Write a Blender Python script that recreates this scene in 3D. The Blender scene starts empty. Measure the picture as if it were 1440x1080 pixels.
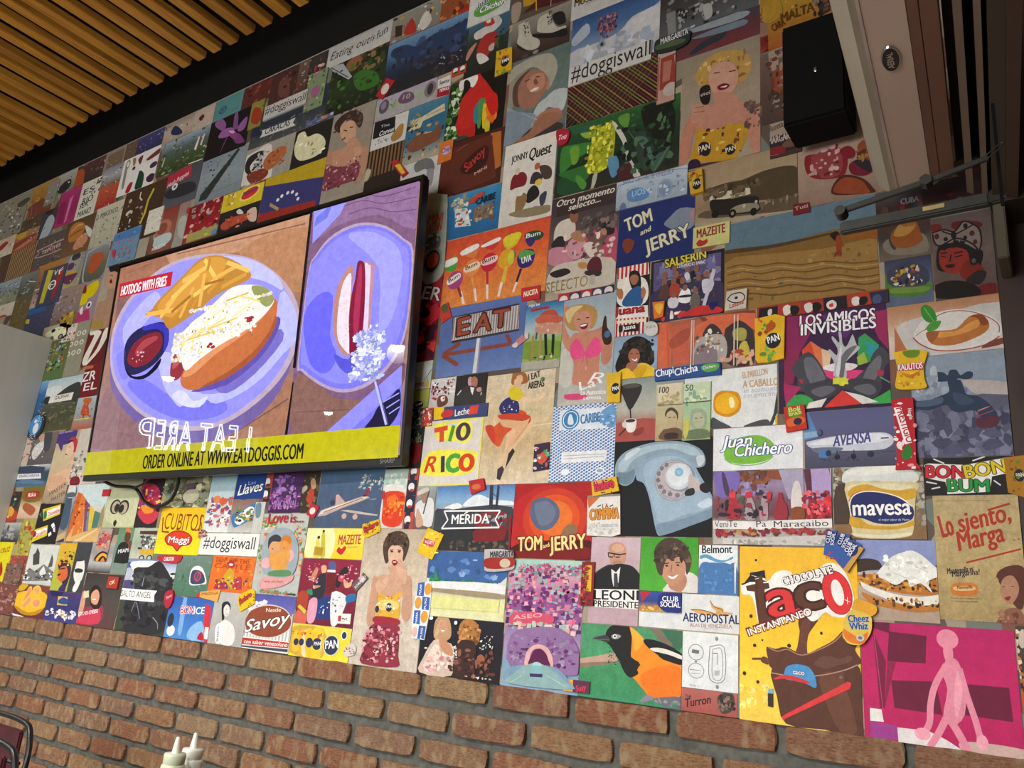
import bpy, bmesh, math, random
from mathutils import Vector, Matrix
from mathutils.geometry import tessellate_polygon
random.seed(7)
SC = bpy.context.scene
COL = SC.collection

# ---------------------------------------------------------------- camera, world, exposure, light
cd = bpy.data.cameras.new('camera'); cam = bpy.data.objects.new('camera', cd); COL.objects.link(cam)
cd.sensor_width = 36; cd.lens = 28.225; cd.clip_start = 0.02
cam.matrix_world = Matrix(((0.823048, 0.094339, 0.560082, 0), (0.561887, -0.279190, -0.778676, -1.615), (0.082910, 0.955590, -0.282795, 1.2), (0, 0, 0, 1)))
SC.camera = cam
SC.view_settings.view_transform = 'Standard'; SC.view_settings.look = 'None'
SC.view_settings.gamma = 1; SC.view_settings.exposure = 0.78; SC.view_settings.use_curve_mapping = False
W = bpy.data.worlds.new('world'); SC.world = W; W.use_nodes = True
W.node_tree.nodes['Background'].inputs[0].default_value = (0.8, 0.85, 1.0, 1)
W.node_tree.nodes['Background'].inputs[1].default_value = 0.05
LAMPS = [(-0.95, -1.95, 2.42, 84), (-3.02, -1.95, 2.42, 84), (-5.1, -1.95, 2.42, 66), (-5.25, -3.75, 2.42, 40), (-1.6, -3.75, 2.42, 40)]
def area_light(name, loc, rot, sx, sy, power, color):
    l = bpy.data.lights.new(name, 'AREA'); l.shape = 'RECTANGLE'; l.size = sx; l.size_y = sy; l.energy = power; l.color = color
    o = bpy.data.objects.new(name, l); o.location = loc; o.rotation_euler = rot; COL.objects.link(o); return o
# soft fill light added behind the camera, out of view; no real window there
area_light('added_fill_light', (-1.9, -4.3, 1.45), (math.radians(90), 0, 0), 3.0, 1.5, 55, (0.95, 0.98, 1.0))

# ---------------------------------------------------------------- helpers
def tag(o, label=None, cat=None, group=None, kind=None):
    if label: o['label'] = label
    if cat: o['category'] = cat
    if group: o['group'] = group
    if kind: o['kind'] = kind
    return o
def link(name, mesh, mat, parent=None):
    o = bpy.data.objects.new(name, mesh); COL.objects.link(o)
    if mat and not mesh.materials: mesh.materials.append(mat)
    if parent: o.parent = parent
    return o
def empty(name, loc, rot=(0, 0, 0)):
    o = bpy.data.objects.new(name, None); o.empty_display_size = .05; o.location = loc; o.rotation_euler = rot; COL.objects.link(o); return o
def mesh_of(bm, name='mesh', smooth=False):
    me = bpy.data.meshes.new(name); bmesh.ops.recalc_face_normals(bm, faces=bm.faces); bm.to_mesh(me); bm.free()
    if smooth:
        for p in me.polygons: p.use_smooth = True
    return me
def box_bm(bm, x0, y0, z0, x1, y1, z1, bevel=0, M=None):
    vs = [bm.verts.new(c) for c in ((x0,y0,z0),(x1,y0,z0),(x1,y1,z0),(x0,y1,z0),(x0,y0,z1),(x1,y0,z1),(x1,y1,z1),(x0,y1,z1))]
    fs = [bm.faces.new([vs[i] for i in f]) for f in ((0,3,2,1),(4,5,6,7),(0,1,5,4),(1,2,6,5),(2,3,7,6),(3,0,4,7))]
    if bevel:
        r = bmesh.ops.bevel(bm, geom=list({e for f in fs for e in f.edges}), offset=bevel, segments=2, affect='EDGES')
        vs = list({v for f in r['faces'] for v in f.verts} | {v for v in vs if v.is_valid})
    if M: bmesh.ops.transform(bm, matrix=M, verts=[v for v in vs if v.is_valid])
def box(name, x0, y0, z0, x1, y1, z1, mat, parent=None, bevel=0):
    bm = bmesh.new(); box_bm(bm, x0, y0, z0, x1, y1, z1, bevel); return link(name, mesh_of(bm, name), mat, parent)
def lathe(name, prof, mat, parent=None, seg=28, loc=(0,0,0)):
    bm = bmesh.new(); rings = []
    for r, z in prof:
        if r < 1e-5: rings.append([bm.verts.new((loc[0], loc[1], loc[2]+z))])
        else: rings.append([bm.verts.new((loc[0]+r*math.cos(2*math.pi*i/seg), loc[1]+r*math.sin(2*math.pi*i/seg), loc[2]+z)) for i in range(seg)])
    for a, b in zip(rings, rings[1:]):
        for i in range(seg):
            j = (i+1) % seg
            if len(a) == 1 and len(b) == 1: continue
            if len(a) == 1: bm.faces.new((a[0], b[i], b[j]))
            elif len(b) == 1: bm.faces.new((a[i], a[j], b[0]))
            else: bm.faces.new((a[i], a[j], b[j], b[i]))
    return link(name, mesh_of(bm, name, True), mat, parent)
def smooth_pts(P, closed, n=4):
    out = []; N = len(P)
    rng = range(N) if closed else range(N-1)
    for i in rng:
        p1, p2 = P[i], P[(i+1) % N]
        p0 = P[i-1] if (closed or i > 0) else p1
        p3 = P[(i+2) % N] if (closed or i < N-2) else p2
        for k in range(n):
            t = k/n
            out.append(tuple(.5*((2*b)+(c-a)*t+(2*a-5*b+4*c-d)*t*t+(3*b-a-3*c+d)*t**3) for a, b, c, d in zip(p0, p1, p2, p3)))
    if not closed: out.append(tuple(P[-1]))
    return out
def tube(name, pts, r, mat, parent=None, smooth=6, seg=8):
    P = [Vector(p) for p in (smooth_pts([tuple(p) for p in pts], False, smooth) if smooth else pts)]
    bm = bmesh.new(); prev = None; up = None
    for i, p in enumerate(P):
        d = (P[min(i+1, len(P)-1)] - P[max(i-1, 0)]).normalized()
        if up is None: up = d.orthogonal().normalized()
        up = (up - d*up.dot(d)).normalized(); s = d.cross(up)
        ring = [bm.verts.new(p + up*r*math.cos(2*math.pi*k/seg) + s*r*math.sin(2*math.pi*k/seg)) for k in range(seg)]
        if prev:
            for k in range(seg): bm.faces.new((prev[k], prev[(k+1) % seg], ring[(k+1) % seg], ring[k]))
        else: bm.faces.new(ring)
        prev = ring
    bm.faces.new(prev)
    return link(name, mesh_of(bm, name, True), mat, parent)
def lin(c): return tuple(((v/12.92) if v <= .04045 else ((v+.055)/1.055)**2.4) for v in c)
def hexc(h):
    if len(h) == 3: h = ''.join(k*2 for k in h)
    return lin((int(h[0:2], 16)/255, int(h[2:4], 16)/255, int(h[4:6], 16)/255))

# ---------------------------------------------------------------- materials
def newmat(name):
    m = bpy.data.materials.new(name); m.use_nodes = True; nt = m.node_tree; b = nt.nodes['Principled BSDF']; return m, nt, b
def N(nt, t, **kw):
    n = nt.nodes.new(t)
    for k, v in kw.items(): setattr(n, k, v)
    return n
def noisy(name, c1, c2, scale=20, rough=.6, bump=0.0, stretch=(1,1,1), metal=0, spec=.5, detail=5):
    m, nt, b = newmat(name); L = nt.links.new
    tc = N(nt, 'ShaderNodeTexCoord'); mp = N(nt, 'ShaderNodeMapping'); mp.inputs['Scale'].default_value = stretch
    no = N(nt, 'ShaderNodeTexNoise'); no.inputs['Scale'].default_value = scale; no.inputs['Detail'].default_value = detail
    cr = N(nt, 'ShaderNodeValToRGB'); cr.color_ramp.elements[0].position = .3; cr.color_ramp.elements[1].position = .7
    cr.color_ramp.elements[0].color = hexc(c1)+(1,); cr.color_ramp.elements[1].color = hexc(c2)+(1,)
    L(tc.outputs['Object'], mp.inputs[0]); L(mp.outputs[0], no.inputs['Vector']); L(no.outputs['Fac'], cr.inputs[0]); L(cr.outputs[0], b.inputs['Base Color'])
    b.inputs['Roughness'].default_value = rough; b.inputs['Metallic'].default_value = metal; b.inputs['Specular IOR Level'].default_value = spec
    if bump:
        bp = N(nt, 'ShaderNodeBump'); bp.inputs['Strength'].default_value = bump; bp.inputs['Distance'].default_value = .004
        L(no.outputs['Fac'], bp.inputs['Height']); L(bp.outputs[0], b.inputs['Normal'])
    return m
# printed paper: colours of the print, dimness of the upper ones included, sit in the mesh, the nodes add print grain and mottling
def print_material(name, emit=0):
    m, nt, b = newmat(name); L = nt.links.new
    at = N(nt, 'ShaderNodeAttribute', attribute_name='Col'); tc = N(nt, 'ShaderNodeTexCoord')
    n1 = N(nt, 'ShaderNodeTexNoise'); n1.inputs['Scale'].default_value = 38; n1.inputs['Detail'].default_value = 6; n1.inputs['Roughness'].default_value = .7
    n2 = N(nt, 'ShaderNodeTexNoise'); n2.inputs['Scale'].default_value = 260; n2.inputs['Detail'].default_value = 2
    L(tc.outputs['Object'], n1.inputs['Vector']); L(tc.outputs['Object'], n2.inputs['Vector'])
    a1 = N(nt, 'ShaderNodeMath', operation='SUBTRACT'); a1.inputs[1].default_value = .5; L(n1.outputs['Fac'], a1.inputs[0])
    a2 = N(nt, 'ShaderNodeMath', operation='SUBTRACT'); a2.inputs[1].default_value = .5; L(n2.outputs['Fac'], a2.inputs[0])
    ad = N(nt, 'ShaderNodeMath', operation='MULTIPLY_ADD'); ad.inputs[1].default_value = .45; L(a2.outputs[0], ad.inputs[0]); L(a1.outputs[0], ad.inputs[2])
    mu = N(nt, 'ShaderNodeMath', operation='MULTIPLY'); L(ad.outputs[0], mu.inputs[0]); L(at.outputs['Alpha'], mu.inputs[1])
    sc = N(nt, 'ShaderNodeMath', operation='MULTIPLY_ADD'); sc.inputs[1].default_value = 1.3; sc.inputs[2].default_value = 1.0; L(mu.outputs[0], sc.inputs[0])
    vm = N(nt, 'ShaderNodeVectorMath', operation='SCALE'); L(at.outputs['Color'], vm.inputs[0]); L(sc.outputs[0], vm.inputs['Scale'])
    if emit:
        b.inputs['Base Color'].default_value = (0.004, 0.004, 0.005, 1); L(vm.outputs[0], b.inputs['Emission Color']); b.inputs['Emission Strength'].default_value = emit
        b.inputs['Roughness'].default_value = .015; b.inputs['Specular IOR Level'].default_value = .55
    else:
        L(vm.outputs[0], b.inputs['Base Color']); b.inputs['Roughness'].default_value = .62; b.inputs['Specular IOR Level'].default_value = .25
    return m
PRINT = print_material('printed_paper'); SCREEN = print_material('screen_picture', .8)
BLACKPAINT = noisy('black_paint', '13110e', '181511', 8, .85, spec=.2)
BLACKPL = noisy('black_plastic', '0c0c0d', '121213', 30, .35)
BLACKMAT = noisy('black_cloth', '050505', '0a0a0a', 400, .9, spec=.2)
GREYPL = noisy('dark_grey_plastic', '2c2d30', '333438', 30, .4)
MORTAR = noisy('mortar', '4a4a45', '65645d', 60, .95, .6)
FLOORM = noisy('floor_tiles', '8a8378', '9a9285', 5, .5)
GREYWOOD = noisy('grey_laminate', 'bfc0bb', 'cdcec8', 14, .55, .1, (1, 1, .06))
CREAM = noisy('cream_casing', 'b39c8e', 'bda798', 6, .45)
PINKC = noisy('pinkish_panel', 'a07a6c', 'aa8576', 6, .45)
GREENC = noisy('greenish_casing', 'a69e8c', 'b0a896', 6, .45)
STEEL = noisy('brushed_steel', '20201b', '2b2b26', 40, .5, metal=.2, stretch=(1,1,1))
BEAMC = noisy('brown_frame_paint', '5c4a3c', '665344', 8, .6)
DARKBR = noisy('dark_brown_paint', '2c1a14', '38231a', 6, .6)
REDBR = noisy('red_brown_paint', '3a1c14', '46231a', 5, .55)
WHITEPL = noisy('white_plastic', 'd9dccf', 'e4e6da', 8, .35)
NOZZLE = noisy('white_nozzle', 'e6e3d6', 'f0eee4', 8, .3)
CHROME = noisy('chrome', 'b0b0b0', 'c0c0c0', 5, .25, metal=1)
BURG = noisy('burgundy_vinyl', '3c1620', '4a1c26', 20, .4, .1)
TABLEM = noisy('dark_wood_table', '3a2a1e', '4a3626', 8, .4, stretch=(1, 12, 1))
PLASTER = noisy('room_plaster', 'a39c90', 'aea79a', 5, .8)
def wood_mat():
    m, nt, b = newmat('golden_wood'); L = nt.links.new
    tc = N(nt, 'ShaderNodeTexCoord'); oi = N(nt, 'ShaderNodeObjectInfo'); mp = N(nt, 'ShaderNodeMapping'); mp.inputs['Scale'].default_value = (14, .9, 14)
    va = N(nt, 'ShaderNodeVectorMath', operation='ADD'); L(tc.outputs['Object'], va.inputs[0]); L(oi.outputs['Random'], va.inputs[1]); L(va.outputs[0], mp.inputs[0])
    no = N(nt, 'ShaderNodeTexNoise'); no.inputs['Scale'].default_value = 3; no.inputs['Detail'].default_value = 8; no.inputs['Distortion'].default_value = 1.2; L(mp.outputs[0], no.inputs['Vector'])
    cr = N(nt, 'ShaderNodeValToRGB'); e = cr.color_ramp.elements; e[0].position = .3; e[0].color = hexc('a4691f')+(1,); e[1].position = .7; e[1].color = hexc('cf9436')+(1,)
    L(no.outputs['Fac'], cr.inputs[0])
    c2 = N(nt, 'ShaderNodeValToRGB'); f = c2.color_ramp.elements; f[0].position = 0; f[0].color = (.45, .4, .38, 1); f[1].position = .18; f[1].color = (.95, .95, .95, 1)
    L(oi.outputs['Random'], c2.inputs[0]); mx = N(nt, 'ShaderNodeMix', data_type='RGBA', blend_type='MULTIPLY'); mx.inputs[0].default_value = 1
    L(cr.outputs[0], mx.inputs[6]); L(c2.outputs[0], mx.inputs[7]); L(mx.outputs[2], b.inputs['Base Color']); b.inputs['Roughness'].default_value = .5
    return m
WOOD = wood_mat()
def brick_mat():
    m, nt, b = newmat('old_brick'); L = nt.links.new
    tc = N(nt, 'ShaderNodeTexCoord'); oi = N(nt, 'ShaderNodeObjectInfo')
    mu = N(nt, 'ShaderNodeMath', operation='MULTIPLY'); mu.inputs[1].default_value = 37; L(oi.outputs['Random'], mu.inputs[0])
    va = N(nt, 'ShaderNodeVectorMath', operation='ADD'); L(tc.outputs['Object'], va.inputs[0]); L(mu.outputs[0], va.inputs[1])
    cr = N(nt, 'ShaderNodeValToRGB'); e = cr.color_ramp.elements
    e[0].position = 0; e[0].color = hexc('94735c')+(1,); e[1].position = 1; e[1].color = hexc('a08c70')+(1,)
    for p, c in ((.2, '966650'), (.4, '9c7a5c'), (.55, '8e7060'), (.7, 'a58a66'), (.85, '8f6250')):
        k = e.new(p); k.color = hexc(c)+(1,)
    L(oi.outputs['Random'], cr.inputs[0])
    no = N(nt, 'ShaderNodeTexNoise'); no.inputs['Scale'].default_value = 22; no.inputs['Detail'].default_value = 7; no.inputs['Roughness'].default_value = .65; L(va.outputs[0], no.inputs['Vector'])
    r2 = N(nt, 'ShaderNodeValToRGB'); g = r2.color_ramp.elements; g[0].position = .3; g[0].color = (.42, .34, .3, 1); g[1].position = .72; g[1].color = (1.3, 1.28, 1.15, 1)
    k = g.new(.5); k.color = (.92, .88, .86, 1)
    L(no.outputs['Fac'], r2.inputs[0]); mx = N(nt, 'ShaderNodeMix', data_type='RGBA', blend_type='MULTIPLY'); mx.inputs[0].default_value = 1
    L(cr.outputs[0], mx.inputs[6]); L(r2.outputs[0], mx.inputs[7])
    # pale vertical tool streaks seen on the bricks
    mp = N(nt, 'ShaderNodeMapping'); mp.inputs['Scale'].default_value = (9, 3, 1.4); L(va.outputs[0], mp.inputs[0])
    n3 = N(nt, 'ShaderNodeTexNoise'); n3.inputs['Scale'].default_value = 1; n3.inputs['Detail'].default_value = 3; L(mp.outputs[0], n3.inputs['Vector'])
    r3 = N(nt, 'ShaderNodeValToRGB'); h = r3.color_ramp.elements; h[0].position = .5; h[0].color = (0, 0, 0, 1); h[1].position = .66; h[1].color = (.55, .55, .55, 1); L(n3.outputs['Fac'], r3.inputs[0])
    m2 = N(nt, 'ShaderNodeMix', data_type='RGBA'); L(r3.outputs[0], m2.inputs[0]); L(mx.outputs[2], m2.inputs[6]); m2.inputs[7].default_value = hexc('b3a07c')+(1,)
    vo = N(nt, 'ShaderNodeTexNoise'); vo.inputs['Scale'].default_value = 120; vo.inputs['Detail'].default_value = 3; L(va.outputs[0], vo.inputs['Vector'])
    r4 = N(nt, 'ShaderNodeValToRGB'); q = r4.color_ramp.elements; q[0].position = .3; q[0].color = (.35, .3, .28, 1); q[1].position = .4; q[1].color = (1, 1, 1, 1); L(vo.outputs['Fac'], r4.inputs[0])
    m3 = N(nt, 'ShaderNodeMix', data_type='RGBA', blend_type='MULTIPLY'); m3.inputs[0].default_value = .8; L(m2.outputs[2], m3.inputs[6]); L(r4.outputs[0], m3.inputs[7])
    L(m3.outputs[2], b.inputs['Base Color']); b.inputs['Roughness'].default_value = .9; b.inputs['Specular IOR Level'].default_value = .2
    bp = N(nt, 'ShaderNodeBump'); bp.inputs['Strength'].default_value = .7; bp.inputs['Distance'].default_value = .005; L(no.outputs['Fac'], bp.inputs['Height'])
    b2 = N(nt, 'ShaderNodeBump'); b2.inputs['Strength'].default_value = .5; b2.inputs['Distance'].default_value = .003; L(vo.outputs['Fac'], b2.inputs['Height']); L(bp.outputs[0], b2.inputs['Normal']); L(b2.outputs[0], b.inputs['Normal'])
    return m
BRICK = brick_mat()
def backing_mat():
    m, nt, b = newmat('collage_paper'); L = nt.links.new
    tc = N(nt, 'ShaderNodeTexCoord'); v = N(nt, 'ShaderNodeTexVoronoi'); v.inputs['Scale'].default_value = 16; L(tc.outputs['Object'], v.inputs['Vector'])
    cr = N(nt, 'ShaderNodeValToRGB'); cr.color_ramp.interpolation = 'CONSTANT'; e = cr.color_ramp.elements
    e[0].position = 0; e[0].color = hexc('6d5f4c')+(1,); e[1].position = .85; e[1].color = hexc('9a8f78')+(1,)
    for p, c in ((.15, '8a7c66'), (.3, '54483e'), (.45, 'a5947a'), (.6, '7a4a3c'), (.72, '6a7268')):
        k = e.new(p); k.color = hexc(c)+(1,)
    sx = N(nt, 'ShaderNodeSeparateColor'); L(v.outputs['Color'], sx.inputs[0]); L(sx.outputs[0], cr.inputs[0]); L(cr.outputs[0], b.inputs['Base Color']); b.inputs['Roughness'].default_value = .65
    return m
BACKING = backing_mat()
def emat(name, color, s):
    m, nt, b = newmat(name); b.inputs['Base Color'].default_value = color+(1,); b.inputs['Emission Color'].default_value = color+(1,); b.inputs['Emission Strength'].default_value = s; return m
NEON = emat('neon_tube', (.75, .92, 1), 20); BULB = emat('warm_bulb', (1, .82, .5), 60)

def emat_early(name, color, s):
    m, nt, b = newmat(name); b.inputs['Base Color'].default_value = color+(1,); b.inputs['Emission Color'].default_value = color+(1,); b.inputs['Emission Strength'].default_value = s; return m
# ---------------------------------------------------------------- the room
S = 'structure'
box_obj = box('wall_front', -9.5, 0.008, 0, 0.9, .2, 3.75, MORTAR); tag(box_obj, kind=S)
wf = box_obj
box('black_band', -9.5, -.001, 3.203, 0.9, .012, 3.75, BLACKPAINT, wf)
bk = box('backing_paper', -9.5, 0.0, 1.06, -.075, .012, 3.203, BACKING, wf)
box('right_panel', -.074, -.004, 0, 0.9, .012, 3.203, DARKBR, wf)
tag(box('floor', -9.5, -4.4, -.1, .9, .012, 0, FLOORM), kind=S)
tag(box('ceiling', -9.5, -4.4, 3.75, .9, .2, 3.85, BLACKPAINT), kind=S)
tag(box('wall_back', -9.5, -4.5, 0, .9, -4.4, 3.75, PLASTER), kind=S)
w1 = box('added_window_1', -3.5, -4.4, .6, -.3, -4.385, 2.3, emat_early('added_window_glow', (.9, .95, 1), .6)); tag(w1, kind=S)  # glowing window pane and frame, added to go with the fill light
for x0, z0, x1, z1 in ((-3.55, .55, -.25, .6), (-3.55, 2.3, -.25, 2.36), (-3.55, .6, -3.5, 2.3), (-.3, .6, -.25, 2.3), (-1.93, .6, -1.87, 2.3)): box('added_window_frame', x0, -4.4, z0, x1, -4.37, z1, GREYPL, w1)
tag(box('wall_left', -9.6, -4.5, 0, -9.5, .2, 3.75, PLASTER), kind=S)
tag(box('wall_right', .9, -4.5, 0, 1.0, .2, 3.75, REDBR), kind=S)
tag(box('trim_1', -5.2, -.0016, 3.2, -.07, 0.0, 3.2045, noisy('pale_edge_strip', '8f8d88', 'a5a39c', 30, .5)), kind=S)

# bricks: six uneven shapes, shared by all courses
def brick_mesh(seed):
    r = random.Random(seed); bm = bmesh.new(); W2, H2 = .5, .5; ring = []
    pts = []
    for i in range(7): pts.append((-W2+i/6*2*W2, -H2))
    for i in range(1, 3): pts.append((W2, -H2+i/3*2*H2))
    for i in range(7): pts.append((W2-i/6*2*W2, H2))
    for i in range(1, 3): pts.append((-W2, H2-i/3*2*H2))
    def cj(x, z, k, y, j):
        cx = (1-k/.195); cz = (1-k/.05)
        corner = abs(abs(x)-.5) < .01 and abs(abs(z)-.5) < .01
        s = .965 if corner else 1
        return (x*cx*s+r.uniform(-j, j)/.195, y+r.uniform(-.0008, .0008), z*cz*s*(0.93 if corner else 1)+r.uniform(-j, j)/.05)
    rings = [[bm.verts.new(cj(x, z, k, y, j)) for x, z in pts] for k, y, j in ((.0, .014, .0005), (.0003, .0005, .0018), (.0030, -.0028, .0018))]
    n = len(pts)
    for a, b in zip(rings, rings[1:]):
        for i in range(n): bm.faces.new((a[i], a[(i+1) % n], b[(i+1) % n], b[i]))
    c = [bm.verts.new((x, -.0035+r.uniform(-.001, .001), r.uniform(-.08, .08))) for x in (-.3, 0, .3)]
    f = rings[-1]
    def tri(*v): bm.faces.new(v)
    # centre strip: fan to three middle points
    for i in range(n):
        a, b2 = f[i], f[(i+1) % n]; mx = (a.co.x+b2.co.x)/2
        k = 0 if mx < -.17 else (2 if mx > .17 else 1); tri(a, b2, c[k])
        ax = a.co.x; ka = 0 if (f[i-1].co.x+ax)/2 < -.17 else (2 if (f[i-1].co.x+ax)/2 > .17 else 1)
        if ka != k: tri(a, c[k], c[ka])
    me = mesh_of(bm, 'brick'); me.materials.append(BRICK)
    for p in me.polygons: p.use_smooth = False
    return me
BM = [brick_mesh(s) for s in range(8)]
rows = [(1.034, .047, [-3.485,-3.286,-3.078,-2.884,-2.663,-2.461,-2.249,-2.018,-1.808,-1.58,-1.353,-1.146,-.927,-.7,-.485,-.266,-.055]),
        (.9615, .045, [-3.395,-3.162,-2.965,-2.752,-2.534,-2.32,-2.103,-1.899,-1.681,-1.464,-1.255,-1.038,-.817,-.602,-.387,-.17,.04]),
        (.893, .044, [-3.308,-3.095,-2.88,-2.663,-2.446,-2.219,-1.991,-1.79,-1.567,-1.348,-1.129,-.914,-.7,-.485,-.27,-.055]),
        (.827, .046, [-3.389,-3.175,-2.965,-2.743,-2.537,-2.313,-2.098,-1.892,-1.678,-1.463,-1.25,-1.035,-.82,-.605,-.39,-.17,.04]),
        (.7665, .046, [-3.3,-3.091,-2.876,-2.661,-2.43,-2.199,-1.985,-1.77,-1.555,-1.34,-1.125,-.91,-.695,-.48,-.265,-.05])]
z = .7665
while z > .1:
    z -= .0672; off = 0 if len(rows) % 2 else .107
    rows.append((z, .046, [-3.395+off+.2155*i for i in range(16)]))
nb = 0; rest = bmesh.new()
for ri, (zc, h, js) in enumerate(rows):
    js = list(js)
    while js[0] > -5.6: js.insert(0, js[0]-.2155)
    for a, b in zip(js, js[1:]):
        x0, x1 = a+.0085+random.uniform(-.003, .003), min(b, -.055)-.0085+random.uniform(-.003, .003)
        if x1-x0 < .04: continue
        me = random.choice(BM); hh = h*random.uniform(1.0, 1.1)
        M = Matrix.Translation(((x0+x1)/2, random.uniform(-.002, .002), zc+random.uniform(-.0015, .0015))) @ Matrix.Rotation(random.uniform(-.008, .008), 4, 'Y') @ Matrix.Diagonal(((x1-x0)*random.choice((-1, 1)) if False else (x1-x0), 1, hh, 1))
        if ri < 7 and x0 > -4.6:
            o = bpy.data.objects.new('brick', me); COL.objects.link(o); o.parent = wf; o.matrix_world = M; nb += 1
        else:
            t = me.copy(); t.transform(M); rest.from_mesh(t); bpy.data.meshes.remove(t)
me = bpy.data.meshes.new('bricks'); rest.to_mesh(me); rest.free()
tag(link('lower_bricks', me, BRICK, wf), kind='stuff')

# ceiling slats of golden wood, running out from the wall
sb = bmesh.new(); box_bm(sb, -.026, -4.2, 0, .026, 0, .032, .003); smesh = mesh_of(sb, 'slat'); smesh.materials.append(WOOD)
sr = empty('slatted_ceiling', (-2.6, -.13, 3.3)); tag(sr, 'golden wooden slat ceiling panel hanging above the picture wall, dark gaps between slats', 'slatted ceiling')
xs = [-4.492+.103*i for i in range(-18, 42)]
for x in xs:
    o = bpy.data.objects.new('slat', smesh); COL.objects.link(o); o.parent = sr
    o.location = (x+2.6-.03, random.uniform(-.004, .004), random.choice((0, 0, .004, .012)))
for y in (-.9, -2.4, -3.7): box('support_rail', -9.3+2.6, y+.13-.02, 0.0325, 4.2, y+.13+.02, .1, BLACKPAINT, sr)
for x in (-6, -4, -2, 0, 2.2, 4): box('hanger', x-.005, -.8, .1, x+.005, -.79, .45, BLACKPAINT, sr)

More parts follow.
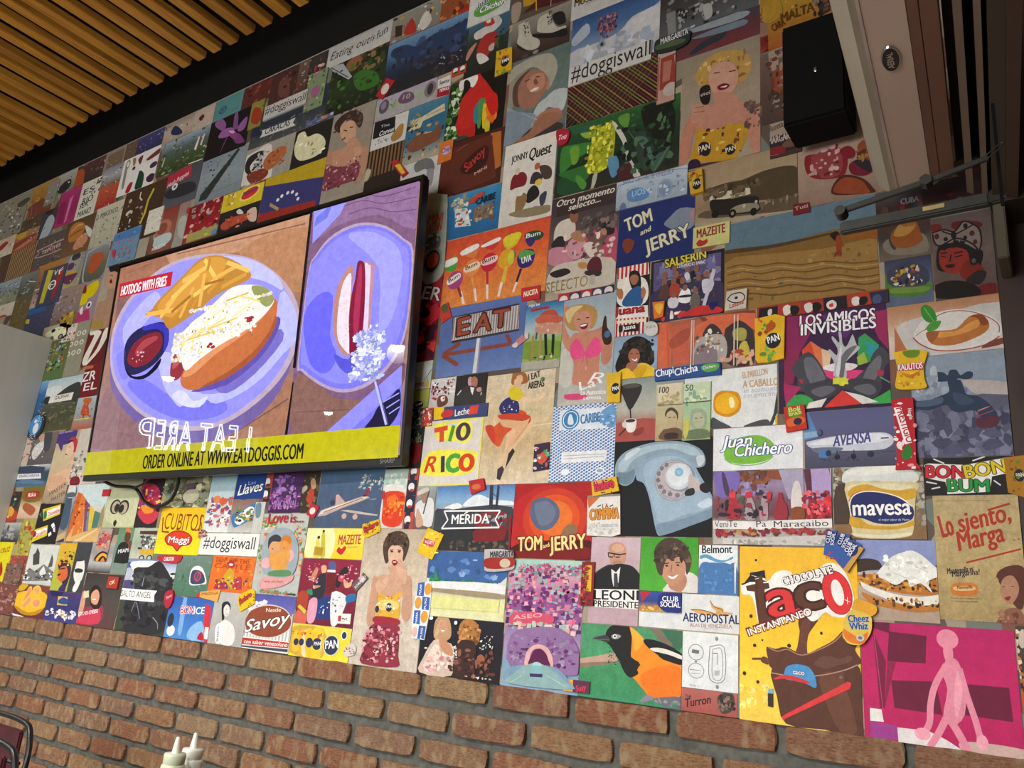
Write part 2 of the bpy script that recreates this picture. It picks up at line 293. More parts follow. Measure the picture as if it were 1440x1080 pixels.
# ---------------------------------------------------------------- flat prints (top and upper right ones have dim light in their colours)
CAPH = {}; TXT = {}
def text_geo(body):
    key = body
    if key in TXT: return TXT[key]
    cu = bpy.data.curves.new('t', 'FONT'); cu.body = body; cu.size = 1; cu.resolution_u = 3; cu.fill_mode = 'FRONT'
    o = bpy.data.objects.new('t', cu); me = o.to_mesh()
    vs = [(v.co.x, v.co.y) for v in me.vertices]; fs = [tuple(p.vertices) for p in me.polygons]
    o.to_mesh_clear(); bpy.data.objects.remove(o); bpy.data.curves.remove(cu)
    TXT[key] = (vs, fs); return TXT[key]
CAP = max(y for x, y in text_geo('H')[0])
STEP = 0.000005
class Print:
    def __init__(s, w, h, d0, rect=True):
        s.w, s.h, s.d0, s.rect = w/2, h/2, d0, rect; s.v = []; s.f = []; s.c = []; s.k = 0; s.m = .5; s.first = None
    def clip(s, poly):
        if not s.rect or all(abs(x) <= s.w+1e-6 and abs(y) <= s.h+1e-6 for x, y in poly): return poly
        for ax, lim, sg in ((0, s.w, 1), (0, s.w, -1), (1, s.h, 1), (1, s.h, -1)):
            out = []
            for i in range(len(poly)):
                p, q = poly[i-1], poly[i]; dp, dq = lim-sg*p[ax], lim-sg*q[ax]
                if (dp >= 0) != (dq >= 0):
                    t = dp/(dp-dq); out.append((p[0]+(q[0]-p[0])*t, p[1]+(q[1]-p[1])*t))
                if dq >= 0: out.append(q)
            poly = out
            if len(poly) < 3: return []
        return poly
    def face(s, poly, col, depth=None):
        poly = s.clip(poly)
        if len(poly) < 3: return
        d = s.d0+s.k*STEP if depth is None else depth; b = len(s.v)
        s.v += [(x/1000, -d, y/1000) for x, y in poly]; s.f.append(tuple(range(b, b+len(poly)))); s.c += [col+(s.m,)]*len(poly)
    def poly(s, pts, col):
        s.k += 1
        if not s.rect and s.first is None:
            s.first = pts; b = len(s.v); n = len(pts)
            s.v += [(x/1000, -s.d0, y/1000) for x, y in pts]+[(x/1000, 0, y/1000) for x, y in pts]; s.c += []
            for i in range(n):
                j = (i+1) % n; s.f.append((b+i, b+j, b+n+j, b+n+i)); s.c += [col+(0,)]*4
        if len(pts) < 3: return
        if len(pts) == 3: s.face(pts, col); return
        for t in tessellate_polygon([[Vector((x, y, 0)) for x, y in pts]]): s.face([pts[i] for i in t], col)
    def ell(s, x, y, rx, ry, col, n=20, rot=0):
        s.k += 1; c, q = math.cos(rot), math.sin(rot)
        s.face([(x+rx*math.cos(a)*c-ry*math.sin(a)*q, y+rx*math.cos(a)*q+ry*math.sin(a)*c) for a in (2*math.pi*i/n for i in range(n))], col)
    def line(s, pts, w, col):
        s.k += 1; w = w/2; L = []; R = []
        for i, p in enumerate(pts):
            a, b = pts[max(i-1, 0)], pts[min(i+1, len(pts)-1)]; dx, dy = b[0]-a[0], b[1]-a[1]; l = math.hypot(dx, dy) or 1
            nx, ny = -dy/l*w, dx/l*w; L.append((p[0]+nx, p[1]+ny)); R.append((p[0]-nx, p[1]-ny))
        for i in range(len(pts)-1): s.face([L[i], L[i+1], R[i+1], R[i]], col)
    def text(s, p, q, h, opt, body, col):
        o = None
        if 'o' in opt: opt, o = opt.split('o', 1)
        wt = .022 if 'b' in opt else 0; sh = .28 if 'i' in opt else 0
        vs, fs = text_geo(body); x0 = min(v[0] for v in vs); x1 = max(v[0] for v in vs)
        L = math.hypot(q[0]-p[0], q[1]-p[1]); ux, uy = (q[0]-p[0])/L, (q[1]-p[1])/L; kx = L/((x1-x0)+sh*CAP*.6 or 1); ky = h/CAP
        passes = []
        if o: passes += [(math.cos(t)*(wt+.05), math.sin(t)*.05, hexc(o)) for t in (math.pi*i/4 for i in range(8))]
        passes += [(dx, 0, col) for dx in ((-wt, 0, wt) if wt else (0,))]
        if wt: passes += [(0, .012, col), (0, -.012, col)]
        for dx, dy, c in passes:
            s.k += 1
            T = [(p[0]+((x+dx*ky/kx-x0+sh*y)*kx)*ux-((y+dy)*ky)*uy, p[1]+((x+dx*ky/kx-x0+sh*y)*kx)*uy+((y+dy)*ky)*ux) for x, y in vs]
            for f in fs: s.face([T[i] for i in f], c)
    def run(s, cmds, seed):
        r = random.Random(seed)
        for ln in cmds:
            op, body = ln[0], ln[2:]
            if op == 'm': s.m = (.0, .5, .9)[int(body)]; continue
            if op == 'c': continue
            if op == 'g':
                cs = [hexc(c) for c in body.split()]; s.k += 1; n = max(len(cs)-1, 1)
                for i in range(n):
                    y0, y1 = s.h-2*s.h*i/n, s.h-2*s.h*(i+1)/n; b = len(s.v); d = s.d0+s.k*STEP
                    s.v += [(x/1000, -d, y/1000) for x, y in ((-s.w, y0), (s.w, y0), (s.w, y1), (-s.w, y1))]; s.f.append((b, b+1, b+2, b+3))
                    a, z_ = cs[i]+(s.m,), cs[min(i+1, len(cs)-1)]+(s.m,); s.c += [a, a, z_, z_]
                continue
            if op == 't':
                head, txt = body.split('|', 1); c, p, q, h, opt = head.split()
                s.text(tuple(map(float, p.split(','))), tuple(map(float, q.split(','))), float(h), opt, txt, hexc(c)); continue
            a = body.split(); P2 = lambda t: tuple(map(float, t.split(',')))
            if op == 'p': s.poly([P2(t) for t in a[1:]], hexc(a[0]))
            elif op == 's': s.poly(smooth_pts([P2(t) for t in a[1:]], True, 3), hexc(a[0]))
            elif op in 'lL':
                pts = [P2(t) for t in a[2:]]; s.line(smooth_pts(pts, False, 4) if op == 'L' else pts, float(a[1]), hexc(a[0]))
            elif op in 'eE':
                x, y = P2(a[1]); rx, ry = P2(a[2]); rot = math.radians(-float(a[3]))
                if op == 'e': s.ell(x, y, rx, ry, hexc(a[0]), 24, rot)
                else: s.line([(x+rx*math.cos(t), y+ry*math.sin(t)) for t in (2*math.pi*i/24 for i in range(25))], min(rx, ry)*.09, hexc(a[0]))
            elif op in 'nN':
                cs = [hexc(c) for c in a[0].split(',')]; sx, sy = P2(a[2]); (x0, y0), (x1, y1) = P2(a[3]), P2(a[4])
                k0 = s.k+1
                for i in range(int(a[1])):
                    s.k = k0+i % 150; x, y = r.uniform(x0, x1), r.uniform(y0, y1); f = r.uniform(.45, 1.5); c = r.choice(cs); v = r.uniform(.82, 1.18); c = tuple(min(1, t*v) for t in c)
                    if op == 'n':
                        n = r.choice((5, 6, 7)); ph = r.random()*6; g = r.uniform(.6, 1.5)
                        s.face([(x+sx*f*g*math.cos(t)*q, y+sy*f/g*math.sin(t)*q) for t, q in ((ph+2*math.pi*j/n, r.uniform(.7, 1.25)) for j in range(n))], c)
                    else:
                        w, h = sx*r.uniform(.6, 1.3), sy*r.uniform(.5, 1.2); s.face([(x-w, y-h), (x+w, y-h), (x+w, y+h), (x-w, y+h)], c)
                s.k = k0+151
            elif op == 'z':
                c = hexc(a[0]); n = int(a[1]); (x0, y0), (x1, y1) = P2(a[2]), P2(a[3]); s.k += 1
                for i in range(n):
                    u = x0+(x1-x0)*(i+.25)/n; w = (x1-x0)/n*.5; s.face([(u, y0), (u+w, y0), (u+w, y1), (u, y1)], c)
            elif op == 'Y':
                c = hexc(a[0]); nx, ny = 13, 24; s.k += 1
                for i in range(nx*2):
                    for j in range(ny*2):
                        if (i+j) % 2: continue
                        x, y = -s.w+(i+.5)*s.w/nx, -s.h+(j+.5)*s.h/ny; w, h = s.w/nx*.62, s.h/ny*.72
                        s.face([(x-w, y-h*.6), (x+w*.2, y-h), (x+w, y+h*.4), (x-w*.3, y+h)], c)
    def mesh(s, name):
        me = bpy.data.meshes.new(name); me.from_pydata(s.v, [], s.f)
        at = me.color_attributes.new('Col', 'FLOAT_COLOR', 'CORNER'); at.data.foreach_set('color', [t for c in s.c for t in c]); return me
KINDS = {'poster': 'poster', 'photo_print': 'photo print', 'sticker': 'sticker', 'card_print': 'card', 'banknote_print': 'banknote print', 'sign_print': 'sign', 'banner_print': 'banner'}
def make_print(block, seed):
    kind, label, lv, geo, bg = block[0][1:].split('|'); x, z, w, h = map(float, geo.split(',')); lv = int(lv); d0 = .001+lv*.0035
    cut = 'c' in block[1:]; pr = Print(w, h, d0, not cut)
    if not cut:
        c = hexc(bg); a, b = w/2, h/2; Q = [(-a, -b), (a, -b), (a, b), (-a, b)]
        pr.face(Q, c, d0)
        for i in range(4):
            p, q = Q[i], Q[(i+1) % 4]; n = len(pr.v); pr.v += [(p[0]/1000, 0, p[1]/1000), (q[0]/1000, 0, q[1]/1000), (q[0]/1000, -d0, q[1]/1000), (p[0]/1000, -d0, p[1]/1000)]
            pr.f.append((n, n+1, n+2, n+3)); pr.c += [c+(0,)]*4
    pr.run(block[1:], seed)
    return kind, label, (x/1000, 0, z/1000), pr.mesh(kind)
ART = r'''
@photo_print|small sepia print of a framed landscape on the mural's top edge, upper left|0|-3597,3154,175,95|987
p 765 -65,33 76,33 76,-46 -65,-46
n 876,654,a98 14 4.3,2.8 -59,31 70,-44
@photo_print|grey photo of black vintage cars at a kerb, below the sepia framed landscape|0|-3581,3055,179,100|a9a8a0
g 889 aaa 765
n 222,443,ddd 16 5.8,3.7 -73,26 76,-49
@photo_print|narrow brown print of ornaments left of the blue crowd painting|0|-3460,3155,97,94|654
n 876,432,986 22 4.1,2.8 -63,35 59,-58
@photo_print|blue and purple painting of dancing figures on the mural's top edge|0|-3304,3155,214,93|446
g 447 335
n 733,558,336,99a 40 5.3,3.7 -110,35 115,-76
@photo_print|painting of a woman in blue lying on a pale dune, mural's top edge|0|-3084,3151,219,99|a98
g 987 ba9 a98
s 235 -31,28 40,-25 7,-33 -55,-7
n 345,ccb,876 20 5,3.6 -108,40 97,-43
@photo_print|beige print with a dark red lip-shaped blob on the mural's top edge|0|-2900,3151,146,102|ba9
s 613 -39,7 -13,19 4,5 -11,-14
n cba,987 14 4.6,3.5 -79,38 73,-47
@photo_print|small teal print with a dark circle on the mural's top edge|0|-2731,3151,186,103|588
e 357 -35,-8 27.5,18 0
e 588 -35,-8 17.4,11.3 0
e 357 -35,-8 10.1,6.8 0
@poster|white poster of retro kitchen tools and a green dress, below the blue dancers painting|0|-3343,3010,297,196|e6e4df
e 986 -111,67 19.9,25.5 0
e e6e4df -111,67 10.8,15.8 0
s 887 -128,46 -108,47 -98,-55 -118,-52
s 243 11,2 56,-29 60,-102 3,-90 5,-33
s a23 -57,-47 -27,-49 -38,-95 -74,-88
s 733 49,52 141,80 159,57 73,39
s 733 -26,73 10,82 6,40 -10,44
s 424 84,-55 121,-41 156,-62 137,-87 98,-79
e 435 119,2 29.6,15.2 0
e 333 -48,30 13.3,9 0
s 974 -75,87 -49,83 -45,48 -59,46
@photo_print|park and city view with pale tower blocks and green trees, left of the purple orchid|0|-3003,3013,349,170|465
g 9ab 566 453 342
N dcb,cba,998 14 5.8,4.1 -160,47 189,-78
n 896,674,785,342,453 70 8.3,5.9 -167,79 182,-110
p edc 86,-14 101,45 111,39 102,-24
p dcb 124,-2 137,48 147,42 135,-11
p cba -145,-35 -138,11 -130,6 -137,-40
l ddc 5.3 66,-80 166,-83
@photo_print|purple orchid photo on black near the mural's top edge|0|-2692,3004,273,186|1a1418
s 8a5a90 -110,86 -69,96 -25,53 -42,30 -89,57
s 7d4e84 23,49 22,106 42,88 59,15 33,12
s 8a5a90 59,15 110,49 113,-2 78,-13
s 965f98 -65,4 -35,34 32,19 32,-9 -14,-12
s 74406f 72,-16 123,-65 126,-76 71,-65 46,-30
s 8d4080 -1,23 64,-14 66,-47 19,-16
s 6d426f 3,-17 -11,-46 -31,-84 -10,-24
s c9a0c0 1,17 44,1 39,-9 13,2
@photo_print|blue-grey photo of a long dark feathery boom crossing calm water, right of the city view|0|-2679,2809,294,203|7f8b94
g 7f8b94 8b979c 79858a
l 99a4ab 3.9 -186,29 -27,30
l 6a7679 3.2 -76,-65 121,-63
p 2d3430 81,102 95,92 -68,-89 -119,-89 -117,-60
n 444c44,111,697065 40 4.5,3.2 -110,-56 70,89
@poster|shoe advert with a red top and white swirled lettering, left of the feathery boom photo|0|-2952,2835,244,181|4a4c52
g 4a4c52 55585e
p b03040 -123,75 41,94 57,33 -120,17
t eee -111,16 36,44 22.3 i|Hush Puppies
s 2c2e33 -124,-10 -49,11 80,-1 105,-52 -63,-48
e ddd -53,9 20.7,16.6 0
e 55585e -53,9 9.5,7.7 0
@poster|dark brown dance poster with a leaping yellow dancer, below the kitchen tools poster|0|-3237,2774,323,272|4a3528
g 4a3528 3d2b20
m 2
l c5b83a 15.5 66,105 40,54 36,-9 17,-56
l dccfb5 8.7 -38,114 -36,84 -11,66
e cbb -112,86 12.4,10.4 0
e b99 -6,30 12.1,6.8 0
e ccb -97,23 26.6,13.7 0
e 4a3528 -92,10 15.9,10.3 0
n dcb,a86,876 18 6.3,4.1 -163,68 22,-69
n eee,bba 8 5.4,3.4 -150,-12 -57,-57
@card_print|white scribbled sheet of black letters, lower right of the dance poster|1|-3103,2706,113,116|ddd9c8
n 222,444,666 50 3.8,2.5 -103,75 75,-73
@poster|food collage poster with a pretzel plate and red drink, above the screen's left corner|0|-3002,2600,142,287|7d4b40
g 8d3a34 96604a 703c38
e b3705a -23,45 64.7,48.3 0
e 8d4c3e -26,51 36.4,26.9 0
e a0604e -139,4 58.9,43.3 0
s bcc -81,14 36,21 57,-16 -17,-44 -68,-22
t eee -163,-51 27,-37 14.5 b|COCOSETTE
@sticker|small blue fish poster with swirling lettering, left of the pretzel plate collage|1|-3301,2627,217,159|6f8fae
s 4d7fb3 -89,72 110,76 107,38 -101,43
n 88aadd,335588 14 7.3,4.6 -98,106 116,13
n a87,c54,789 26 7.3,4.5 -80,38 65,-44
n 9aa,688 20 8.2,5.1 -85,4 104,-74
s c23a55 -91,-6 -67,-5 -57,-42 -78,-37
@photo_print|pale grey shoes and glasses photo at the far left of the mural's top edge|0|-4657,3141,507,124|8e8c7a
n 9a4,653,cba,775,aa9 46 10.3,5.7 -143,64 266,-65
s 554b44 98,4 211,16 237,-9 142,-28
@photo_print|orange and brown photo of two hands holding food, mural's top edge at far left|0|-4272,3106,261,192|9c6a35
g b58a3c a0703a 6b3c2d
s 7a4436 -150,-44 -76,-13 19,-2 46,-57 -5,-126 -127,-112
l a5624a 11.1 -115,-87 -125,-43
l a5624a 11 -79,-82 -93,-30
l 8a4c3a 10.9 -29,-80 -43,-28
n c59a44,8a6030 20 9.3,5.5 -118,68 61,-12
@photo_print|small purple flower print between the orange hands and the black car photo|1|-4169,3113,108,134|87907c
n 97889a,566b50,a5a,dcd 26 7.8,4.7 -41,55 70,-73
@photo_print|black and white photo of an old car under the mural's top edge|0|-4045,3141,191,119|9a988c
g b5b2a4 77756b
s 2d2c2a -74,-36 -22,5 47,6 55,-36 -3,-61
n ddd,444 14 6.6,4 -114,22 108,-77
@photo_print|dark red crowd photo on the mural's top edge, left of the sepia landscape|0|-3817,3143,264,120|4b3a38
g 5a3a36 3d3433
s b0542e -146,29 -66,27 -38,-60 -78,-96 -146,-71
n a33,866,222,aaa 44 6.6,4.2 -80,85 154,-79
@poster|white sheet with stacked black curly lettering, right of the magenta poster|0|-3761,2979,179,204|d8d6c6
t 333 -61,30 36,31 31.4 b|ES
t 333 -48,-25 47,-20 34.2 b|RIO
t 222 -66,-46 15,-43 27.9 b|SER
t 333 -61,-92 56,-88 30.8 b|MANO
n 333,555 12 8.9,5.7 8,97 108,-13
@poster|magenta poster with a pale pink thin figure, mural's upper left|0|-3952,2979,199,201|a02f66
g b03a72 99285e a53468
p 8a2455 -90,39 -33,42 -8,-86 -65,-85
p c9649a -3,51 31,52 24,-80 5,-89
l dd8ab0 8.4 29,56 13,40 10,-51 5,-89
@poster|orange-red poster of a tomato dish, left of the kitchen tools poster|0|-3580,2947,176,115|b04a36
g bf5a3c a8402e
n 222,fed,c76 20 4.8,3.1 -62,42 82,-57
p b5304a -99,-44 70,-29 71,-43 -94,-54
@poster|pale newspaper page with bold black title, left of the dancing poster|0|-3518,2784,233,209|b5b29a
g c9c6b0 b1ae96
t 333 -108,45 71,51 23.9 b|EL PERIODICO
n 555,666,999a80,ccc9b2,88866f 90 5.9,3.6 -172,72 140,-130
@poster|brown and white collage with a stack of burgers, left of the newspaper page|0|-3767,2779,264,193|6b5138
g 5b4632 75583d
s b87a3c -97,53 -55,82 30,62 49,21 2,-19 -77,-14
l d8a35c 9.9 -78,36 -24,62 21,58
l 8a5328 9.9 -77,11 -29,26 34,30
s c98d6a -18,-58 2,-19 67,4 105,-35 77,-65 6,-75
n 933,ecb 14 5.1,3 -35,14 117,-86
s d5d5d0 48,46 131,2 137,-36 96,-14
@poster|ball player poster in pale blue shirt with a dark cap, left of the magenta poster|0|-4129,2929,153,159|434652
g 4a4046 3f4450
s a9b4bd -24,21 26,43 71,0 54,-62 -3,-116 -50,-119
s 777e88 73,-54 102,-40 126,-92 4,-130
e 2c2a30 -10,79 44.2,26 0
l 667 7.1 -28,-31 -12,-15
@photo_print|crowd photo with a pink framed caption ribbon, below the ball player|0|-4038,2766,277,166|5c5450
n a54,876,433,b98,533,789 80 8.5,4.8 -159,128 179,-85
L d8b0aa 4.4 -119,14 139,24 140,-27 -117,-26 -91,-5 -119,14
t e8c8c4 -61,-18 119,-7 18.7 b|TEPUYES
@photo_print|striped brown panel photo at the far left, below the sandwich|0|-4364,2747,372,164|5a463a
z a8895c 14 -87,100 208,-123
@photo_print|sandwich photo in pink and beige at far left, above the striped panel|0|-4333,2883,253,105|a4715a
g a98060 9a4f45
s c59a3c -139,100 -77,107 -13,58 -17,18 -111,25
s 8e4038 -109,-3 84,16 96,-7 -103,-39
s b88060 -114,-43 -12,-17 86,-11 1,-40
n cc6,dda 14 5.8,3.3 28,76 131,-28
@photo_print|beige torso photo at the picture's left edge, above the airport photo|0|-4637,2954,351,247|b79d82
g b79d82 c9ae92 d5cbb8
s 9c3536 6,-49 65,-33 100,-48 24,-81
n a9906f,cdb 16 19.2,10.3 -49,48 242,-233
@photo_print|grey and white photo of people in hats at the left edge, under the top row|1|-4586,3028,322,166|8d887c
n 3a3a3a,cac,553,ddd,988,784 90 11.6,6.4 -170,113 223,-112
@photo_print|dark photo with green and yellow pods at far left, beside the hands|0|-4334,2971,251,71|57483a
n 775,342,ab6,643 30 10.7,6.1 -74,88 187,-128
@photo_print|airport photo with pale blue jets at the left edge, below the striped panel|0|-4429,2632,354,62|8795a0
g 9aa5ab 7f8d93
n 556,bcc,dde,667 60 7.5,3.9 -69,38 224,-77
@photo_print|grey and olive photo of a waterfall rock, right of the airport photo|0|-4163,2516,176,297|5d5b4c
g 7a827f 5d5b4c 6b5f3c 6f6540
n 8ab5a8,444,9ab 26 10.6,5.6 -105,122 48,23
n 7f7040,5b5030,857a50 40 9.9,5.1 -127,24 106,-139
p eee 3,102 108,80 110,76 5,97
@photo_print|green and beige food photo at the left edge, above the white dress print|0|-4409,2562,310,70|8a8d78
n 9a9,566,bba,665 50 10.3,5.3 -56,51 195,-59
@photo_print|white print with a red shape at the left edge, just above the grey panel|0|-4334,2489,165,74|cdc4b2
s b33a34 -46,-27 11,-26 43,-50 -30,-56
s b0543a -29,-59 38,-59 29,-77 -23,-69
e b9a98a -39,11 16.6,9.3 0
@poster|blue and navy poster with a yellow tab, above the corner of the grey panel|0|-3946,2322,252,257|4a4c66
p 2f63a0 -134,150 57,150 57,97 -134,97
p c8bc4f -154,86 -89,72 -85,48 -154,61
n 555672,434560 20 8.5,4.5 -125,116 96,-16
@photo_print|narrow strip photo of a woman in a brown dress beside the yellow stripe|0|-3950,2567,247,227|a08570
g b87c3a 7a6050 c8b09c
n ddd,333,b98 20 7.6,4.1 -146,40 -2,-106
@poster|tall poster of yellow, navy and red stripes with white capitals|1|-3899,2544,220,197|4a4a5e
p c5bb3a -70,94 -14,84 -34,-83 -74,-79
p a8322e 37,74 92,64 61,-63 35,-76
t eee -4,54 31,52 26.8 b|V
t eee 49,49 85,60 26.6 b|F
e eee 11,3 36,24.4 0
e 4a4a5e 11,3 25.6,18.6 0
t eee -7,-8 42,-5 17.7 b|M
@photo_print|long dish of purple and yellow beans, left of the orange pan photo|0|-3732,2593,183,173|8f8c7c
g 8a877a a09d88
s 9d9f98 -16,106 41,90 69,44 31,4 -20,-87 -69,-58 -68,47
s 3c3a3f -37,74 -4,96 37,83 42,58 -13,53
s 5b3a63 -51,11 -44,42 1,38 0,10
s c9a03c -59,-3 19,-2 39,-14 -21,-23
s 6a3550 -58,-52 -59,-20 49,-20 54,-33 7,-68
s b5a03c -69,-58 5,-79 42,-66 28,-83 -14,-84
n 933,556,ccb 30 4.8,2.8 -98,111 93,-71
@photo_print|orange ball in a grey framed photo, left of the screen's top corner|0|-3535,2592,207,171|66685c
g 8b8d94 6a6b5d 585d4c
L a5a8b5 13.5 -90,70 94,80 102,-80 -63,-85 -90,70
s b5562f -52,15 -34,51 41,47 69,15 40,-26 3,-50 -41,-34
@poster|bright yellow and magenta splash poster, left of the screen|0|-3504,2405,148,195|9d8890
s d8c400 -101,25 -59,70 36,92 58,50 24,17 -33,10 -80,-4
s dcc800 -109,27 -72,46 -14,19 -22,-13 -77,-9
s 7d2a28 -82,52 -60,88 -41,45
p b53a6b -83,-46 20,-41 53,-101 -91,-96
s f0dede -59,-42 -43,-19 -26,-55 -42,-61
e eee 12,-23 21.5,16.4 0
e 333 12,-23 11.5,9.9 0
n b5858c,dcc 14 7.5,4.3 -165,97 -55,-42
@photo_print|kitchen shelf photo in brown and grey, left of the splash poster|0|-3698,2394,238,222|86756b
g a08578 8a7a76 6b5140
n 777078,978a8c,655,aab 60 9.5,5.2 -154,86 78,-30
n 9a6a4a,5b3a28,bba 20 8,4.3 -143,-5 2,-71
@sign_print|yellow and dark red chequered print with toy cars, above the beige dial print|1|-3653,2329,114,77|a88a3a
N 5f2420,d8b83c 16 11.5,6.3 -62,48 57,-39
@photo_print|white and green toy car print just above the corner of the grey panel|1|-3735,2283,231,79|b5b08c
s e5e3c0 -97,2 -10,25 73,17 107,-22 2,-33
e 223 -20,13 18.7,9.2 0
e 333 62,-26 21.4,12.4 0
e aaa 62,-26 10.7,6.6 0
s 5d6a4a -37,-19 -7,-15 4,-38
@card_print|beige card with three rows of white rings, left of the dark red number print|0|-3503,2180,137,253|969580
e e3e0cc -54,71 17.7,12.2 0
e 969580 -54,71 8.8,7.3 0
e e3e0cc -13,71 17.4,12.1 0
e 969580 -13,71 8.7,7.3 0
e e3e0cc 31,70 17.2,12 0
e 969580 31,70 8.6,7.2 0
e e3e0cc -60,26 17.7,12.1 0
e 969580 -60,26 8.9,7.3 0
e e3e0cc -16,26 17.5,12 0
e 969580 -16,26 8.7,7.2 0
e e3e0cc 28,26 17.3,11.9 0
e 969580 28,26 8.6,7.2 0
e e3e0cc -66,-19 17.8,12 0
e 969580 -66,-19 8.9,7.2 0
e e3e0cc -21,-18 17.6,11.9 0
e 969580 -21,-18 8.8,7.2 0
e e3e0cc 24,-18 17.3,11.9 0
e 969580 24,-18 8.7,7.1 0
@sticker|small red and white round figure sticker beside the ring card|1|-3599,2264,114,79|d8cfc0
n b5443a,e5ded5,a66 22 7.6,4.1 -55,35 49,-38
@poster|dark red poster with a huge white slanted digit, touching the screen's left edge|0|-3286,2165,295,160|6a2224
s ece6da -138,78 -89,83 -40,69 -46,49 -71,8 -108,-71 -136,-64 -134,-28 -92,55 -123,62
s ece6da -20,70 10,81 20,48 -17,-18 -93,-73 -110,-67 -43,-7
@photo_print|pale portrait of a bare-shouldered model partly hidden by the screen's left edge|0|-3273,2440,312,388|b8a894
g a79c8c b8a894
s b08a70 -166,-179 -150,-115 -144,-61 -82,-55 -87,-8 -30,-10 -16,-78 26,-198
s c59a7c -120,52 -102,79 -31,61 -19,-4 -74,-6 -108,16
s a89040 -162,-171 -143,-149 -68,-156 -53,-190
s 2a1c18 -125,117 -51,112 -23,60 -65,76 -102,79
s 611 -89,30 -79,41 -62,25 -70,18
l 222 2.7 -99,63 -71,56
@photo_print|green plant and orange fruit print beside the grey panel's right edge|0|-3695,2167,246,228|5a6a42
g 56604a 6b6a3c 5a7a4a
n 8ab04a,c07a2a,243,bcb,7ab 60 10.2,5.4 -52,64 98,-67
@photo_print|mountain village photo with a white ribbon caption, left of the screen|0|-3532,1931,294,238|4c5044
g b5cdd8 d5dcd8 55584a 4a4c38 5b573a
s e3e8e6 -145,82 -37,86 -7,51 -55,37 -128,48
s 3a3e3c -11,58 59,80 135,83 158,5 94,3 -97,12
s 33362c -152,39 -97,41 -83,11 -137,9
n 5d6046,6d6b44,434632,7d7a50 60 10.3,5.2 -131,12 150,-90
l 9d9a72 4.1 -61,-61 -26,-50 -19,-36
p eeeae2 -97,41 100,44 94,10 -101,10
t 444 -54,23 61,25 14.5 b|GALIPAN
@photo_print|narrow blue coastline photo beside the grey panel|0|-3766,1948,173,207|3d6ca0
g 7fb0d8 2f6aa8 3a6288 2d5070
n 5d90c0,2a4a70 20 7.1,3.6 0,58 111,-35
@poster|dark red poster with crumpled white lettering at the screen's lower left edge|0|-3267,2014,234,140|7a1c22
p c46a3a -187,98 -72,99 -53,55 -169,57
t eee -123,0 -18,3 40.7 b|ZR
t eee -92,-42 13,-41 33.5 b|EL
@photo_print|small print of a lobster on pale blue with a yellow border|0|-3263,1874,238,137|b8b060
g b4c0c4 98aab0 b8603a
s c05030 -70,-3 -63,37 -31,34 -1,-5 -28,-13
s c56a30 -74,62 -11,60 -15,40 -58,40
n a03a24,d87a4a 24 5.6,3 -97,43 21,-27
l d8cc5c 5.7 -107,-26 14,-26
@sticker|round blue badge with a white figure and a black lettered rim|1|-3691,1845,228,150|3f3f40
c
e 2d2f34 6,-6 73,61.8 0
e 4a90cc -1,2 52.3,46.5 0
e e5e9ee 7,-13 23.6,24 0
e e5e9ee -7,20 14,9 0
n e5e5e5 26 3.5,1.7 -37,-38 27,-67
n e5e5e5 22 3.5,1.7 5,59 69,15
@photo_print|photo of a man in a white patterned shirt, below the round blue badge|0|-3582,1739,211,139|67605c
g 7a6d64 5c5a5c
s c9a088 -63,57 -18,65 1,39 -27,27
s d5d5d2 -88,-15 -59,22 -1,29 3,-6 -51,-48
n 444,fff 30 4.9,2.4 -109,25 22,-44
s 454a52 22,-17 63,8 35,93 -17,89
@photo_print|red and white print with a soft drink at the grey panel's edge|0|-3772,1756,164,174|c8b8ac
n b5343a,e5d5d0,8a2a28 24 9.4,4.5 -26,20 96,-64
@poster|navy poster with a white slogan bar, lower left beside the grey panel|0|-3665,1621,380,93|3d4c5e
g c9ced4 3d4c62 2f4a5c 56748a
s e8e8ea -68,48 10,60 91,42 -44,42
p 39455c -109,44 17,46 145,35 147,9 -100,7
p e3e3e6 -81,12 122,10 134,-13 -79,-12
t 4a5a78 -62,-4 114,-4 11 b|MARGARINA
s 5c7c98 -85,-22 -15,-13 144,-23 150,-36 -91,-29
@poster|purple speech bubble poster with a red-haired pin-up woman on beige|0|-3387,1654,174,299|c9bb9e
g b5a488 cdbd9c c9ae8c a08c78
s 4d3a80 -129,169 -102,194 -10,193 43,181 66,143 54,107 4,93 -40,92 -98,105 -122,127
s 4d3a80 -68,97 -28,95 -30,65
t d8c8ec -102,139 31,145 9.9 i|Simon Bolivar!
s c03848 14,112 42,121 78,109 95,78 79,53 56,77 53,97
s 2a1a1a 9,96 29,108 50,104 40,98
s e5c0a4 9,89 45,101 68,70 62,37 17,39 11,66
l 6a2028 4.8 8,51 26,47
l 222 2.8 24,79 36,80
s e0b898 29,-14 81,-6 63,14 87,23 100,-45 42,-82 -44,-99 -69,-89 -61,-45
s d5a888 -79,-49 2,-37 67,-54 42,-82 -57,-94
t 3a2a20 -37,-124 79,-80 16.9 -|MASTER
t 3a2a20 -11,-148 87,-116 16.8 -|MASTER
@poster|white poster edge with pink flowers showing beside the screen's lower left|0|-3196,1690,206,229|cdc4b8
n c04a60,3a6a5a,d8d0c8,a9a098 40 9.3,4.8 -123,27 3,-88
t 344 -75,-57 -20,-57 14 b|TUTE
@sticker|dark red margarine tub sticker left of the cable|1|-3236,1562,83,82|8a2a30
c
s 7d2028 -41,41 7,44 25,15 -37,12
s d5d5d8 -39,5 11,5 17,-36 -37,-37
s 55606b -40,-21 12,-19 16,-36 -37,-37
@photo_print|dark food and leaf print at the left edge, orange and black|0|-3710,1490,109,132|6a3c28
g b5702c 3c3833 8a3f26
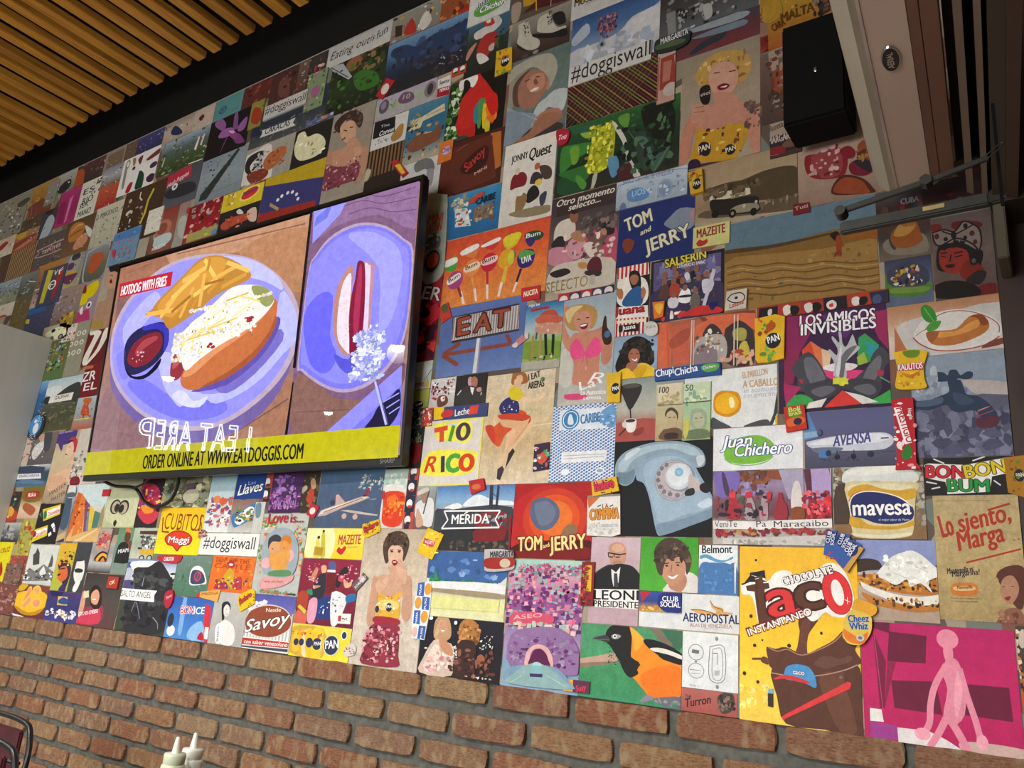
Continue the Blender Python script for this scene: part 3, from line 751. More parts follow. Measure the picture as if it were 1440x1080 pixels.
s 2f3230 -32,55 5,85 48,64 36,9 -22,-1
s b9432c -53,-61 -54,-21 15,-11 66,-46
s d8a03c -54,-21 -25,4 18,-16 0,-41
n 9a4a2c,2a6a4a,ddb 20 8.8,4 -104,88 115,-61
@photo_print|yellow butter tub and sausage print left of the black toffee poster|0|-3566,1507,178,133|9a7848
g 7a7426 8d6a30 d8c0a0 c9a890
s 7a6a28 -94,72 49,81 75,9 -66,8
s a03c2c -54,46 45,49 56,19 -54,16
t fed -37,23 27,27 17.4 b|Rika
s a85a3a -59,-24 -41,0 53,-25 28,-54
@poster|black poster with two yellow and red toffee packs and white sweets|0|-3381,1421,190,160|1f1f24
p d8c030 -70,57 67,77 77,37 -41,9
p ece8e0 -29,52 66,70 70,42 -24,23
s 2a7a3a -53,42 -39,52 -22,28 -41,18
t c03040 -17,28 68,46 16.6 b|Cocosette
p d8c030 -124,-30 4,-6 15,-48 -108,-80
p ece8e0 -95,-30 4,-15 6,-38 -90,-58
s 8a1a30 -109,-40 -85,-30 -75,-49 -100,-58
t c03040 -72,-56 0,-36 15.6 b|Cocosette
p eee 28,-5 46,4 62,-10 44,-19
p ddd 48,-19 64,-12 74,-33 60,-33
p eee 21,-41 40,-31 50,-43 32,-52
p 3c7a5a -90,37 -75,47 -63,23
@photo_print|beach resort photo strip with a blue pool edge, right of the toffee poster|0|-3250,1461,70,224|5a6d80
g c9d0d4 8a98a5 5a6a7c b8a070
s 45566a -48,53 12,61 21,-54 -36,-50
p c5ab78 -43,-92 23,-68 22,-96 -42,-115
p 1d3a6a -51,-115 22,-96 28,-109 -66,-122
@photo_print|street of orange, purple and yellow colonial houses under a pale sky|0|-3095,1464,233,220|c88a4a
g c9d8da c5d8d8 c9a070 d8b070
p c8602c -108,81 -68,71 -74,-34 -115,-98 -126,3
p d87838 -79,76 -32,48 -12,-75 -82,-93 -78,-25
p 7a4a7a -42,52 2,29 29,-70 -3,-74
p 6a8a9a -7,2 12,6 29,-70 12,-70
p dcb83c 2,29 46,6 50,-61 27,-65
p 4a7a70 46,6 92,-3 90,-56 50,-61
p 9a8a6a 90,1 108,37 121,-51 92,-60
n 8a3018,e8b050,7a3a20 30 8.1,4.1 -143,40 -1,-79
p e8c890 -102,-125 92,-60 87,-69 -65,-129
p c05a38 -33,-124 81,-113 82,-152 -16,-141
@sticker|tiny red square sticker below the screen's lower left corner|1|-2992,1537,52,26|b82a30
@photo_print|close-up of a pale fruit with two drawn wide eyes, below the cable|0|-2871,1542,211,268|b9bc98
g a5a890 c2c59e b5b890
s c5c8a2 -78,-112 -100,-19 -67,20 29,18 85,-27 108,-125
e 2c2824 -40,-58 35.3,27.4 0
e b5a890 -37,-59 27.2,22.2 0
e 2a2422 -30,-62 16,15.4 0
e 2c2824 15,-60 34.5,27.1 0
e b5a890 14,-63 26.7,22 0
e 2a2422 3,-65 15.8,15.3 0
s 2a2422 -32,-117 -20,-106 -8,-116 -18,-132
@photo_print|photo of red and orange blossoms in a bowl, right of the wide eyes|0|-2696,1542,138,265|2d2024
s b52a4a -69,16 -4,23 50,-4 53,-54 38,-112 -13,-112 -57,-74 -66,-32
s c8384a -61,-74 69,-79 58,-108 19,-121 -26,-108
s e5902a -49,-57 -14,-49 26,-58 33,-79 -17,-83
n 6a3a8a,e59aa0,d8456a,fc6 40 8.3,4.6 -67,11 78,-63
@photo_print|dark mosaic photo of many small faces and beads below the screen|0|-2491,1568,265,180|6a6450
n 9a946a,3a3530,c9c4a0,5c4a55,776,7a8a6a 150 16.3,9.3 -157,5 150,-89
e b5b098 35,-52 45.2,23.8 0
@photo_print|grey rock and mast photo at the left edge of the bottom area|0|-3696,1384,196,80|7a7b80
g b5b5b2 6a6b70 2f3034
n 444,888,aaa 30 13.1,5.9 -89,25 85,-33
@poster|yellow psychedelic poster of red and brown swirls, left of the church engraving|0|-3537,1365,119,147|a8a04a
n a5442a,6a8a5a,c8b83c,b5302c,785 60 14.1,6.5 -132,66 76,-69
@poster|yellow and red advertising poster at the picture's left edge|0|-3736,1263,229,159|d8cc1c
t a0202a 16,32 94,43 19 b|CRUZ
s a01a20 40,-12 50,-2 77,-39 67,-59
@poster|red psychedelic print with brown arches, above the plate of pastries|0|-3547,1236,148,108|8a4a3c
n b5444a,5b3a30,9a7a6a,a08a5c 60 9.4,4.2 -108,55 119,-50
@photo_print|print of grey ruins and tree bark beside the church engraving|1|-3560,1216,140,84|7a5a50
n 5a4a44,9a7a70,3c3533,877 50 9.3,4.2 -66,37 87,-41
@poster|black and white engraving of a church with two spires under a pale sky|0|-3358,1261,228,153|c5c9c4
g c9cec9 d0d4ce c2c5be
p 444 -63,44 -57,65 -30,44 -13,1 -62,-5 -79,36
p 555 66,22 69,42 88,22 92,-5 59,-12
p 777 -132,-49 -81,-15 -36,-27 24,2 101,-22 127,-57 -121,-69
n 222,eee,555 70 6.9,3.2 -127,-21 119,-59
p ddd 3,-30 28,-4 60,-33 19,-43
@poster|yellow poster of an orange-faced singer, right of the church engraving|0|-3180,1258,125,177|c8b040
g d8a830 b8b43a a8b040
s 3a2440 -42,0 -26,22 18,24 56,-2 58,-45 38,-76
s d0653a -30,-35 -22,-4 19,2 44,-33 11,-56 -19,-48
l 3a1a20 7.9 -31,-33 -11,-28
l 222 4.6 -20,-9 14,-5
n 3a2a2a,e58a3a,c8c83a 40 8.2,4 -72,62 60,7
s 3c2a6a 4,-78 45,-54 49,-89 12,-95
@poster|dark grey poster of a man in glasses and a suit, left of the snack-holding woman|0|-3064,1260,105,183|3c4044
s dcdcd8 -31,-3 -25,32 12,33 36,-1 34,-44 -2,-58 -32,-29
s 2a2c30 -32,-10 -9,-4 26,-8 23,-18 -19,-20
s 3c3c3c -36,36 -4,41 20,25 -37,21
s e5e5e0 -15,-84 -3,-54 28,-48 12,-87
@photo_print|grey sea and rock strip photo above the snack-holding woman|0|-2932,1299,154,108|8a8a8c
g a5a5a5 8d8d90 b5b5b5 2f2a2a
@photo_print|plate of yellow filled pastries at the mural's lower left edge|0|-3368,1121,240,121|7c3430
g 7a4038 6a2c34
s e8b428 -141,-2 -117,26 19,42 113,29 121,-14 61,-40 -51,-42 -120,-24
s b5881c -127,-20 6,-43 114,-19 65,-48 -47,-51
s e8b84a -70,-8 -41,48 -16,54 -14,31 -49,-11
s d8906a -58,-2 -34,44 -19,45 -21,27
s e8b84a -4,50 37,61 69,36 32,16 3,28
s e0a06a 7,46 33,52 51,35 27,27
s e8b84a -65,-25 -32,12 7,19 7,-8 -37,-33
s dc9a6a -51,-25 -25,8 -2,12 -9,-13
e e8b84a 48,-5 42.5,20.6 0
e dc9468 48,-5 27.7,13.7 0
s d0a820 -122,35 -105,59 -48,62 -74,38
p eee -125,-52 -24,-59 -31,-63 -109,-62
@photo_print|dark red meadow photo at the left edge, just above the bricks|0|-3622,1121,265,120|7a4540
n 6a2c30,9a6a60,5a4a3c,b08a80 70 10.4,4.6 -22,38 160,-54
@poster|blue and violet poster with white margarine tubs, just above the bricks|0|-3126,1114,242,107|3d3a78
g 4a3a70 35356a 3f3f80
s 2a2058 -106,72 -60,87 -9,55 -35,36 -98,37
p c8b060 -44,36 25,37 35,6 -37,4
s 2f4a8a -36,19 -8,33 30,27 29,10 -23,11
n eee,dde 34 11.6,5.5 -101,-11 101,-36
n c84a3a,c9a83a,446 20 6.2,3 -101,-11 101,-36
@photo_print|photo of a woman in a pink top raising a snack, above the bricks|0|-2880,1151,249,182|4a3a38
g 3a3434 4a4442 5c3a3c
s 8a3a48 -113,-71 -106,-33 -37,-23 32,-19 28,-79 -129,-90
s c23a55 -125,-72 -53,-42 11,-26 22,-79 -125,-85
s 2c1a1a -73,31 -45,51 -2,34 18,-14 -9,-33 -52,-18
s d29a80 -62,19 -33,36 -6,16 -11,-15 -49,-11
l eee 4.5 -48,1 -24,1
s cf9a80 -116,-65 -134,3 -109,29 -93,-8 -94,-45
p cfd0b0 -118,23 -85,30 -74,6 -109,1
t f5e5e5 -117,-62 6,-42 12.1 b|ESTO ES CHEESE
@sticker|small red and orange wafer sticker on the mountain photo's left corner|2|-2809,1215,68,40|a8362c
t fda -16,-9 15,-2 12 b|OK
@poster|dark table mountain photo with a white place-name ribbon, above the bricks|0|-2604,1180,290,241|3a3a3e
g 6a80b0 dde0e2 8a90a0 3c4240 3a4438 35382f
s 3d5a98 -232,94 -117,110 -112,78 -193,55
s b5b8cc -258,44 -194,75 -117,90 -97,58 -181,43 -248,20
s 4d4a78 -270,-2 -179,39 -93,47 -92,7 -238,-41
s dfe2e4 -125,110 39,115 -50,88 -98,79
s 2b2a2e -101,86 -17,95 38,117 88,93 140,41 156,-100 -41,-122 -100,-103 -111,-18 -73,16
s 3b4436 -258,-50 -160,-9 -117,-42 -97,-111 -246,-114
n 232327,3a3b42,484a4c 60 14.7,7.9 -98,79 144,-27
n 1d1d22,34323c 40 14.6,7.7 -105,-33 137,-101
l 9a9aa8 4.4 -26,61 -28,30
L 77788a 4.4 -61,-54 -44,-22 -3,-74
L 8a8a8a 3.7 70,-65 103,-82 110,-100
p f0efec -179,19 65,20 54,6 61,-17 -174,-19 -165,-1
t 333 -145,-8 38,-6 20.3 -|SALTO ANGEL
@photo_print|print of graffiti lettering and a rainbow badge, left of the man in a black vest|1|-2933,1344,89,118|9c9088
g a8a098 9a8a84
n b53a3a,8a5a70,c8706a,d8a06a 90 7.4,3.8 -52,50 104,-16
t c8404a -30,-2 77,30 25.2 bi|Maracay
s 2a1a18 -30,-58 -23,-36 11,-22 56,-34 70,-59
s e0a03a -21,-59 -13,-40 14,-29 50,-38 63,-59
s 2a1a18 -4,-61 1,-46 19,-39 42,-47 52,-61
s d8803a 8,-61 21,-45 40,-62
@photo_print|man in a black sleeveless sports shirt and orange cap before green|0|-2802,1326,100,162|5a7a5c
g 5f8a62 6a8a80 7a8a80
s 1f2022 -40,-32 -33,19 0,32 35,20 49,-4 52,-41 -36,-42
s 5b3a2c -4,61 16,70 34,53 25,28 -1,36
s e06a3a -7,70 3,83 27,70 26,64
t eee -25,-10 44,-2 13.9 b|MIAMI
s 6b4630 26,24 44,37 64,4 57,-17
@photo_print|street food cart with a canopy on a pale green wall|0|-2680,1354,143,106|a8b5a0
g b5c2ae 9aa898 c0c0b0
p 5a2c34 -35,43 70,44 71,31 -35,32
l 444 4 -12,31 -3,-23
l 444 3.9 60,31 65,-21
n 555,ddd,6a4a50,333 50 7.4,4 -18,26 71,-17
p d8a828 -14,-23 72,-21 71,-37 -12,-37
e 333 8,-51 17.4,11.1 0
e bbb 8,-51 10.2,7.1 0
e 333 54,-49 17.1,11 0
e bbb 54,-49 10,7.1 0
@poster|bright yellow stock-cube poster with brown arched title and a red emblem|0|-2482,1399,250,156|f0c818
g f3b81c f0cc1c f5dc20
t 8a3a1c -97,6 119,-1 54.7 -|CUBITOS
l 8a3a1c 6.6 -111,46 -100,-3 -59,-5
l 8a3a1c 6.2 106,55 108,5 84,2
s 8a2a1c -78,-25 -49,-5 -10,2 42,-4 80,-23 70,-45 28,-52 9,-69 -22,-52 -55,-47
s d83a24 -71,-25 -46,-8 -9,-2 41,-7 74,-23 64,-42 22,-49 7,-64 -18,-49 -51,-44
t fff -53,-39 63,-39 19.9 bo8a1a14|Maggi
@sticker|red and white round candy sticker overlapping the yellow poster's lower edge|1|-2501,1306,140,21|b83a40
c
s b03038 -69,9 52,14 66,1 41,-14 -52,-11
t eee -32,-8 23,-6 12.7 b|CARLTON
@poster|white cartoon poster of a leaping group in red and orange, below the screen|0|-2290,1535,132,278|bfd0d8
g 7fb0c4 98bcc8 c5d2d2 dfe3e0
n d8603a,c8404a,f0c8a0,5a5a8a,eee,b86a8a 80 9.6,5.8 -50,-26 62,-119
e e0804a -18,-32 18.9,12.7 0
e d8603a 18,-39 20.5,11.4 0
@poster|navy blue poster with white curly title, above the photo of canned food|0|-2149,1588,145,171|1f3f80
g 2a5298 1b3a7c
t eee -57,-74 65,-59 31.7 bio1a2a5a|Llaves
t 9ad -12,-41 26,-38 11.3 -|Las
@photo_print|opened blue snack packet on a wooden table, below the navy title poster|0|-2165,1448,116,103|8a7a70
g 8a6a60 9a8880 c9c9c4
s 3a7ab0 -51,4 11,24 50,40 69,1 -9,-32 -36,-32
s e5e8ea -33,-10 27,29 56,18 -2,-27
n 7a5a2a,c89a5a,2a2a2a,5a8a4a 40 6.3,3.9 -34,24 61,-15
@sign_print|white strip with a thin black hashtag, right of the yellow stock-cube poster|0|-2208,1359,296,69|e9e8e4
t 222 -129,-13 131,-13 37 -|#doggiswall
@photo_print|photo of a white-rimmed round-lettered badge on green water, left of the orange concert poster|0|-2365,1255,183,129|5c7468
g 6f857c 587a68 4c7460
n 4a6458,7a9588,6a8a70 60 4.7,2.7 -116,54 106,-57
s e5e5e2 -2,27 27,33 56,21 84,-18 58,-24 34,-28 -4,-26 -12,7
s 3a4466 -2,17 49,15 74,-15 39,-24 -1,-21
e b54a5a 31,0 18.9,16.1 0
e 3a4466 31,0 12.6,11.7 0
l b54a5a 5 27,-13 37,13
l 2f4a44 6.1 -49,-9 -46,2
@poster|orange psychedelic concert poster with red lettering, below the hashtag strip|0|-2166,1268,211,109|e2702a
g e07028 dc6a26
N e58a30,c85820,e8803a 60 8.6,5.1 -107,51 113,-43
t b84a1c -93,35 84,33 14.5 b|TOP OF THE
t b84a1c -90,17 86,15 14.5 b|CASTLE
s a8303c -29,33 -8,43 11,27 2,20 -19,21
e eec -9,29 10.6,3.6 0
s c8a02a -35,-7 -13,19 15,2 17,-23 39,-40 -64,-48
s a8304a -77,-45 -31,-21 0,-45
s b5384c 16,-41 25,-12 53,-7 57,-42
n 6a2a5a,e8c83a,b5303c,3a4a6a 50 4.8,2.9 -76,-9 86,-44
@poster|cartoon greeting poster of a floral heart wreath with two sweethearts, right of the hashtag strip|0|-1955,1336,206,238|b5bab5
g b9beb9 b0b6b2
n c8554a,5a8a4a,d8a85a,8aa06a,d8d0b0 90 6.9,4.3 -139,106 -36,74
n c8554a,5a8a4a,d8a85a,8aa06a,e5a08a 70 6.8,4.3 -134,66 -48,-70
n c8554a,5a8a4a,d8a85a,8aa06a,e5a08a 70 6.3,4.2 48,81 107,-61
n 6a8a5a,c8554a,7a9a6a 30 5.4,3.4 -59,-109 95,-115
s 98a5b0 -30,74 30,71 76,30 85,-31 57,-66 -38,-66 -76,-26 -76,38
t b52a44 -75,89 14,92 33.1 b|Love
t b52a44 26,92 84,93 26.1 b|is...
s 5a8a5a -25,-52 52,-46 62,-63 -27,-66
e e8a8b0 -53,-29 21.8,15.9 0
e e8a8b0 48,-5 18.8,16.9 0
s d89a4a -43,7 -21,18 5,8 32,15 49,2 47,-22 39,-43 -10,-48 -36,-32
s d8a070 -51,17 -38,38 -11,39 2,11 -23,2 -43,5
s d8954a -3,39 18,51 46,36 48,15 24,5 2,11
s 3a3a40 -53,13 -58,42 -31,56 -5,49 -4,35 -37,35 -48,24
s c87a2a -2,35 7,53 34,52 48,36 40,29 16,39
l 222 2.2 -37,14 -30,12
l 222 2.2 14,15 20,16
s d89a9a -70,-88 -48,-70 0,-68 38,-70 76,-59 75,-75 43,-90 8,-99 -39,-104 -61,-102
t 333 -46,-86 36,-83 7.5 -|when you share
p 333 63,-112 99,-111 100,-115 64,-116
@poster|blue ice-pop poster with a red stick lolly, just above the bricks|0|-2342,1124,230,128|3a68b0
g 2f5fae 3a70bc 4a86c8
s 7aa8d8 -45,63 -26,64 -22,-45 -43,-39
s 88b5e0 17,-28 70,-3 99,-57 15,-60
t c81a3a -48,13 21,16 22.4 bofff|BON
t e8eef5 24,15 76,19 20.6 b|ICE
s c8303a 75,37 85,48 105,39 113,0 124,-58 100,-59
p eeece8 93,-19 112,-19 120,-55 98,-53
s b02030 63,-56 80,-34 99,-57
e e8e8e8 -81,-42 21.9,16.5 0
e 2a3040 -92,-10 16.9,21.7 0
@photo_print|black and white portrait of a woman with a long braid beside the ice-pop poster|0|-2143,1137,163,154|b0afaa
g b5b3ae a8a7a3
s 222 -40,26 -40,44 -18,50 -1,41 1,25 -21,20 -18,-8 -23,-22
s ddd8d2 -30,30 -18,41 -2,32 -2,11 -16,5 -26,13
s e0dcd8 -19,-4 24,-15 42,-38 40,-72 -16,-73 -41,-30
s f0eeea -53,-28 -39,-16 -19,-25 -17,-71 -43,-70
t 333 -30,-67 -36,-26 8.1 b|BLANCO
l 333 1.8 -20,27 -14,27
l 444 1.8 -14,12 -6,13
@poster|white picket fence poster with a big brown oval chocolate logo, just above the bricks|0|-1956,1138,206,155|7a80a0
g 4f52a0 6a6ab0 d5d8dc dddcd8
n e5e5ea 20 9.4,5.8 -100,60 -13,38
p e5e3de -115,32 -99,36 89,24 112,-48 -119,-54
z b0b0b0 16 -120,31 106,-45
s 8a4430 -108,-2 -86,30 -16,49 59,42 97,15 89,-15 28,-39 -46,-40 -93,-25
L d8c8b8 3.1 -108,-2 -86,30 -16,49 59,42 97,15 89,-15 28,-39 -46,-40 -93,-25 -108,-2
t e8d8c8 -18,29 46,34 11.3 b|Nestle
t fffaf0 -101,-34 93,7 33.2 bio3a1a14|Savoy
p b8342c -125,-49 101,-47 101,-62 -123,-68
t f5e8e0 -94,-64 97,-59 11.2 b|con sabor venezolano
p 445 -119,-71 101,-65 100,-73 -121,-75
@sticker|small yellow dotted gum sticker at the chocolate poster's top left corner|1|-2070,1194,80,28|d8b81c
c
p dcb81c -41,7 -30,18 18,36 34,30 41,-6 -16,-33 -26,-27
n 8a5a1a,6a4a2a 30 2.3,1.4 -37,21 42,-19
t c8303a -24,-13 24,14 17 bo6a1a1a|Bolero
@sticker|small yellow box sticker on the ice-pop poster's top edge|1|-2253,1197,103,29|d8a050
c
p d8a050 -48,12 52,23 46,-15 -48,-5
t 8a4a2a -38,1 45,8 7.9 b|MAIZINA
p b5343a -69,1 -50,9 -47,-5 -64,-6
@sticker|dark pink oval candy sticker at the mountain photo's lower right|2|-2457,1176,54,51|a8283c
c
s a8283c -27,16 1,31 19,22 21,-7 8,-27 -14,-21
t ecc -17,-2 15,11 8.9 bi|Toro
@poster|dark red party poster with two dancers and a large soda bottle|0|-1732,1236,233,179|7a1f38
g 8a2440 7c2038 6a1c34
s 4c5a90 -8,83 17,82 21,64 -4,65
p ddd -10,61 22,61 23,54 -11,54
p 6a1c24 -11,53 24,54 32,-3 -3,-3
p 283a78 -35,-13 26,-10 35,-72 -31,-73
s d8a888 -38,69 -19,72 -14,56 -29,49
s 2a2c38 -50,35 -25,51 -13,43 -8,-2 -28,-22 -63,-18
s c88a6a -59,9 -56,15 -32,16 -31,13 -53,6
s c88a6a -75,34 -59,65 -48,58 -59,28
s d89ab0 -66,-27 -36,-19 -30,-54 -38,-84 -63,-82
s c8604a -113,-59 -90,-52 -69,-57 -70,-92 -117,-86
s a8402c -115,-7 -76,-5 -75,-51 -109,-53
s 2a8a5a -82,1 -63,5 -57,-11 -75,-8
p c8c040 -111,-46 -103,-39 -72,-54 -77,-64
s 2a2228 45,62 61,72 73,59 57,46 45,14 30,19 30,42
s e0e0e2 20,0 77,-7 78,-35 56,-83 32,-82
n eee,999,666 40 3.8,2.5 23,-4 90,-72
s 2a6aa0 77,-7 112,1 119,-14 85,-25
s d8a888 58,40 79,28 92,35 90,19 68,15
e c8485a 49,39 12.1,9.5 0
n e5b0b8,d8607a 26 3.5,2.3 -95,80 -35,10
n e5b0b8,d86080 22 3.3,2.3 27,80 124,30
p e5e0dc 54,-54 108,-52 109,-79 55,-80
p b5343a 60,-60 71,-59 72,-74 61,-74
n 555 10 2.3,1.5 78,-58 109,-76
n 6a88c8,dde 12 3.8,2.5 -28,-22 27,-57
@sticker|small grey wafer packet sticker tilted on the party poster's right edge|1|-1607,1264,65,38|8a6a70
c
p 6a5a5c 8,29 29,15 -9,-22 -30,-6
p c5b0b0 3,23 22,13 11,2 -9,14
t ddd -13,-15 21,18 7.4 b|SORRISO
@poster|bright yellow corn-flour poster with five packets and a round navy logo, above the bricks|0|-1734,1102,235,87|ecc82c
g e8d050 f0cc30 ecd840
s c8a03a -128,30 10,35 19,-38 -112,-36
s e0b830 -110,17 -89,23 -74,-23 -102,-30
s d8a828 -84,21 -56,25 -43,-30 -76,-31
s e5c8a0 -69,20 -45,26 -31,-38 -64,-37
s e8b828 -60,25 -31,28 -16,-39 -44,-42
s ecc030 -32,30 11,30 12,-41 -21,-42
e 2a3350 -93,-6 10.3,9.4 0
e 2a3350 -71,-5 10.2,9.4 0
e 2a3350 -39,-4 14.3,13 0
e 2a3350 -8,-5 18.3,15.7 0
t eee -19,-10 6,-7 9.2 b|PAN
n d8802a,c8602a 14 4.5,2.9 -111,21 7,14
e 2a3350 49,-4 28.7,25.5 0
e ccd0b0 49,-4 31.5,27.3 0
e 2a3350 49,-4 27.4,24.5 0
t f5f5ea 28,-15 76,-8 21 b|PAN
e e8e8e0 93,25 12.1,11.8 0
e 2a3350 93,25 8.7,9.1 0
l ddd8a0 2.9 9,23 9,-42
@poster|tall beige poster of a short-haired model in a yellow bustier and red patterned skirt|0|-1495,1235,237,353|c5b5a2
m 2
g b8a890 c8b8a4 cbbfae c2b8aa
m 1
s 4a382c -46,124 -42,149 -27,166 2,172 28,166 46,145 44,117 32,92 22,129 -1,134 -21,128 -19,93 -31,87
n 6a5444,2e2018,5a4434 40 4.4,3.2 -45,165 42,132
s d8b098 -24,121 -13,131 8,133 27,123 30,101 21,79 6,68 -8,78 -20,97
s c89c80 -17,78 21,82 28,61 62,56 69,42 61,15 42,2 14,-3 -39,7 -67,20 -63,45 -34,56 -9,60
s c0947a -69,45 -55,49 -41,22 -43,-15 -47,-39 -43,-54 -50,-74 -67,-74 -73,-53 -71,-4
s c0947a 46,56 63,53 74,21 81,-26 75,-52 60,-56 46,-34 46,2 37,31
s d0a58a 10,85 18,98 32,92 48,71 51,38 36,40 14,70
l b88a70 1.5 15,91 35,74
l b88a70 1.4 21,95 41,74
s d0a58a -56,33 -32,44 -16,50 -13,41 -20,23 -43,9
l b58a70 1.5 -45,43 -21,29
s 8a1c20 -7,92 2,96 14,91 12,84 4,80 -4,85
s fff -3,91 9,91 7,89 -1,89
l 2a1a18 2.6 -20,120 -7,122
l 2a1a18 2.6 8,122 21,120
e 2a1a18 -11,117 5.1,2.2 0
e 2a1a18 15,117 5.1,2.2 0
l b08870 1.1 2,117 3,102
s d8a838 -39,10 -16,2 5,0 28,13 38,13 38,-10 39,-52 -37,-51 -42,-33 -40,-9
s e5c878 -39,-15 -11,-7 28,-11 31,-29 -40,-33
n d8c060,c8802a,eee 24 3.4,2.4 -37,1 37,-40
e 2a3040 3,-26 10.9,10.7 0
t eee -5,-29 13,-27 7.7 b|PAN
e 2a3040 -38,-33 6.8,9 0
s 9c2838 -41,-51 39,-53 39,-68 -40,-69
s 8a3040 -42,-69 39,-68 49,-92 54,-143 54,-169 -68,-172 -70,-140 -62,-101
n c87a88,e0b8b8,6a2030,b84a58,d89aa0,4a2030 130 5.2,3.6 -71,-77 51,-163
@sticker|long blue and white biscuit wrapper sticker with round biscuits, beside the model poster|1|-1377,1208,45,139|3f66a8
c
p dfe2e8 -22,67 19,71 24,51 26,-1 18,-70 -23,-69 -30,1
p 3560a8 -22,67 0,70 1,35 -23,35
p 3560a8 -3,34 22,33 23,2 -1,2
p 3560a8 -25,-1 -4,0 -2,-34 -24,-33
p 3560a8 -4,-37 19,-37 17,-68 -5,-69
e d89a3a 13,53 11.8,14.5 0
e d89a3a -15,18 11.1,14.5 0
e d89a3a 10,-15 11.7,14.8 0
e d5b0a8 -16,-53 8.6,13.1 0
t e8ecf4 -9,38 -9,64 6.4 b|PULAR
t e8ecf4 13,4 12,30 6.3 b|PUIG
t e8ecf4 -11,-34 -12,-5 6.3 b|MARIA
t e8ecf4 10,-68 10,-42 6.2 b|PUIG
@sticker|small grey crumpled sachet sticker by the yellow corn-flour poster's corner|1|-1613,1092,43,17|c5c0b8
c
s c8c4bc -18,3 3,17 22,12 22,-9 -8,-17 -18,-9
n 999,777,b0505a 16 2.7,1.8 -17,9 22,-9
@photo_print|yellow oil advert with two bottles, left of the short-haired model|0|-1732,1370,235,85|ecc428
g f0dc60 f0c828
s f0e8b0 -117,41 -8,41 -9,-45 -107,-45
p f2e8a8 -117,41 -17,41 -14,-44 -105,-44
s c8b840 -54,11 -54,31 -45,31 -38,11 -30,-36 -49,-38
s d8c850 -74,-10 -74,10 -65,10 -55,-10 -49,-40 -77,-40
p b09020 -77,-10 -40,-13 -42,-36 -77,-34
e 3a2a1a -66,16 6,4.7 0
e 3a2a1a -49,34 4.9,4 0
t b53a30 18,-3 104,0 26.1 b|MAZEITE
s c8242c 15,-22 22,-10 33,-15 45,-6 51,-14 44,-24 34,-31
l c8903a 2.4 55,-10 96,-8
@sticker|dotted yellow gum packet sticker at the oil advert's top right|1|-1585,1411,44,22|dcb81c
c
p dcb420 -41,13 18,27 30,-6 -17,-24 -37,-17
n 6a4a1a 26 3.1,2.2 -35,18 25,-16
t c8303a -28,-11 21,11 16.4 bo6a1a1a|Bolero
@sticker|yellow crisp packet sticker tilted at the model poster's upper right corner|1|-1374,1377,35,77|e0b820
c
p e2b822 -13,39 42,21 12,-43 -42,-24
s e8c83a -7,29 27,20 11,7 -14,11
n c89018,f0d860 18 4.3,3.2 -34,29 34,-29
p b54058 -20,12 18,2 9,-11 -24,-2
t f5d0d8 -18,-1 13,-5 8.2 b|RAQUETY
@photo_print|blue photo of a white airliner with a red tail flying left|0|-1698,1546,257,264|44607c
g 4a6880 476480 4a5c7a 4a5874
p b8a8a0 -119,-100 -108,-82 -69,-72 68,-40 83,-48 30,-63 -24,-77 -86,-97
p e0d0c0 -118,-96 -104,-83 -62,-72 68,-43 76,-46 -25,-73
p c8a8a0 -51,-69 -54,-38 -44,-36 -13,-59
p 9a2a48 55,-45 76,-13 81,-18 74,-44
s 4a2a38 54,-43 64,-38 68,-44
p c0b0a8 -30,-83 5,-81 122,-95 119,-99 36,-92
p 9a8a88 77,-53 110,-50 105,-54
e 39404e -64,-60 10.3,8.2 0
e c8a898 -9,-99 10,8 0
e c8a898 35,-101 9.8,7.9 0
l 7a3a3a 2.5 -95,-88 55,-48
n 9ab0b0,c5ccc0,a8a898 40 4.2,3.1 35,21 130,-24
@photo_print|photo of a tall glass jar of red fruit punch on pale green|0|-1525,1494,87,162|b5c5bc
g a5bcae c5d4cc d8ddd8 d0c5c0
n 9ab5a5,d5ddd0 20 6.7,5 -40,68 43,41
s e0dcd8 -35,38 31,37 38,12 -34,13
s d8401f -33,18 36,16 42,-26 41,-65 17,-77 -16,-74 -33,-60 -35,-21
s e8702a -23,3 10,8 20,-17 -11,-26
n f08a2a,e8a040,c8301a,f05a3a 26 6.7,4.9 -37,9 40,-60
l e5e5e5 3.5 -31,36 30,34
s a83a40 -48,14 -36,23 -31,4 -43,-1
@sign_print|narrow vertical strip of red squares with white lip emblems, right of the punch jar|0|-1462,1494,37,163|b84a44
z 2a2a38 1 -22,95 14,-82
p 2a2a3c -20,50 16,50 17,8 -16,8
p 2a2a3c -18,8 17,7 15,-37 -19,-37
e e8e4e0 -1,74 10.9,11.7 0
e e8e4e0 -3,31 10.8,11.5 0
e e8e4e0 -3,-14 10.8,11.4 0
e e8e4e0 -3,-58 10.8,11.3 0
e 333 2,64 8.9,3.9 0
e b8342c 0,22 8.9,3.8 0
e b8342c -1,-22 8.9,3.8 0
e 333 0,-66 8.8,3.7 0
@photo_print|man in white with a raised stick, photo right of the red emblem strip|0|-1409,1469,66,112|6a6468
g 9aa5a8 7a7270 6a5a58
s d8d8d8 -37,2 -15,21 21,25 32,-3 29,-49 -5,-45 -26,-31
s a07a68 -20,35 0,45 7,21 -7,11
s ccc5bc -37,40 -1,54 6,44 -29,33
l 444 4.4 9,44 -3,-17
s c5a088 -27,-3 -9,-21 1,-45 -23,-50
@photo_print|purple neon waterfall photo under the screen, right of the lip-emblem strip|0|-1972,1572,142,228|3a2048
g 2a1a2c 4a2a58 40224c
n 8a5aa8,a878b8,5a3a78 60 7.5,5 -54,-2 45,-70
n 9a5aa8,7a3a88,c888b8 50 7.6,4.9 -73,-57 68,-102
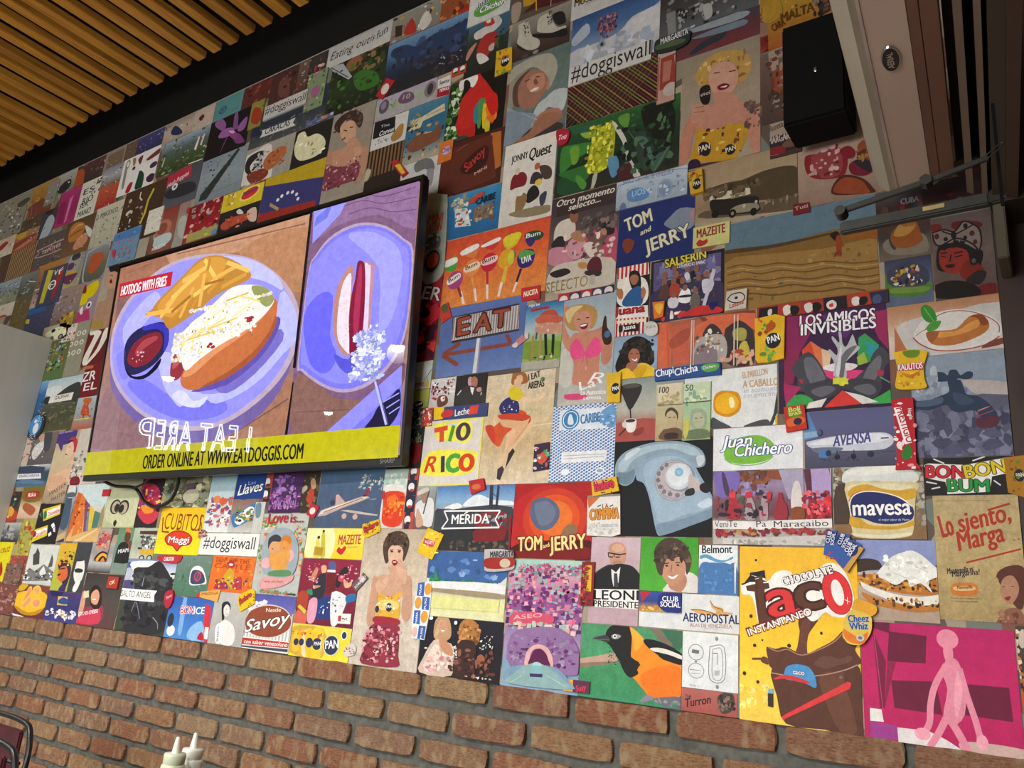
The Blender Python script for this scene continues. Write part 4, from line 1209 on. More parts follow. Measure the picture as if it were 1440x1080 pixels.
t a878b8 -47,-96 59,-96 19.4 b|NACIONAL
@photo_print|dancer in a red dress in the dark, left of the airliner photo|0|-1865,1568,70,220|3c3028
n 6a5a3a,2a2a22,8a6a4a 30 7.9,5.4 -45,-1 39,-98
s b8402c -11,-66 5,-34 19,-45 19,-77 6,-88
s c09070 -3,-16 11,-8 25,-35 7,-40
s b0a080 -43,-44 -23,-28 -13,-39 -32,-52
@sign_print|narrow vertical strip of red and black lip-emblem squares under the screen|0|-2060,1586,32,186|b5483c
p 2a2a30 -16,-51 14,-50 15,-97 -16,-97
e e8e4e0 -8,-31 12.8,12.2 0
e e8e4e0 -9,-70 12.8,12.1 0
e 333 -4,-41 10.2,3.9 0
e b8342c -4,-81 10.2,3.8 0
@photo_print|grey silver can photo left of the sweethearts poster|0|-2083,1443,47,97|c5c5be
s 6a8a9a -22,40 2,45 8,6 -12,1
@sticker|small red cola-candy sticker at the sweethearts poster's top right corner|1|-1836,1461,44,26|b82838
c
p b82838 -13,24 24,13 9,-21 -26,-10
e e8d8d0 -2,1 12.2,10.3 0
@sticker|tiny pink and brown candy sticker right of the yellow stock-cube poster|1|-2318,1392,29,34|b0a090
c
n b85a5a,333,c8b098,6a5a4a 26 5.8,3.4 -47,14 -6,-12
@poster|white poster with colourful two-line ice cream title, right of the screen|0|-1341,1626,199,200|d8d2cc
g ddd5d0 d8d2cc
l e8e070 6.8 -102,65 100,79
l e8e070 7.4 96,76 101,-102
l e8e070 7.1 102,-98 -98,-100
l e8e070 4.6 -107,86 -98,-100
l f0e850 39.1 -61,52 -24,55
l f0e850 33.1 -30,55 -38,22
l f0e850 38.3 -4,61 -10,20
s f0e850 17,69 46,75 63,59 66,30 48,12 17,18 5,43
s f0e850 -83,-15 -41,-3 80,-11 88,-33 83,-60 47,-73 -93,-69
l d8502a 13.4 -65,52 -19,57
l d8502a 15.5 -39,52 -35,19
l 4a9a2a 12 1,62 -8,19
e 4a3550 35,43 24.9,25 0
e f0e850 36,43 9.5,16.3 0
t d83c28 -85,-63 -39,-61 42.3 bi|R
l 3a2a50 13.1 -25,-20 -20,-64
t 4aa53a -8,-64 31,-63 45.3 bo4aa53a|C
e d8401f 57,-41 26.8,24.3 0
e f0e850 57,-41 10.5,14 0
@banner_print|blue and yellow wafer bar wrapper strip above the two-line ice cream poster|1|-1322,1723,184,36|3c4878
p e8c020 -92,18 -55,19 -56,-15 -87,-17
s c8383c -64,-2 -47,10 -22,5 -26,-9 -57,-11
t e8e8f0 -15,-11 34,-7 18.6 bo334|Leche
p d8483c 34,13 63,15 60,-9 31,-10
@photo_print|singer in a black suit holding a microphone against black, right of the race bikes photo|0|-1295,1778,106,97|2c2a28
s c8a0b0 -12,38 -1,41 4,16 -9,18
s b07060 -2,37 7,42 19,35 21,19 17,12 6,14 0,23
s 3a3836 -44,-6 -25,15 -1,17 21,10 43,-1 50,-36 -43,-32
l d8d8d8 3.4 -44,-6 -32,7
p eeeeea -2,14 6,11 12,11 8,-10 1,1
l eee 2.4 36,-13 37,-5
s c89080 21,8 34,9 36,-2 22,-1
s c87060 3,24 19,24 17,21 5,21
@photo_print|motocross racers photo in white and red, right of the screen's edge|0|-1393,1777,89,98|cfc5c2
g d8d4d5 c9b8b0
n 222,b53040,eee,8a5a5a 60 3.7,3 -39,43 40,1
s 6a4034 -14,-7 1,0 19,-6 24,-22 11,-32 -11,-32
s e8e0d0 -3,-6 10,-3 12,-16 1,-18
n a8243a,333 24 3.4,2.7 -50,23 14,-10
@photo_print|pale green drawing with red and yellow lettering beside the screen's right edge|0|-1525,1843,170,82|b8c8bc
g c5d4cc bccabf
l 445 2.1 88,19 66,-9
s dfe5e0 22,45 72,28 66,-7 26,0
t c8303a 29,-33 61,-32 11.6 b|EME
s e0b030 66,-30 72,-12 81,-34 70,-37
@photo_print|narrow olive and dark label strip with a black oval beside the screen|0|-1522,1774,162,53|97985a
g b0b455 a0a84c 8a9448
e 1c1c20 47,-18 17.9,11.8 0
t eee 34,-22 61,-15 6.8 bi|Ypee
@poster|narrow black poster of scribbled white curls beside the screen's right edge|0|-1504,1661,126,169|2c2c2c
n 6a7a6a,8a9088,1a1a1a 80 3.2,2.5 3,80 52,9
t 8a8a70 17,-17 56,-12 17.9 b|ARIS
s 7a1a22 19,-22 57,-19 55,-69 21,-67
@photo_print|small red and white snack print between the curls and the ice cream poster|1|-1435,1717,36,51|c05040
n eee,b53a30,e8c8a8,8a3a30 34 4.5,3.5 -17,25 28,-26
@poster|tall beige poster of a pin-up dancer in blue top and flying red skirt|0|-1135,1670,211,290|d8c5a5
m 2
g dccbb0 d5c09a c9ae84 d8c8ae
m 1
l e0d8c0 2.5 45,0 123,4
s e0b890 -16,21 -2,-8 -18,-39 -26,-71 -33,-107 -36,-129 -44,-127 -44,-102 -32,-61 -30,-25
p 3a3238 -34,-98 -27,-107 -37,-135 -48,-131 -48,-106
s d0542a -99,8 -70,6 -18,44 26,36 24,4 -8,-3 -34,-20 -47,-47 -65,-41 -84,-17
s c84028 -99,8 -76,9 -65,-18 -65,-41 -87,-17
s e0b890 -14,-3 38,22 48,-2 21,-28 -2,-58 -11,-81 -20,-44
p 2c2a2a -18,-67 -6,-54 1,-63 -25,-107
s 30306a -59,62 -33,81 -4,69 4,43 -6,34 -51,38
n fff 12 2,1.7 -49,71 -2,43
s e5c4a0 -27,78 -18,101 11,80 50,69 80,87 86,80 61,61 18,63 -10,70
s dcc428 -35,98 -14,110 10,89 6,73 -21,73
s c84428 -62,34 -18,37 32,29 41,17 34,6 -3,4 -37,15
s dcae84 -49,23 17,14 38,19 20,-14 -14,-49 -21,-39 -2,-8 -42,4
s a5663a -27,136 -23,150 -7,151 14,141 24,121 14,113 -25,114
s e0b890 -13,134 3,137 7,120 -6,117
s e0b890 -18,128 2,121 0,107 -16,106
t 3c3c3c 26,120 61,127 17 b|I EAT
e 5a8a3a 68,120 6.3,5.6 0
t 333 26,97 74,100 17.9 b|AREPAS
@sticker|dark purple crisp packet sticker on the pin-up poster's lower right|1|-1052,1591,52,73|3a2844
c
p 38283f -23,30 20,34 23,-33 -22,-38
s c8503a -12,-7 2,10 18,5 14,-12 -1,-20
n 5aa06a,9ab,c85a4a,e8e0e0 22 3.6,3.1 -22,21 23,-30
@photo_print|reddish portrait photo strip on the mural's top edge, above the hashtag strip|0|-2381,3122,157,156|4a2c28
s 6a4038 -30,24 8,43 41,-10 43,-59 -14,-39
n 7a4a40,2a1a18,8a5a4a 24 7.8,6.6 -84,68 109,-82
@photo_print|dark red print of roses at the left of the reddish portrait|0|-2548,3150,176,103|5a2a26
n 7a3028,3a1a18,8a4a30 24 9.3,7.6 -89,60 109,-100
@photo_print|beige and red print of a hand with a soda, mural's top edge|0|-2271,3122,61,158|4a3a34
g 6a5548 4a3028
n 8a3a34,a59a90 14 6.5,5.6 -40,61 45,-66
@photo_print|black and red print of dressed dogs, beside the dark leafy photo|0|-2189,3123,100,158|3a3430
n c5b5a5,a8303a,222,544 30 7.3,6.4 -72,90 64,-41
@poster|green and pink floral psychedelic print at the end of the hashtag strip|1|-2173,3031,104,165|7a8a68
n b5b868,7a5a6a,3a5a3a,a55a80 40 7.2,6.3 -64,91 71,-81
e 9a5a80 2,-8 23,26 0
@poster|yellow psychedelic print with a red pot-bellied figure, right of the purple orchid|1|-2517,3038,81,125|8a7f40
n bfae4a,3a3a24,8a8a3a 30 4.1,3.3 -46,84 73,-65
s 9a3a24 -28,17 -18,36 22,19 41,-22 20,-53 -23,-29
@photo_print|dark blue lake photo with a white place-name ribbon, below the hashtag strip|0|-2315,2960,429,162|2c3848
g 2c3a50 262f3a 4a4c4c
n 3a4248,6a6c68,50554f 60 7,5.5 -186,-4 255,-53
n 77776f,4f524c 40 6,4.7 -174,-48 235,-91
s 252d3e -255,34 -219,39 -165,0 -150,-31 -227,-13
p c5c5c0 -143,-13 51,-18 40,-36 60,-54 -151,-45 -140,-30
t 333 -124,-37 22,-42 26.5 b|CARACAS
@sign_print|white hashtag strip on the left of the mural's top, under the reddish portrait|2|-2337,3018,247,63|bab8b2
t 222 -118,-7 117,-15 36.4 -|#doggiswall
@poster|white strip with thin black handwritten slogan about eating out, mural's top edge|0|-1976,3155,324,92|b5b3ae
g aeaca6 bdbbb5
t 222 -147,-14 -26,-14 35.7 i|Eating
t 222 -13,-11 59,-13 35 i|out
t 222 58,-8 83,-8 30.2 i|is
t 222 90,-13 147,1 34.5 i|fun
@poster|vintage family diner illustration on the mural's top edge, right of the slogan strip|0|-1700,3145,226,111|6a6258
g 8a8578 7a7268
n a83a30,d5d0c5,3a2a24,c8a03a,8ab 60 6.9,6.8 -113,91 124,-111
s a83228 -50,-33 -18,20 9,-50
s c5c0b5 20,-18 46,23 77,-27 42,-56
p 3a2a1a -96,16 -61,9 -58,-37 -88,-33
@photo_print|orange toned desk and lipstick photo on the mural's top edge|0|-1521,3145,131,114|8a4a28
s a8281c -2,-33 57,-31 101,-36 96,-55 30,-55
n c8783a,5a2a1a,b5946a 24 7,7.2 -64,29 63,-83
@photo_print|dark green photo of mossy leaves with a white feather, below the slogan strip|0|-1957,2993,284,229|2a2f20
g 22261a 2c3a20 1f2218
p a5a8a8 -173,125 -87,108 -26,30 -43,23 -141,95
l 333 3.3 -143,108 -45,33
s 8a5a38 -67,99 -16,118 16,90 -13,56 -51,62
n 6a5a3a,4a3c28,8a7248 30 10.6,9.8 -2,135 154,37
s 3a6a28 -17,27 34,38 102,-2 119,-52 43,-54 2,-25
n 4a7a34,2a4a20,1a1c14,3a4a2a 60 9.5,8.4 -147,82 141,-124
@photo_print|photo of blue mountains over a dark city valley, upper middle of the mural|0|-1633,2978,361,217|2c3448
g 6a8aa8 4a6888 28344c 24262e 2a2728
s 2a3a58 -159,84 -92,80 -48,55 27,75 104,72 170,69 182,-22 39,-7 -143,42
n 3a4868,222838,30384c 50 12.9,12.4 -150,81 178,-47
n 3a3430,262426,433c3a 60 7.6,7.2 -140,18 186,-118
n 6a4a5a,8a6a80,aaa 20 3.1,3.1 73,-34 167,-77
@photo_print|photo of a girl in a white ruffled blouse and red headscarf above a valley|0|-1370,3008,164,383|3a3a34
g 4a7090 5a7a8a 2c3a2c 26221c
s 3a5a70 -82,11 -18,12 79,4 80,-69 18,-64
s c5bfb8 -56,-27 -15,-17 39,-6 49,-30 17,-50 -45,-55
s a8342c -25,8 -5,20 21,2 20,-21 -15,-17
s d0c8c0 -14,10 3,6 5,-8 -9,-6
s b8b4ac 10,14 38,1 44,-21 27,-21
s a03028 -30,-65 -4,-48 31,-56 42,-93 12,-128 -12,-158 -38,-115
s d0c8c0 -38,-115 -17,-116 14,-148 1,-156 -23,-154
s b8a8a0 9,-100 28,-95 28,-121 10,-117
s b8826a -81,-112 -71,-82 -44,-66 -49,-84 -73,-122
n 4a5a30,2a2a1e 20 5.7,6 31,-56 86,-131
@card_print|white card with a green oval drink logo, cut off by the picture's top edge|1|-1375,3068,166,110|c9c8c0
s 5a9a3a -59,3 -19,27 62,-16 -5,-34 -52,-25
t 1a2a4a -52,7 3,17 20.7 bioeee|Juan
t eee -39,-17 76,-22 23.3 bio1a2a4a|Chichero
@banknote_print|purple and green banknote print with two oval portraits, below the mountains|0|-1697,2826,269,86|8a8a80
g a89ab0 9aa588 a59aa8
e 5a4a60 -97,7 23,27.8 0
e 8a7a88 -99,12 12.3,16.7 0
e 7a7070 108,6 25.3,29.6 0
e 3a3238 108,6 12.6,21.5 0
s 6a4a68 -33,14 -12,34 29,20 41,-8 11,-15 -22,-5
t 9ab07a -12,6 20,2 17.8 b|10
n 6a7a5a 16 3.4,3.1 -76,28 -37,-13
@card_print|small red and white magazine cover between the banknote and the parrot|0|-1532,2819,59,74|b5a09a
p d5d2cc -27,36 24,37 28,-4 -24,1
p 9a2030 -24,1 28,-4 29,-38 -25,-32
t 222 -20,15 23,11 14.7 b|Superior
t eee -16,-15 24,-17 10.6 b|TEMAS
@sticker|red cola packet sticker tilted on the dark leafy photo's right edge|1|-1795,2906,77,63|a82a30
c
p a8282c -3,42 39,14 -9,-43 -45,-17
e d5c5bc -3,-3 18.4,21.2 0
@sticker|small orange and red strip of lip emblems above the parrot|1|-1471,2857,59,29|b04a34
p a83a2c -30,20 4,16 4,-12 -28,-10
e e0dcd8 -15,5 10.1,9.3 0
e e0dcd8 14,3 9.9,9.3 0
e 333 -13,-4 9.4,4 0
e 333 16,-7 9.3,4 0
@photo_print|large photo of a scarlet macaw with blue and yellow wing, top of the mural|0|-1389,2703,225,224|20281a
s 16140f -44,121 17,117 117,96 141,-174 -65,-111
n 4a7a34,6a9a4a,2a4a20,c8d5b8,1f3a18 60 7.7,7.5 -111,128 -37,-111
n 4a7a34,6a9a4a,2a4a20,c8d5b8,1f3a18 70 8.2,8 -139,120 -52,-103
s b0241c -67,121 -40,135 -4,118 28,80 68,21 90,-30 85,-72 68,-90 43,-45 8,-34 11,-122 -30,-116 -63,-74 -64,-10 -57,39 -32,69
s bf2820 -68,130 -21,131 4,113 42,56 74,11 86,-22 81,-54 42,-20 17,1 -3,-17 3,-74 -67,-65 -63,-19 -56,34 -36,62 -14,67
s e8e0d8 -46,122 -26,127 -5,112 -2,89 -18,69 -40,94
s e0d8d0 -76,98 -67,119 -45,115 -40,94 -61,71 -71,79
s 1a1a1c -55,104 -44,106 -30,90 -30,69 -51,65 -55,82
e 222 -22,117 3.5,3.5 0
s 3a7a90 -3,-17 12,7 30,5 30,-37 21,-71 2,-61
s 4a8a4a 12,7 34,12 42,-20 33,-59 28,-90 17,-79
s e0b828 32,-8 51,-23 54,-49 46,-96 36,-84
s e07a24 42,-20 85,-51 84,-79 56,-66
s c8241c 31,39 78,14 88,-35 73,-64 47,-22
s c8b82a 42,-66 61,-68 66,-114 51,-113
s d86a2a 48,-57 78,-64 77,-84 62,-79
s 3a3c34 -53,-96 -10,-109 -36,-120 -57,-120
@sticker|yellow corn-flour packet sticker right of the macaw's head|1|-1295,2828,59,86|d0a41c
c
p d2a61e -31,44 28,39 35,-45 -28,-49
e 1c1c20 7,-6 16,19.1 0
t eee -4,-10 21,-8 12.8 b|PAN
n b8502a,5a7a2a 14 3.7,3.9 -26,42 25,3
n 6a8a2a 8 3.7,3.8 -25,-30 10,-49
@poster|glossy brown chocolate wrapper poster with dark red lettering, below the macaw|0|-1384,2497,236,186|4a2018
p b0662a 66,84 105,81 116,-39 96,-45
s 5c2a1c -82,73 -27,75 66,78 76,50 96,-45 84,-76 -96,-77 -113,45
s 3a1612 -36,-14 -19,18 44,48 65,30 58,-16 1,-36
t b0302c -14,-26 59,25 30 bi|Savoy
t c5b0a0 22,-45 66,-33 9.5 b|MINI
l 8a5a44 2.5 -59,60 -20,73
@sticker|orange crisp packet sticker at the chocolate wrapper's top left|1|-1486,2571,56,73|c87030
c
p c8702e -28,36 27,32 27,-39 -29,-42
e b5a5c0 2,-1 17.4,14.9 0
t 8a2a3a -15,-7 23,-3 16.2 b|Chips
@poster|portrait of a model with curled dark hair and sequinned dress, above the screen|0|-1940,2668,211,420|8a7e70
g 958a7c 8d8272 a39887
s 3a2a22 -94,158 -86,184 -49,202 4,199 44,171 51,133 37,116 4,155 -43,171 -72,136
n 5a4436,2a1c16,6a5040 30 6.7,5.8 -88,214 51,133
s c59a7c -61,147 -41,163 4,155 24,121 26,84 3,70 -25,79 -48,107
s b88a6c -7,80 26,84 69,36 107,11 107,-30 80,-63 49,-34 15,-31 -118,13 -108,53 -20,56
s b08264 -126,51 -92,63 -70,0 -116,-37 -130,-75 -135,-32
s b08468 61,39 97,21 113,-18 87,-98 54,-103 67,-39
s 7a3a44 -112,8 -40,-16 13,-24 64,-24 68,-87 -7,-94 -113,-90
n b5808a,5a2430,d8b5b5,8a4450 70 5.9,4.9 -107,3 70,-101
l 6a1c20 6.1 -40,90 -24,96
l 1a1210 3.8 -39,130 -20,121
l 1a1210 3.8 -9,131 9,128
s c09478 30,41 71,29 68,2 42,3
@card_print|white and black card with a small golden bear figure, left of the beach poster|0|-1751,2724,158,110|c9c7c0
p 1a1a1e -76,57 20,52 26,-10 -75,-10
t ddd -47,-6 22,-5 17.7 bi|Corvus
t ccc -44,26 -3,23 9.6 -|The
n 777 16 3.1,2.7 -73,-20 -1,-35
s a07840 13,-26 26,-10 47,11 63,5 62,-34 41,-48 20,-45
@photo_print|dark slanted stripes photo below the bear card|0|-1752,2575,162,186|2c201c
z 7a5a38 10 -79,96 83,-10
@poster|vintage beach poster of horse riders with cream lettering, left of the macaw|0|-1587,2675,168,211|3a6a80
g 4a7a90 2f6480 3a6a80 a8a088
p c5bc9a -73,59 -25,57 68,79 75,50 -15,40 -23,16 -74,19
t 8a7a50 -59,27 -26,64 26.4 b|El
t 6a6a5a -2,52 71,58 10.5 -|A moment at
l 8a5a3a 6.8 -61,-58 -44,-17
n 5a3a2a,a86a3a,c59a6a,2a2a2a 50 6.5,6 -83,35 77,-92
s 7a4a34 -72,-35 -37,-12 8,-13 37,-16 49,6 66,-12 64,-50 15,-61 -44,-69
@card_print|white card with a grey curly-haired old woman, top of the screen|0|-1585,2485,166,166|c0bfba
s 6a6a6a -30,71 -9,84 36,78 58,46 51,23 19,45 -18,42
s 888 27,36 56,34 56,-16 42,-18
@sticker|small red and yellow candy bar sticker below the stripes photo|1|-1674,2561,74,79|b0282c
c
p a8282c -48,36 -17,37 41,-28 18,-40
p d8b030 -25,17 -2,17 27,-24 12,-26
@sticker|small pale rattle-shaped sticker beside the sequinned model|1|-1827,2577,41,45|b5a890
c
s b5a888 -5,-9 0,23 21,11 12,-20 -8,-23
@photo_print|photo of two white corn cakes on black, left of the sequinned model|0|-2146,2794,198,161|22201e
s d5cfa8 -89,42 -83,66 -49,67 -28,38 19,38 62,10 79,-24 58,-54 13,-63 -45,-57 -80,-29 -95,13
n a89a68,e8e4c8 20 6.4,5.2 -86,56 69,-65
@photo_print|row of tiny blue and orange biscuit squares above the corn cakes|1|-2118,2887,144,17|5a6a98
N b07a3a,4a5a98,c5c5d0 14 11.6,9.7 -74,17 74,-16
@photo_print|white plate of beans, rice and shredded beef, left of the corn cakes|0|-2388,2795,283,163|9a9588
s cfccc2 -159,-52 -172,9 -155,52 -80,67 4,68 41,-106 -32,-111 -117,-84
s 2a2428 -135,-7 -131,45 -71,59 -33,48 -50,6 -96,-33
s d5d2c8 -106,6 -57,34 -16,12 -50,-20 -82,-32
s 7a3424 -116,-38 -83,-26 -5,-32 17,-64 -32,-86 -83,-77
n a85a48,8a3a2a 24 5.4,4.1 -119,-27 8,-82
s a8623a -25,-6 6,31 86,38 105,2 54,-36 6,-45
n c8824a,8a4a28 20 6.8,5.3 -18,46 108,-51
n 999,333,bbb 30 6.9,5.4 -82,49 -21,-23
@photo_print|red, blue and yellow flag with an arc of white stars, touching the screen's top|0|-2213,2553,332,317|3a3a70
p b59a20 -164,194 165,168 180,78 -161,126
p 9a3028 -182,12 140,-6 160,-55 -170,-35
e e5e5e5 -69,47 8.4,7.2 0
e e5e5e5 -49,58 8.3,7.2 0
e e5e5e5 -18,63 8.2,7.1 0
e e5e5e5 8,60 8.1,7.1 0
e e5e5e5 34,44 8.1,7 0
e e5e5e5 46,23 8,7 0
p a8946a -110,46 -52,10 -59,1 -112,32
@poster|yellow poster with round blue and red packet logo, left of the flag|0|-2505,2665,245,78|d8c02a
s c8a82a -102,31 -69,33 -47,7 -85,-15
e e8d868 42,10 59.7,27.9 -10
e c8342c 44,10 50.4,20.9 -10
t 2a2a6a 0,5 86,13 17 bi|Platanitos
n 8a6a20,eee 14 4.9,3.6 -106,32 -34,-12
@photo_print|hand-held snack photo on black above the screen, below the yellow logo poster|0|-2505,2523,246,203|2a2424
s b85038 -106,47 -56,66 51,63 69,37 -3,31 -76,21
s d8b8a0 49,71 99,78 115,19 71,29
s d5d0c8 -19,88 0,94 29,69 -4,73
n a83a2a,d88a6a 20 6.3,4.5 -80,72 65,16
@photo_print|red bottles photo above the screen, left of the hand-held snack|0|-2743,2578,223,257|8a2024
g 7a1c20 a0262c 6a6460
n c8343a,5a1014,e8a5a0,9a9a90 70 10.2,7.2 -100,142 135,-16
@photo_print|pale glass bottle print above the screen, right of the pretzel plate|0|-2891,2604,71,278|8a8c84
g 9a7a70 98988c a5a898
s b0b5a8 -8,-9 -21,67 29,63 51,-38
e a83a3a 37,93 20.6,17.4 0
@photo_print|strip of yellow prints with a blue cap along the screen's top edge|1|-2722,2558,197,40|a8a05a
s 5a8ab8 61,-9 90,7 106,-27 71,-23
n c5b84a,8a9a5a 14 9.1,6.2 -98,34 60,-24
@photo_print|photo of yellow chairs around a table, cut off by the picture's top edge|0|-1177,3071,221,232|5a4c40
p b58a20 -68,-40 -12,-51 -13,-73 -63,-68
p 4a1c1c -67,-93 -9,-92 96,-112 92,-85 -8,-57
p 3a1814 -69,-96 -8,-96 43,-105 42,-92
l c8a028 4.2 -18,-61 -14,-102
l b58a80 3.3 37,-86 38,-108
s 9a8a7a -109,-44 -74,-46 -77,-106 -101,-113
@photo_print|black and white photo of a pair of white lace-up roller skates|0|-1170,2881,211,146|4c4038
g 8a8478 7a7268 4a3a32 3a2a24
s b5b0a0 -79,21 -81,61 -46,57 -32,7 0,-27 -2,-52 -36,-49 -68,-22 -83,-3
s b5b0a0 -12,20 -7,56 30,57 42,23 64,-7 91,-12 82,-27 32,-15 -7,5
n 2a2826 30 2.4,2.6 -64,67 -41,6
n 2a2826 26 2.3,2.6 21,66 42,14
s 22201e 40,45 77,42 88,-1 59,3
s 1f1c1a -83,-7 -63,-32 -31,-53 -71,-33
s 201c1a -24,3 45,-20 90,-22 96,-49 51,-39 -14,-14
e 4a423a -47,-68 11.9,10.9 0
e 8a8478 -9,-66 10.1,6.7 0
@photo_print|smiling man in a pale cowboy hat and light blue shirt, hand on chest|0|-1161,2663,208,288|5c665e
m 2
g 5a6a64 66756c 5a6460
m 1
s a39e8c -118,64 -109,119 -76,132 -26,138 29,130 55,103 64,63 53,27 39,8 24,38 4,82 -31,103 -72,89 -85,52 -89,4 -94,-31 -117,-11
s 8e8978 -120,56 -80,92 -43,99 -78,71 -82,27 -83,-14 -98,-29 -118,-2
s 5a4034 -89,54 -63,86 -30,94 -39,52 -48,15 -57,-23 -83,-6
s 9a6a56 -65,62 -34,92 4,82 32,47 38,17 20,-9 2,-35 -30,-40 -61,-17 -70,31
s b58068 -39,56 -20,74 14,66 25,29 10,10 -14,11 -37,35
s ded8cc -27,20 -13,25 3,23 0,16 -19,15
l 3a2018 3.6 -48,60 -31,62
l 3a2018 3.6 -10,62 4,59
s 7a4c3c -17,49 -10,58 0,38 -10,36
s b08068 33,31 41,32 39,4 31,7
s b5bab8 30,-24 60,-7 104,-18 101,-60 86,-86 44,-57 11,-85 -7,-67 6,-36
s 8d98a0 -122,-9 -59,-42 -7,-63 11,-89 14,-163 -118,-124
s 7a8690 -114,-36 -58,-51 -12,-101 -40,-147 -109,-126
s a8745c 2,-82 33,-65 77,-72 90,-95 76,-114 22,-120 -3,-112
s 3a3230 -24,-117 28,-101 89,-124 96,-139 76,-164 20,-160 -68,-159
s 7c8a94 -124,-25 -16,-60 -6,-90 -70,-139 -106,-164 -115,-129
s 97664e -89,-163 -63,-138 -17,-122 26,-74 90,-95 85,-113 18,-136 -34,-153 -67,-166
l 9ba8b0 2.6 -44,-51 7,-88
@poster|white poster with a black cartoon adventure title over plain coloured figure shapes|0|-1168,2385,176,264|d6d0c4
g dad4c8 d0cabf
t 222 -62,70 -6,73 21.2 b|JONNY
t 1a1a1a -3,63 73,67 34.8 bi|Quest
s 7a2028 -58,-17 -55,20 -39,31 -15,28 -3,9 -8,-15 -38,-16
e d0b5a0 -38,37 9.1,11.4 0
s 3a3034 8,-10 16,16 36,14 50,-6 39,-21 12,-17
s 4a3832 37,32 60,30 78,12 78,-13 57,-14 43,9
e b05a40 29,35 9.4,11.2 0
s 22201f 0,-67 4,-37 23,-23 40,-40 42,-62 14,-76
e d8b848 38,-18 12.5,10.5 0
s 8a6a44 -34,-89 -32,-43 -5,-40 3,-61 -7,-89 -27,-97
s 5a6a8a 10,-99 38,-91 47,-111 31,-117
s 8a7a5c -57,-96 -14,-91 71,-96 84,-108 73,-121 -5,-117
s d5d0c8 -47,-23 -34,-17 -13,-32 -18,-46 -46,-39
s 3a404c 45,-63 67,-53 64,-88 51,-94
@sticker|small red hexagonal candy sticker on the cartoon poster's upper right corner|2|-1059,2488,37,52|a81f34
c
s a82038 -21,21 -4,25 19,13 23,-6 15,-25 -3,-29 -15,-16
t e8c0c8 -14,-10 14,-12 15.6 bi|Toti
@photo_print|large photo of a banana bunch among green leaves|0|-896,2408,359,212|1f4a24
m 2
g 2a5a2a 1f3a22 1c281c 2a2a22
m 1
s 3a7a30 -166,43 -138,47 -76,38 -69,17 -110,-1 -157,-33 -168,-18
s 6a9a30 -137,38 -112,37 -110,-7 -127,-17 -136,13
s 2f6a2c -167,-31 -126,-30 -81,-30 -75,-67 -108,-77 -162,-44
s 88a83a -109,79 -66,78 -62,55 -92,55
s 2a5a40 -147,87 -110,98 -43,89 -48,72 -109,76
s 4a8a34 -109,-52 -80,-84 -91,-102 -114,-69
s 1f4a2a -162,-47 -123,-69 -91,-108 -126,-113 -171,-90
s c5c0b4 -17,80 -3,76 31,17 44,-40 76,-100 72,-115 56,-100 34,-47 21,9
s a5a420 -61,50 -51,75 -14,74 -2,48 -4,-21 -18,-49 -43,-63 -75,-56 -82,-41 -75,22
n d0cc38,b0b02c,88901c,e0da50,6a7a18 150 5.2,5.5 -84,85 -7,-57
l 9aa030 3.1 -48,-61 -67,-109
s b5b09a -61,-68 -48,-61 -52,-92 -64,-112
s 5a8aa8 -19,-32 7,-29 15,-73 -5,-89
s 2f3c34 56,20 91,14 113,-44 105,-93 75,-80
s 3c5c48 104,-57 151,-25 156,-47 115,-106
s 4a6a58 62,7 92,-2 109,-69
l 5a7060 2.5 61,13 115,-86
l 6a8070 1.9 156,-37 115,-101
l 4a6050 2.6 6,89 62,-3
s 14180f 78,98 157,82 163,-13 112,-8 80,44
s 5a8a34 6,89 38,90 34,48 13,65
s 4a2028 9,-72 44,-56 56,-105 27,-113
n 2a4a2a,1a2a1c,4a6a4a,0f140f 60 7.5,8.2 6,95 158,-93
@poster|sky photo poster with a house carried by a cluster of balloons above clouds|0|-919,2771,275,208|8a98a5
g 2f4a78 4a6a94 8a98a8 a5a8aa
s b5b5b8 15,3 56,38 114,43 155,48 165,-126 -138,-80 -137,-8 -51,-6
s c5c4c4 36,12 88,42 150,38 147,-29 70,-31
s a5adb5 -135,39 -91,76 -77,40 -110,17 -130,13
n c0c2c5,a5a9b0,9aa2ae 40 13.5,15 -97,0 124,-87
m 0
n 8a4a5a,5a3448,b58088,3f3040,a5667a 110 3.7,4.2 -51,74 6,18
n 8a4a5a,5a3448,b58088,3f3040 30 2.6,3 -42,32 -7,-3
l 444 1.1 -36,17 -35,-13
e 3a3234 -35,-19 4.7,6.5 0
@poster|white top strip of a museum poster in yellow and black, top edge|0|-863,3014,403,276|bdbbb4
p b5982a -192,-60 -148,-61 -158,-88 -191,-79
t 222 -192,-92 -111,-93 26.3 b|MUSEO
t 666 -157,-102 -116,-100 6.2 -|CARACAS
@sign_print|white hashtag strip in the middle of the mural's top, under the balloon poster|1|-928,2676,253,61|c0bdb6
p c4c1ba -128,32 135,24 131,-32 -123,-31
p c4c1ba -130,26 -122,35 134,25 135,0 121,-31 -123,-33
t 1c1c1c -118,-17 125,-16 53.9 -|#doggiswall
@poster|optical stripes poster in dark red, olive and orange, under the balloon poster|0|-899,2590,311,149|2a1a18
g 2a1a18 241614
l 8a6a34 3.2 -248,74 -108,-74
l 6a2430 3.2 -237,74 -97,-74
l a8783c 3.2 -226,74 -86,-74
l 5a1c2c 3.2 -214,74 -74,-74
l 8a4a34 3.2 -203,74 -63,-74
l 7a7a3c 3.2 -192,74 -52,-74
l 8a6a34 3.2 -180,74 -40,-74
l 6a2430 3.2 -169,74 -29,-74
l a8783c 3.2 -158,74 -18,-74
l 5a1c2c 3.2 -146,74 -7,-74
l 8a4a34 3.2 -135,74 4,-74
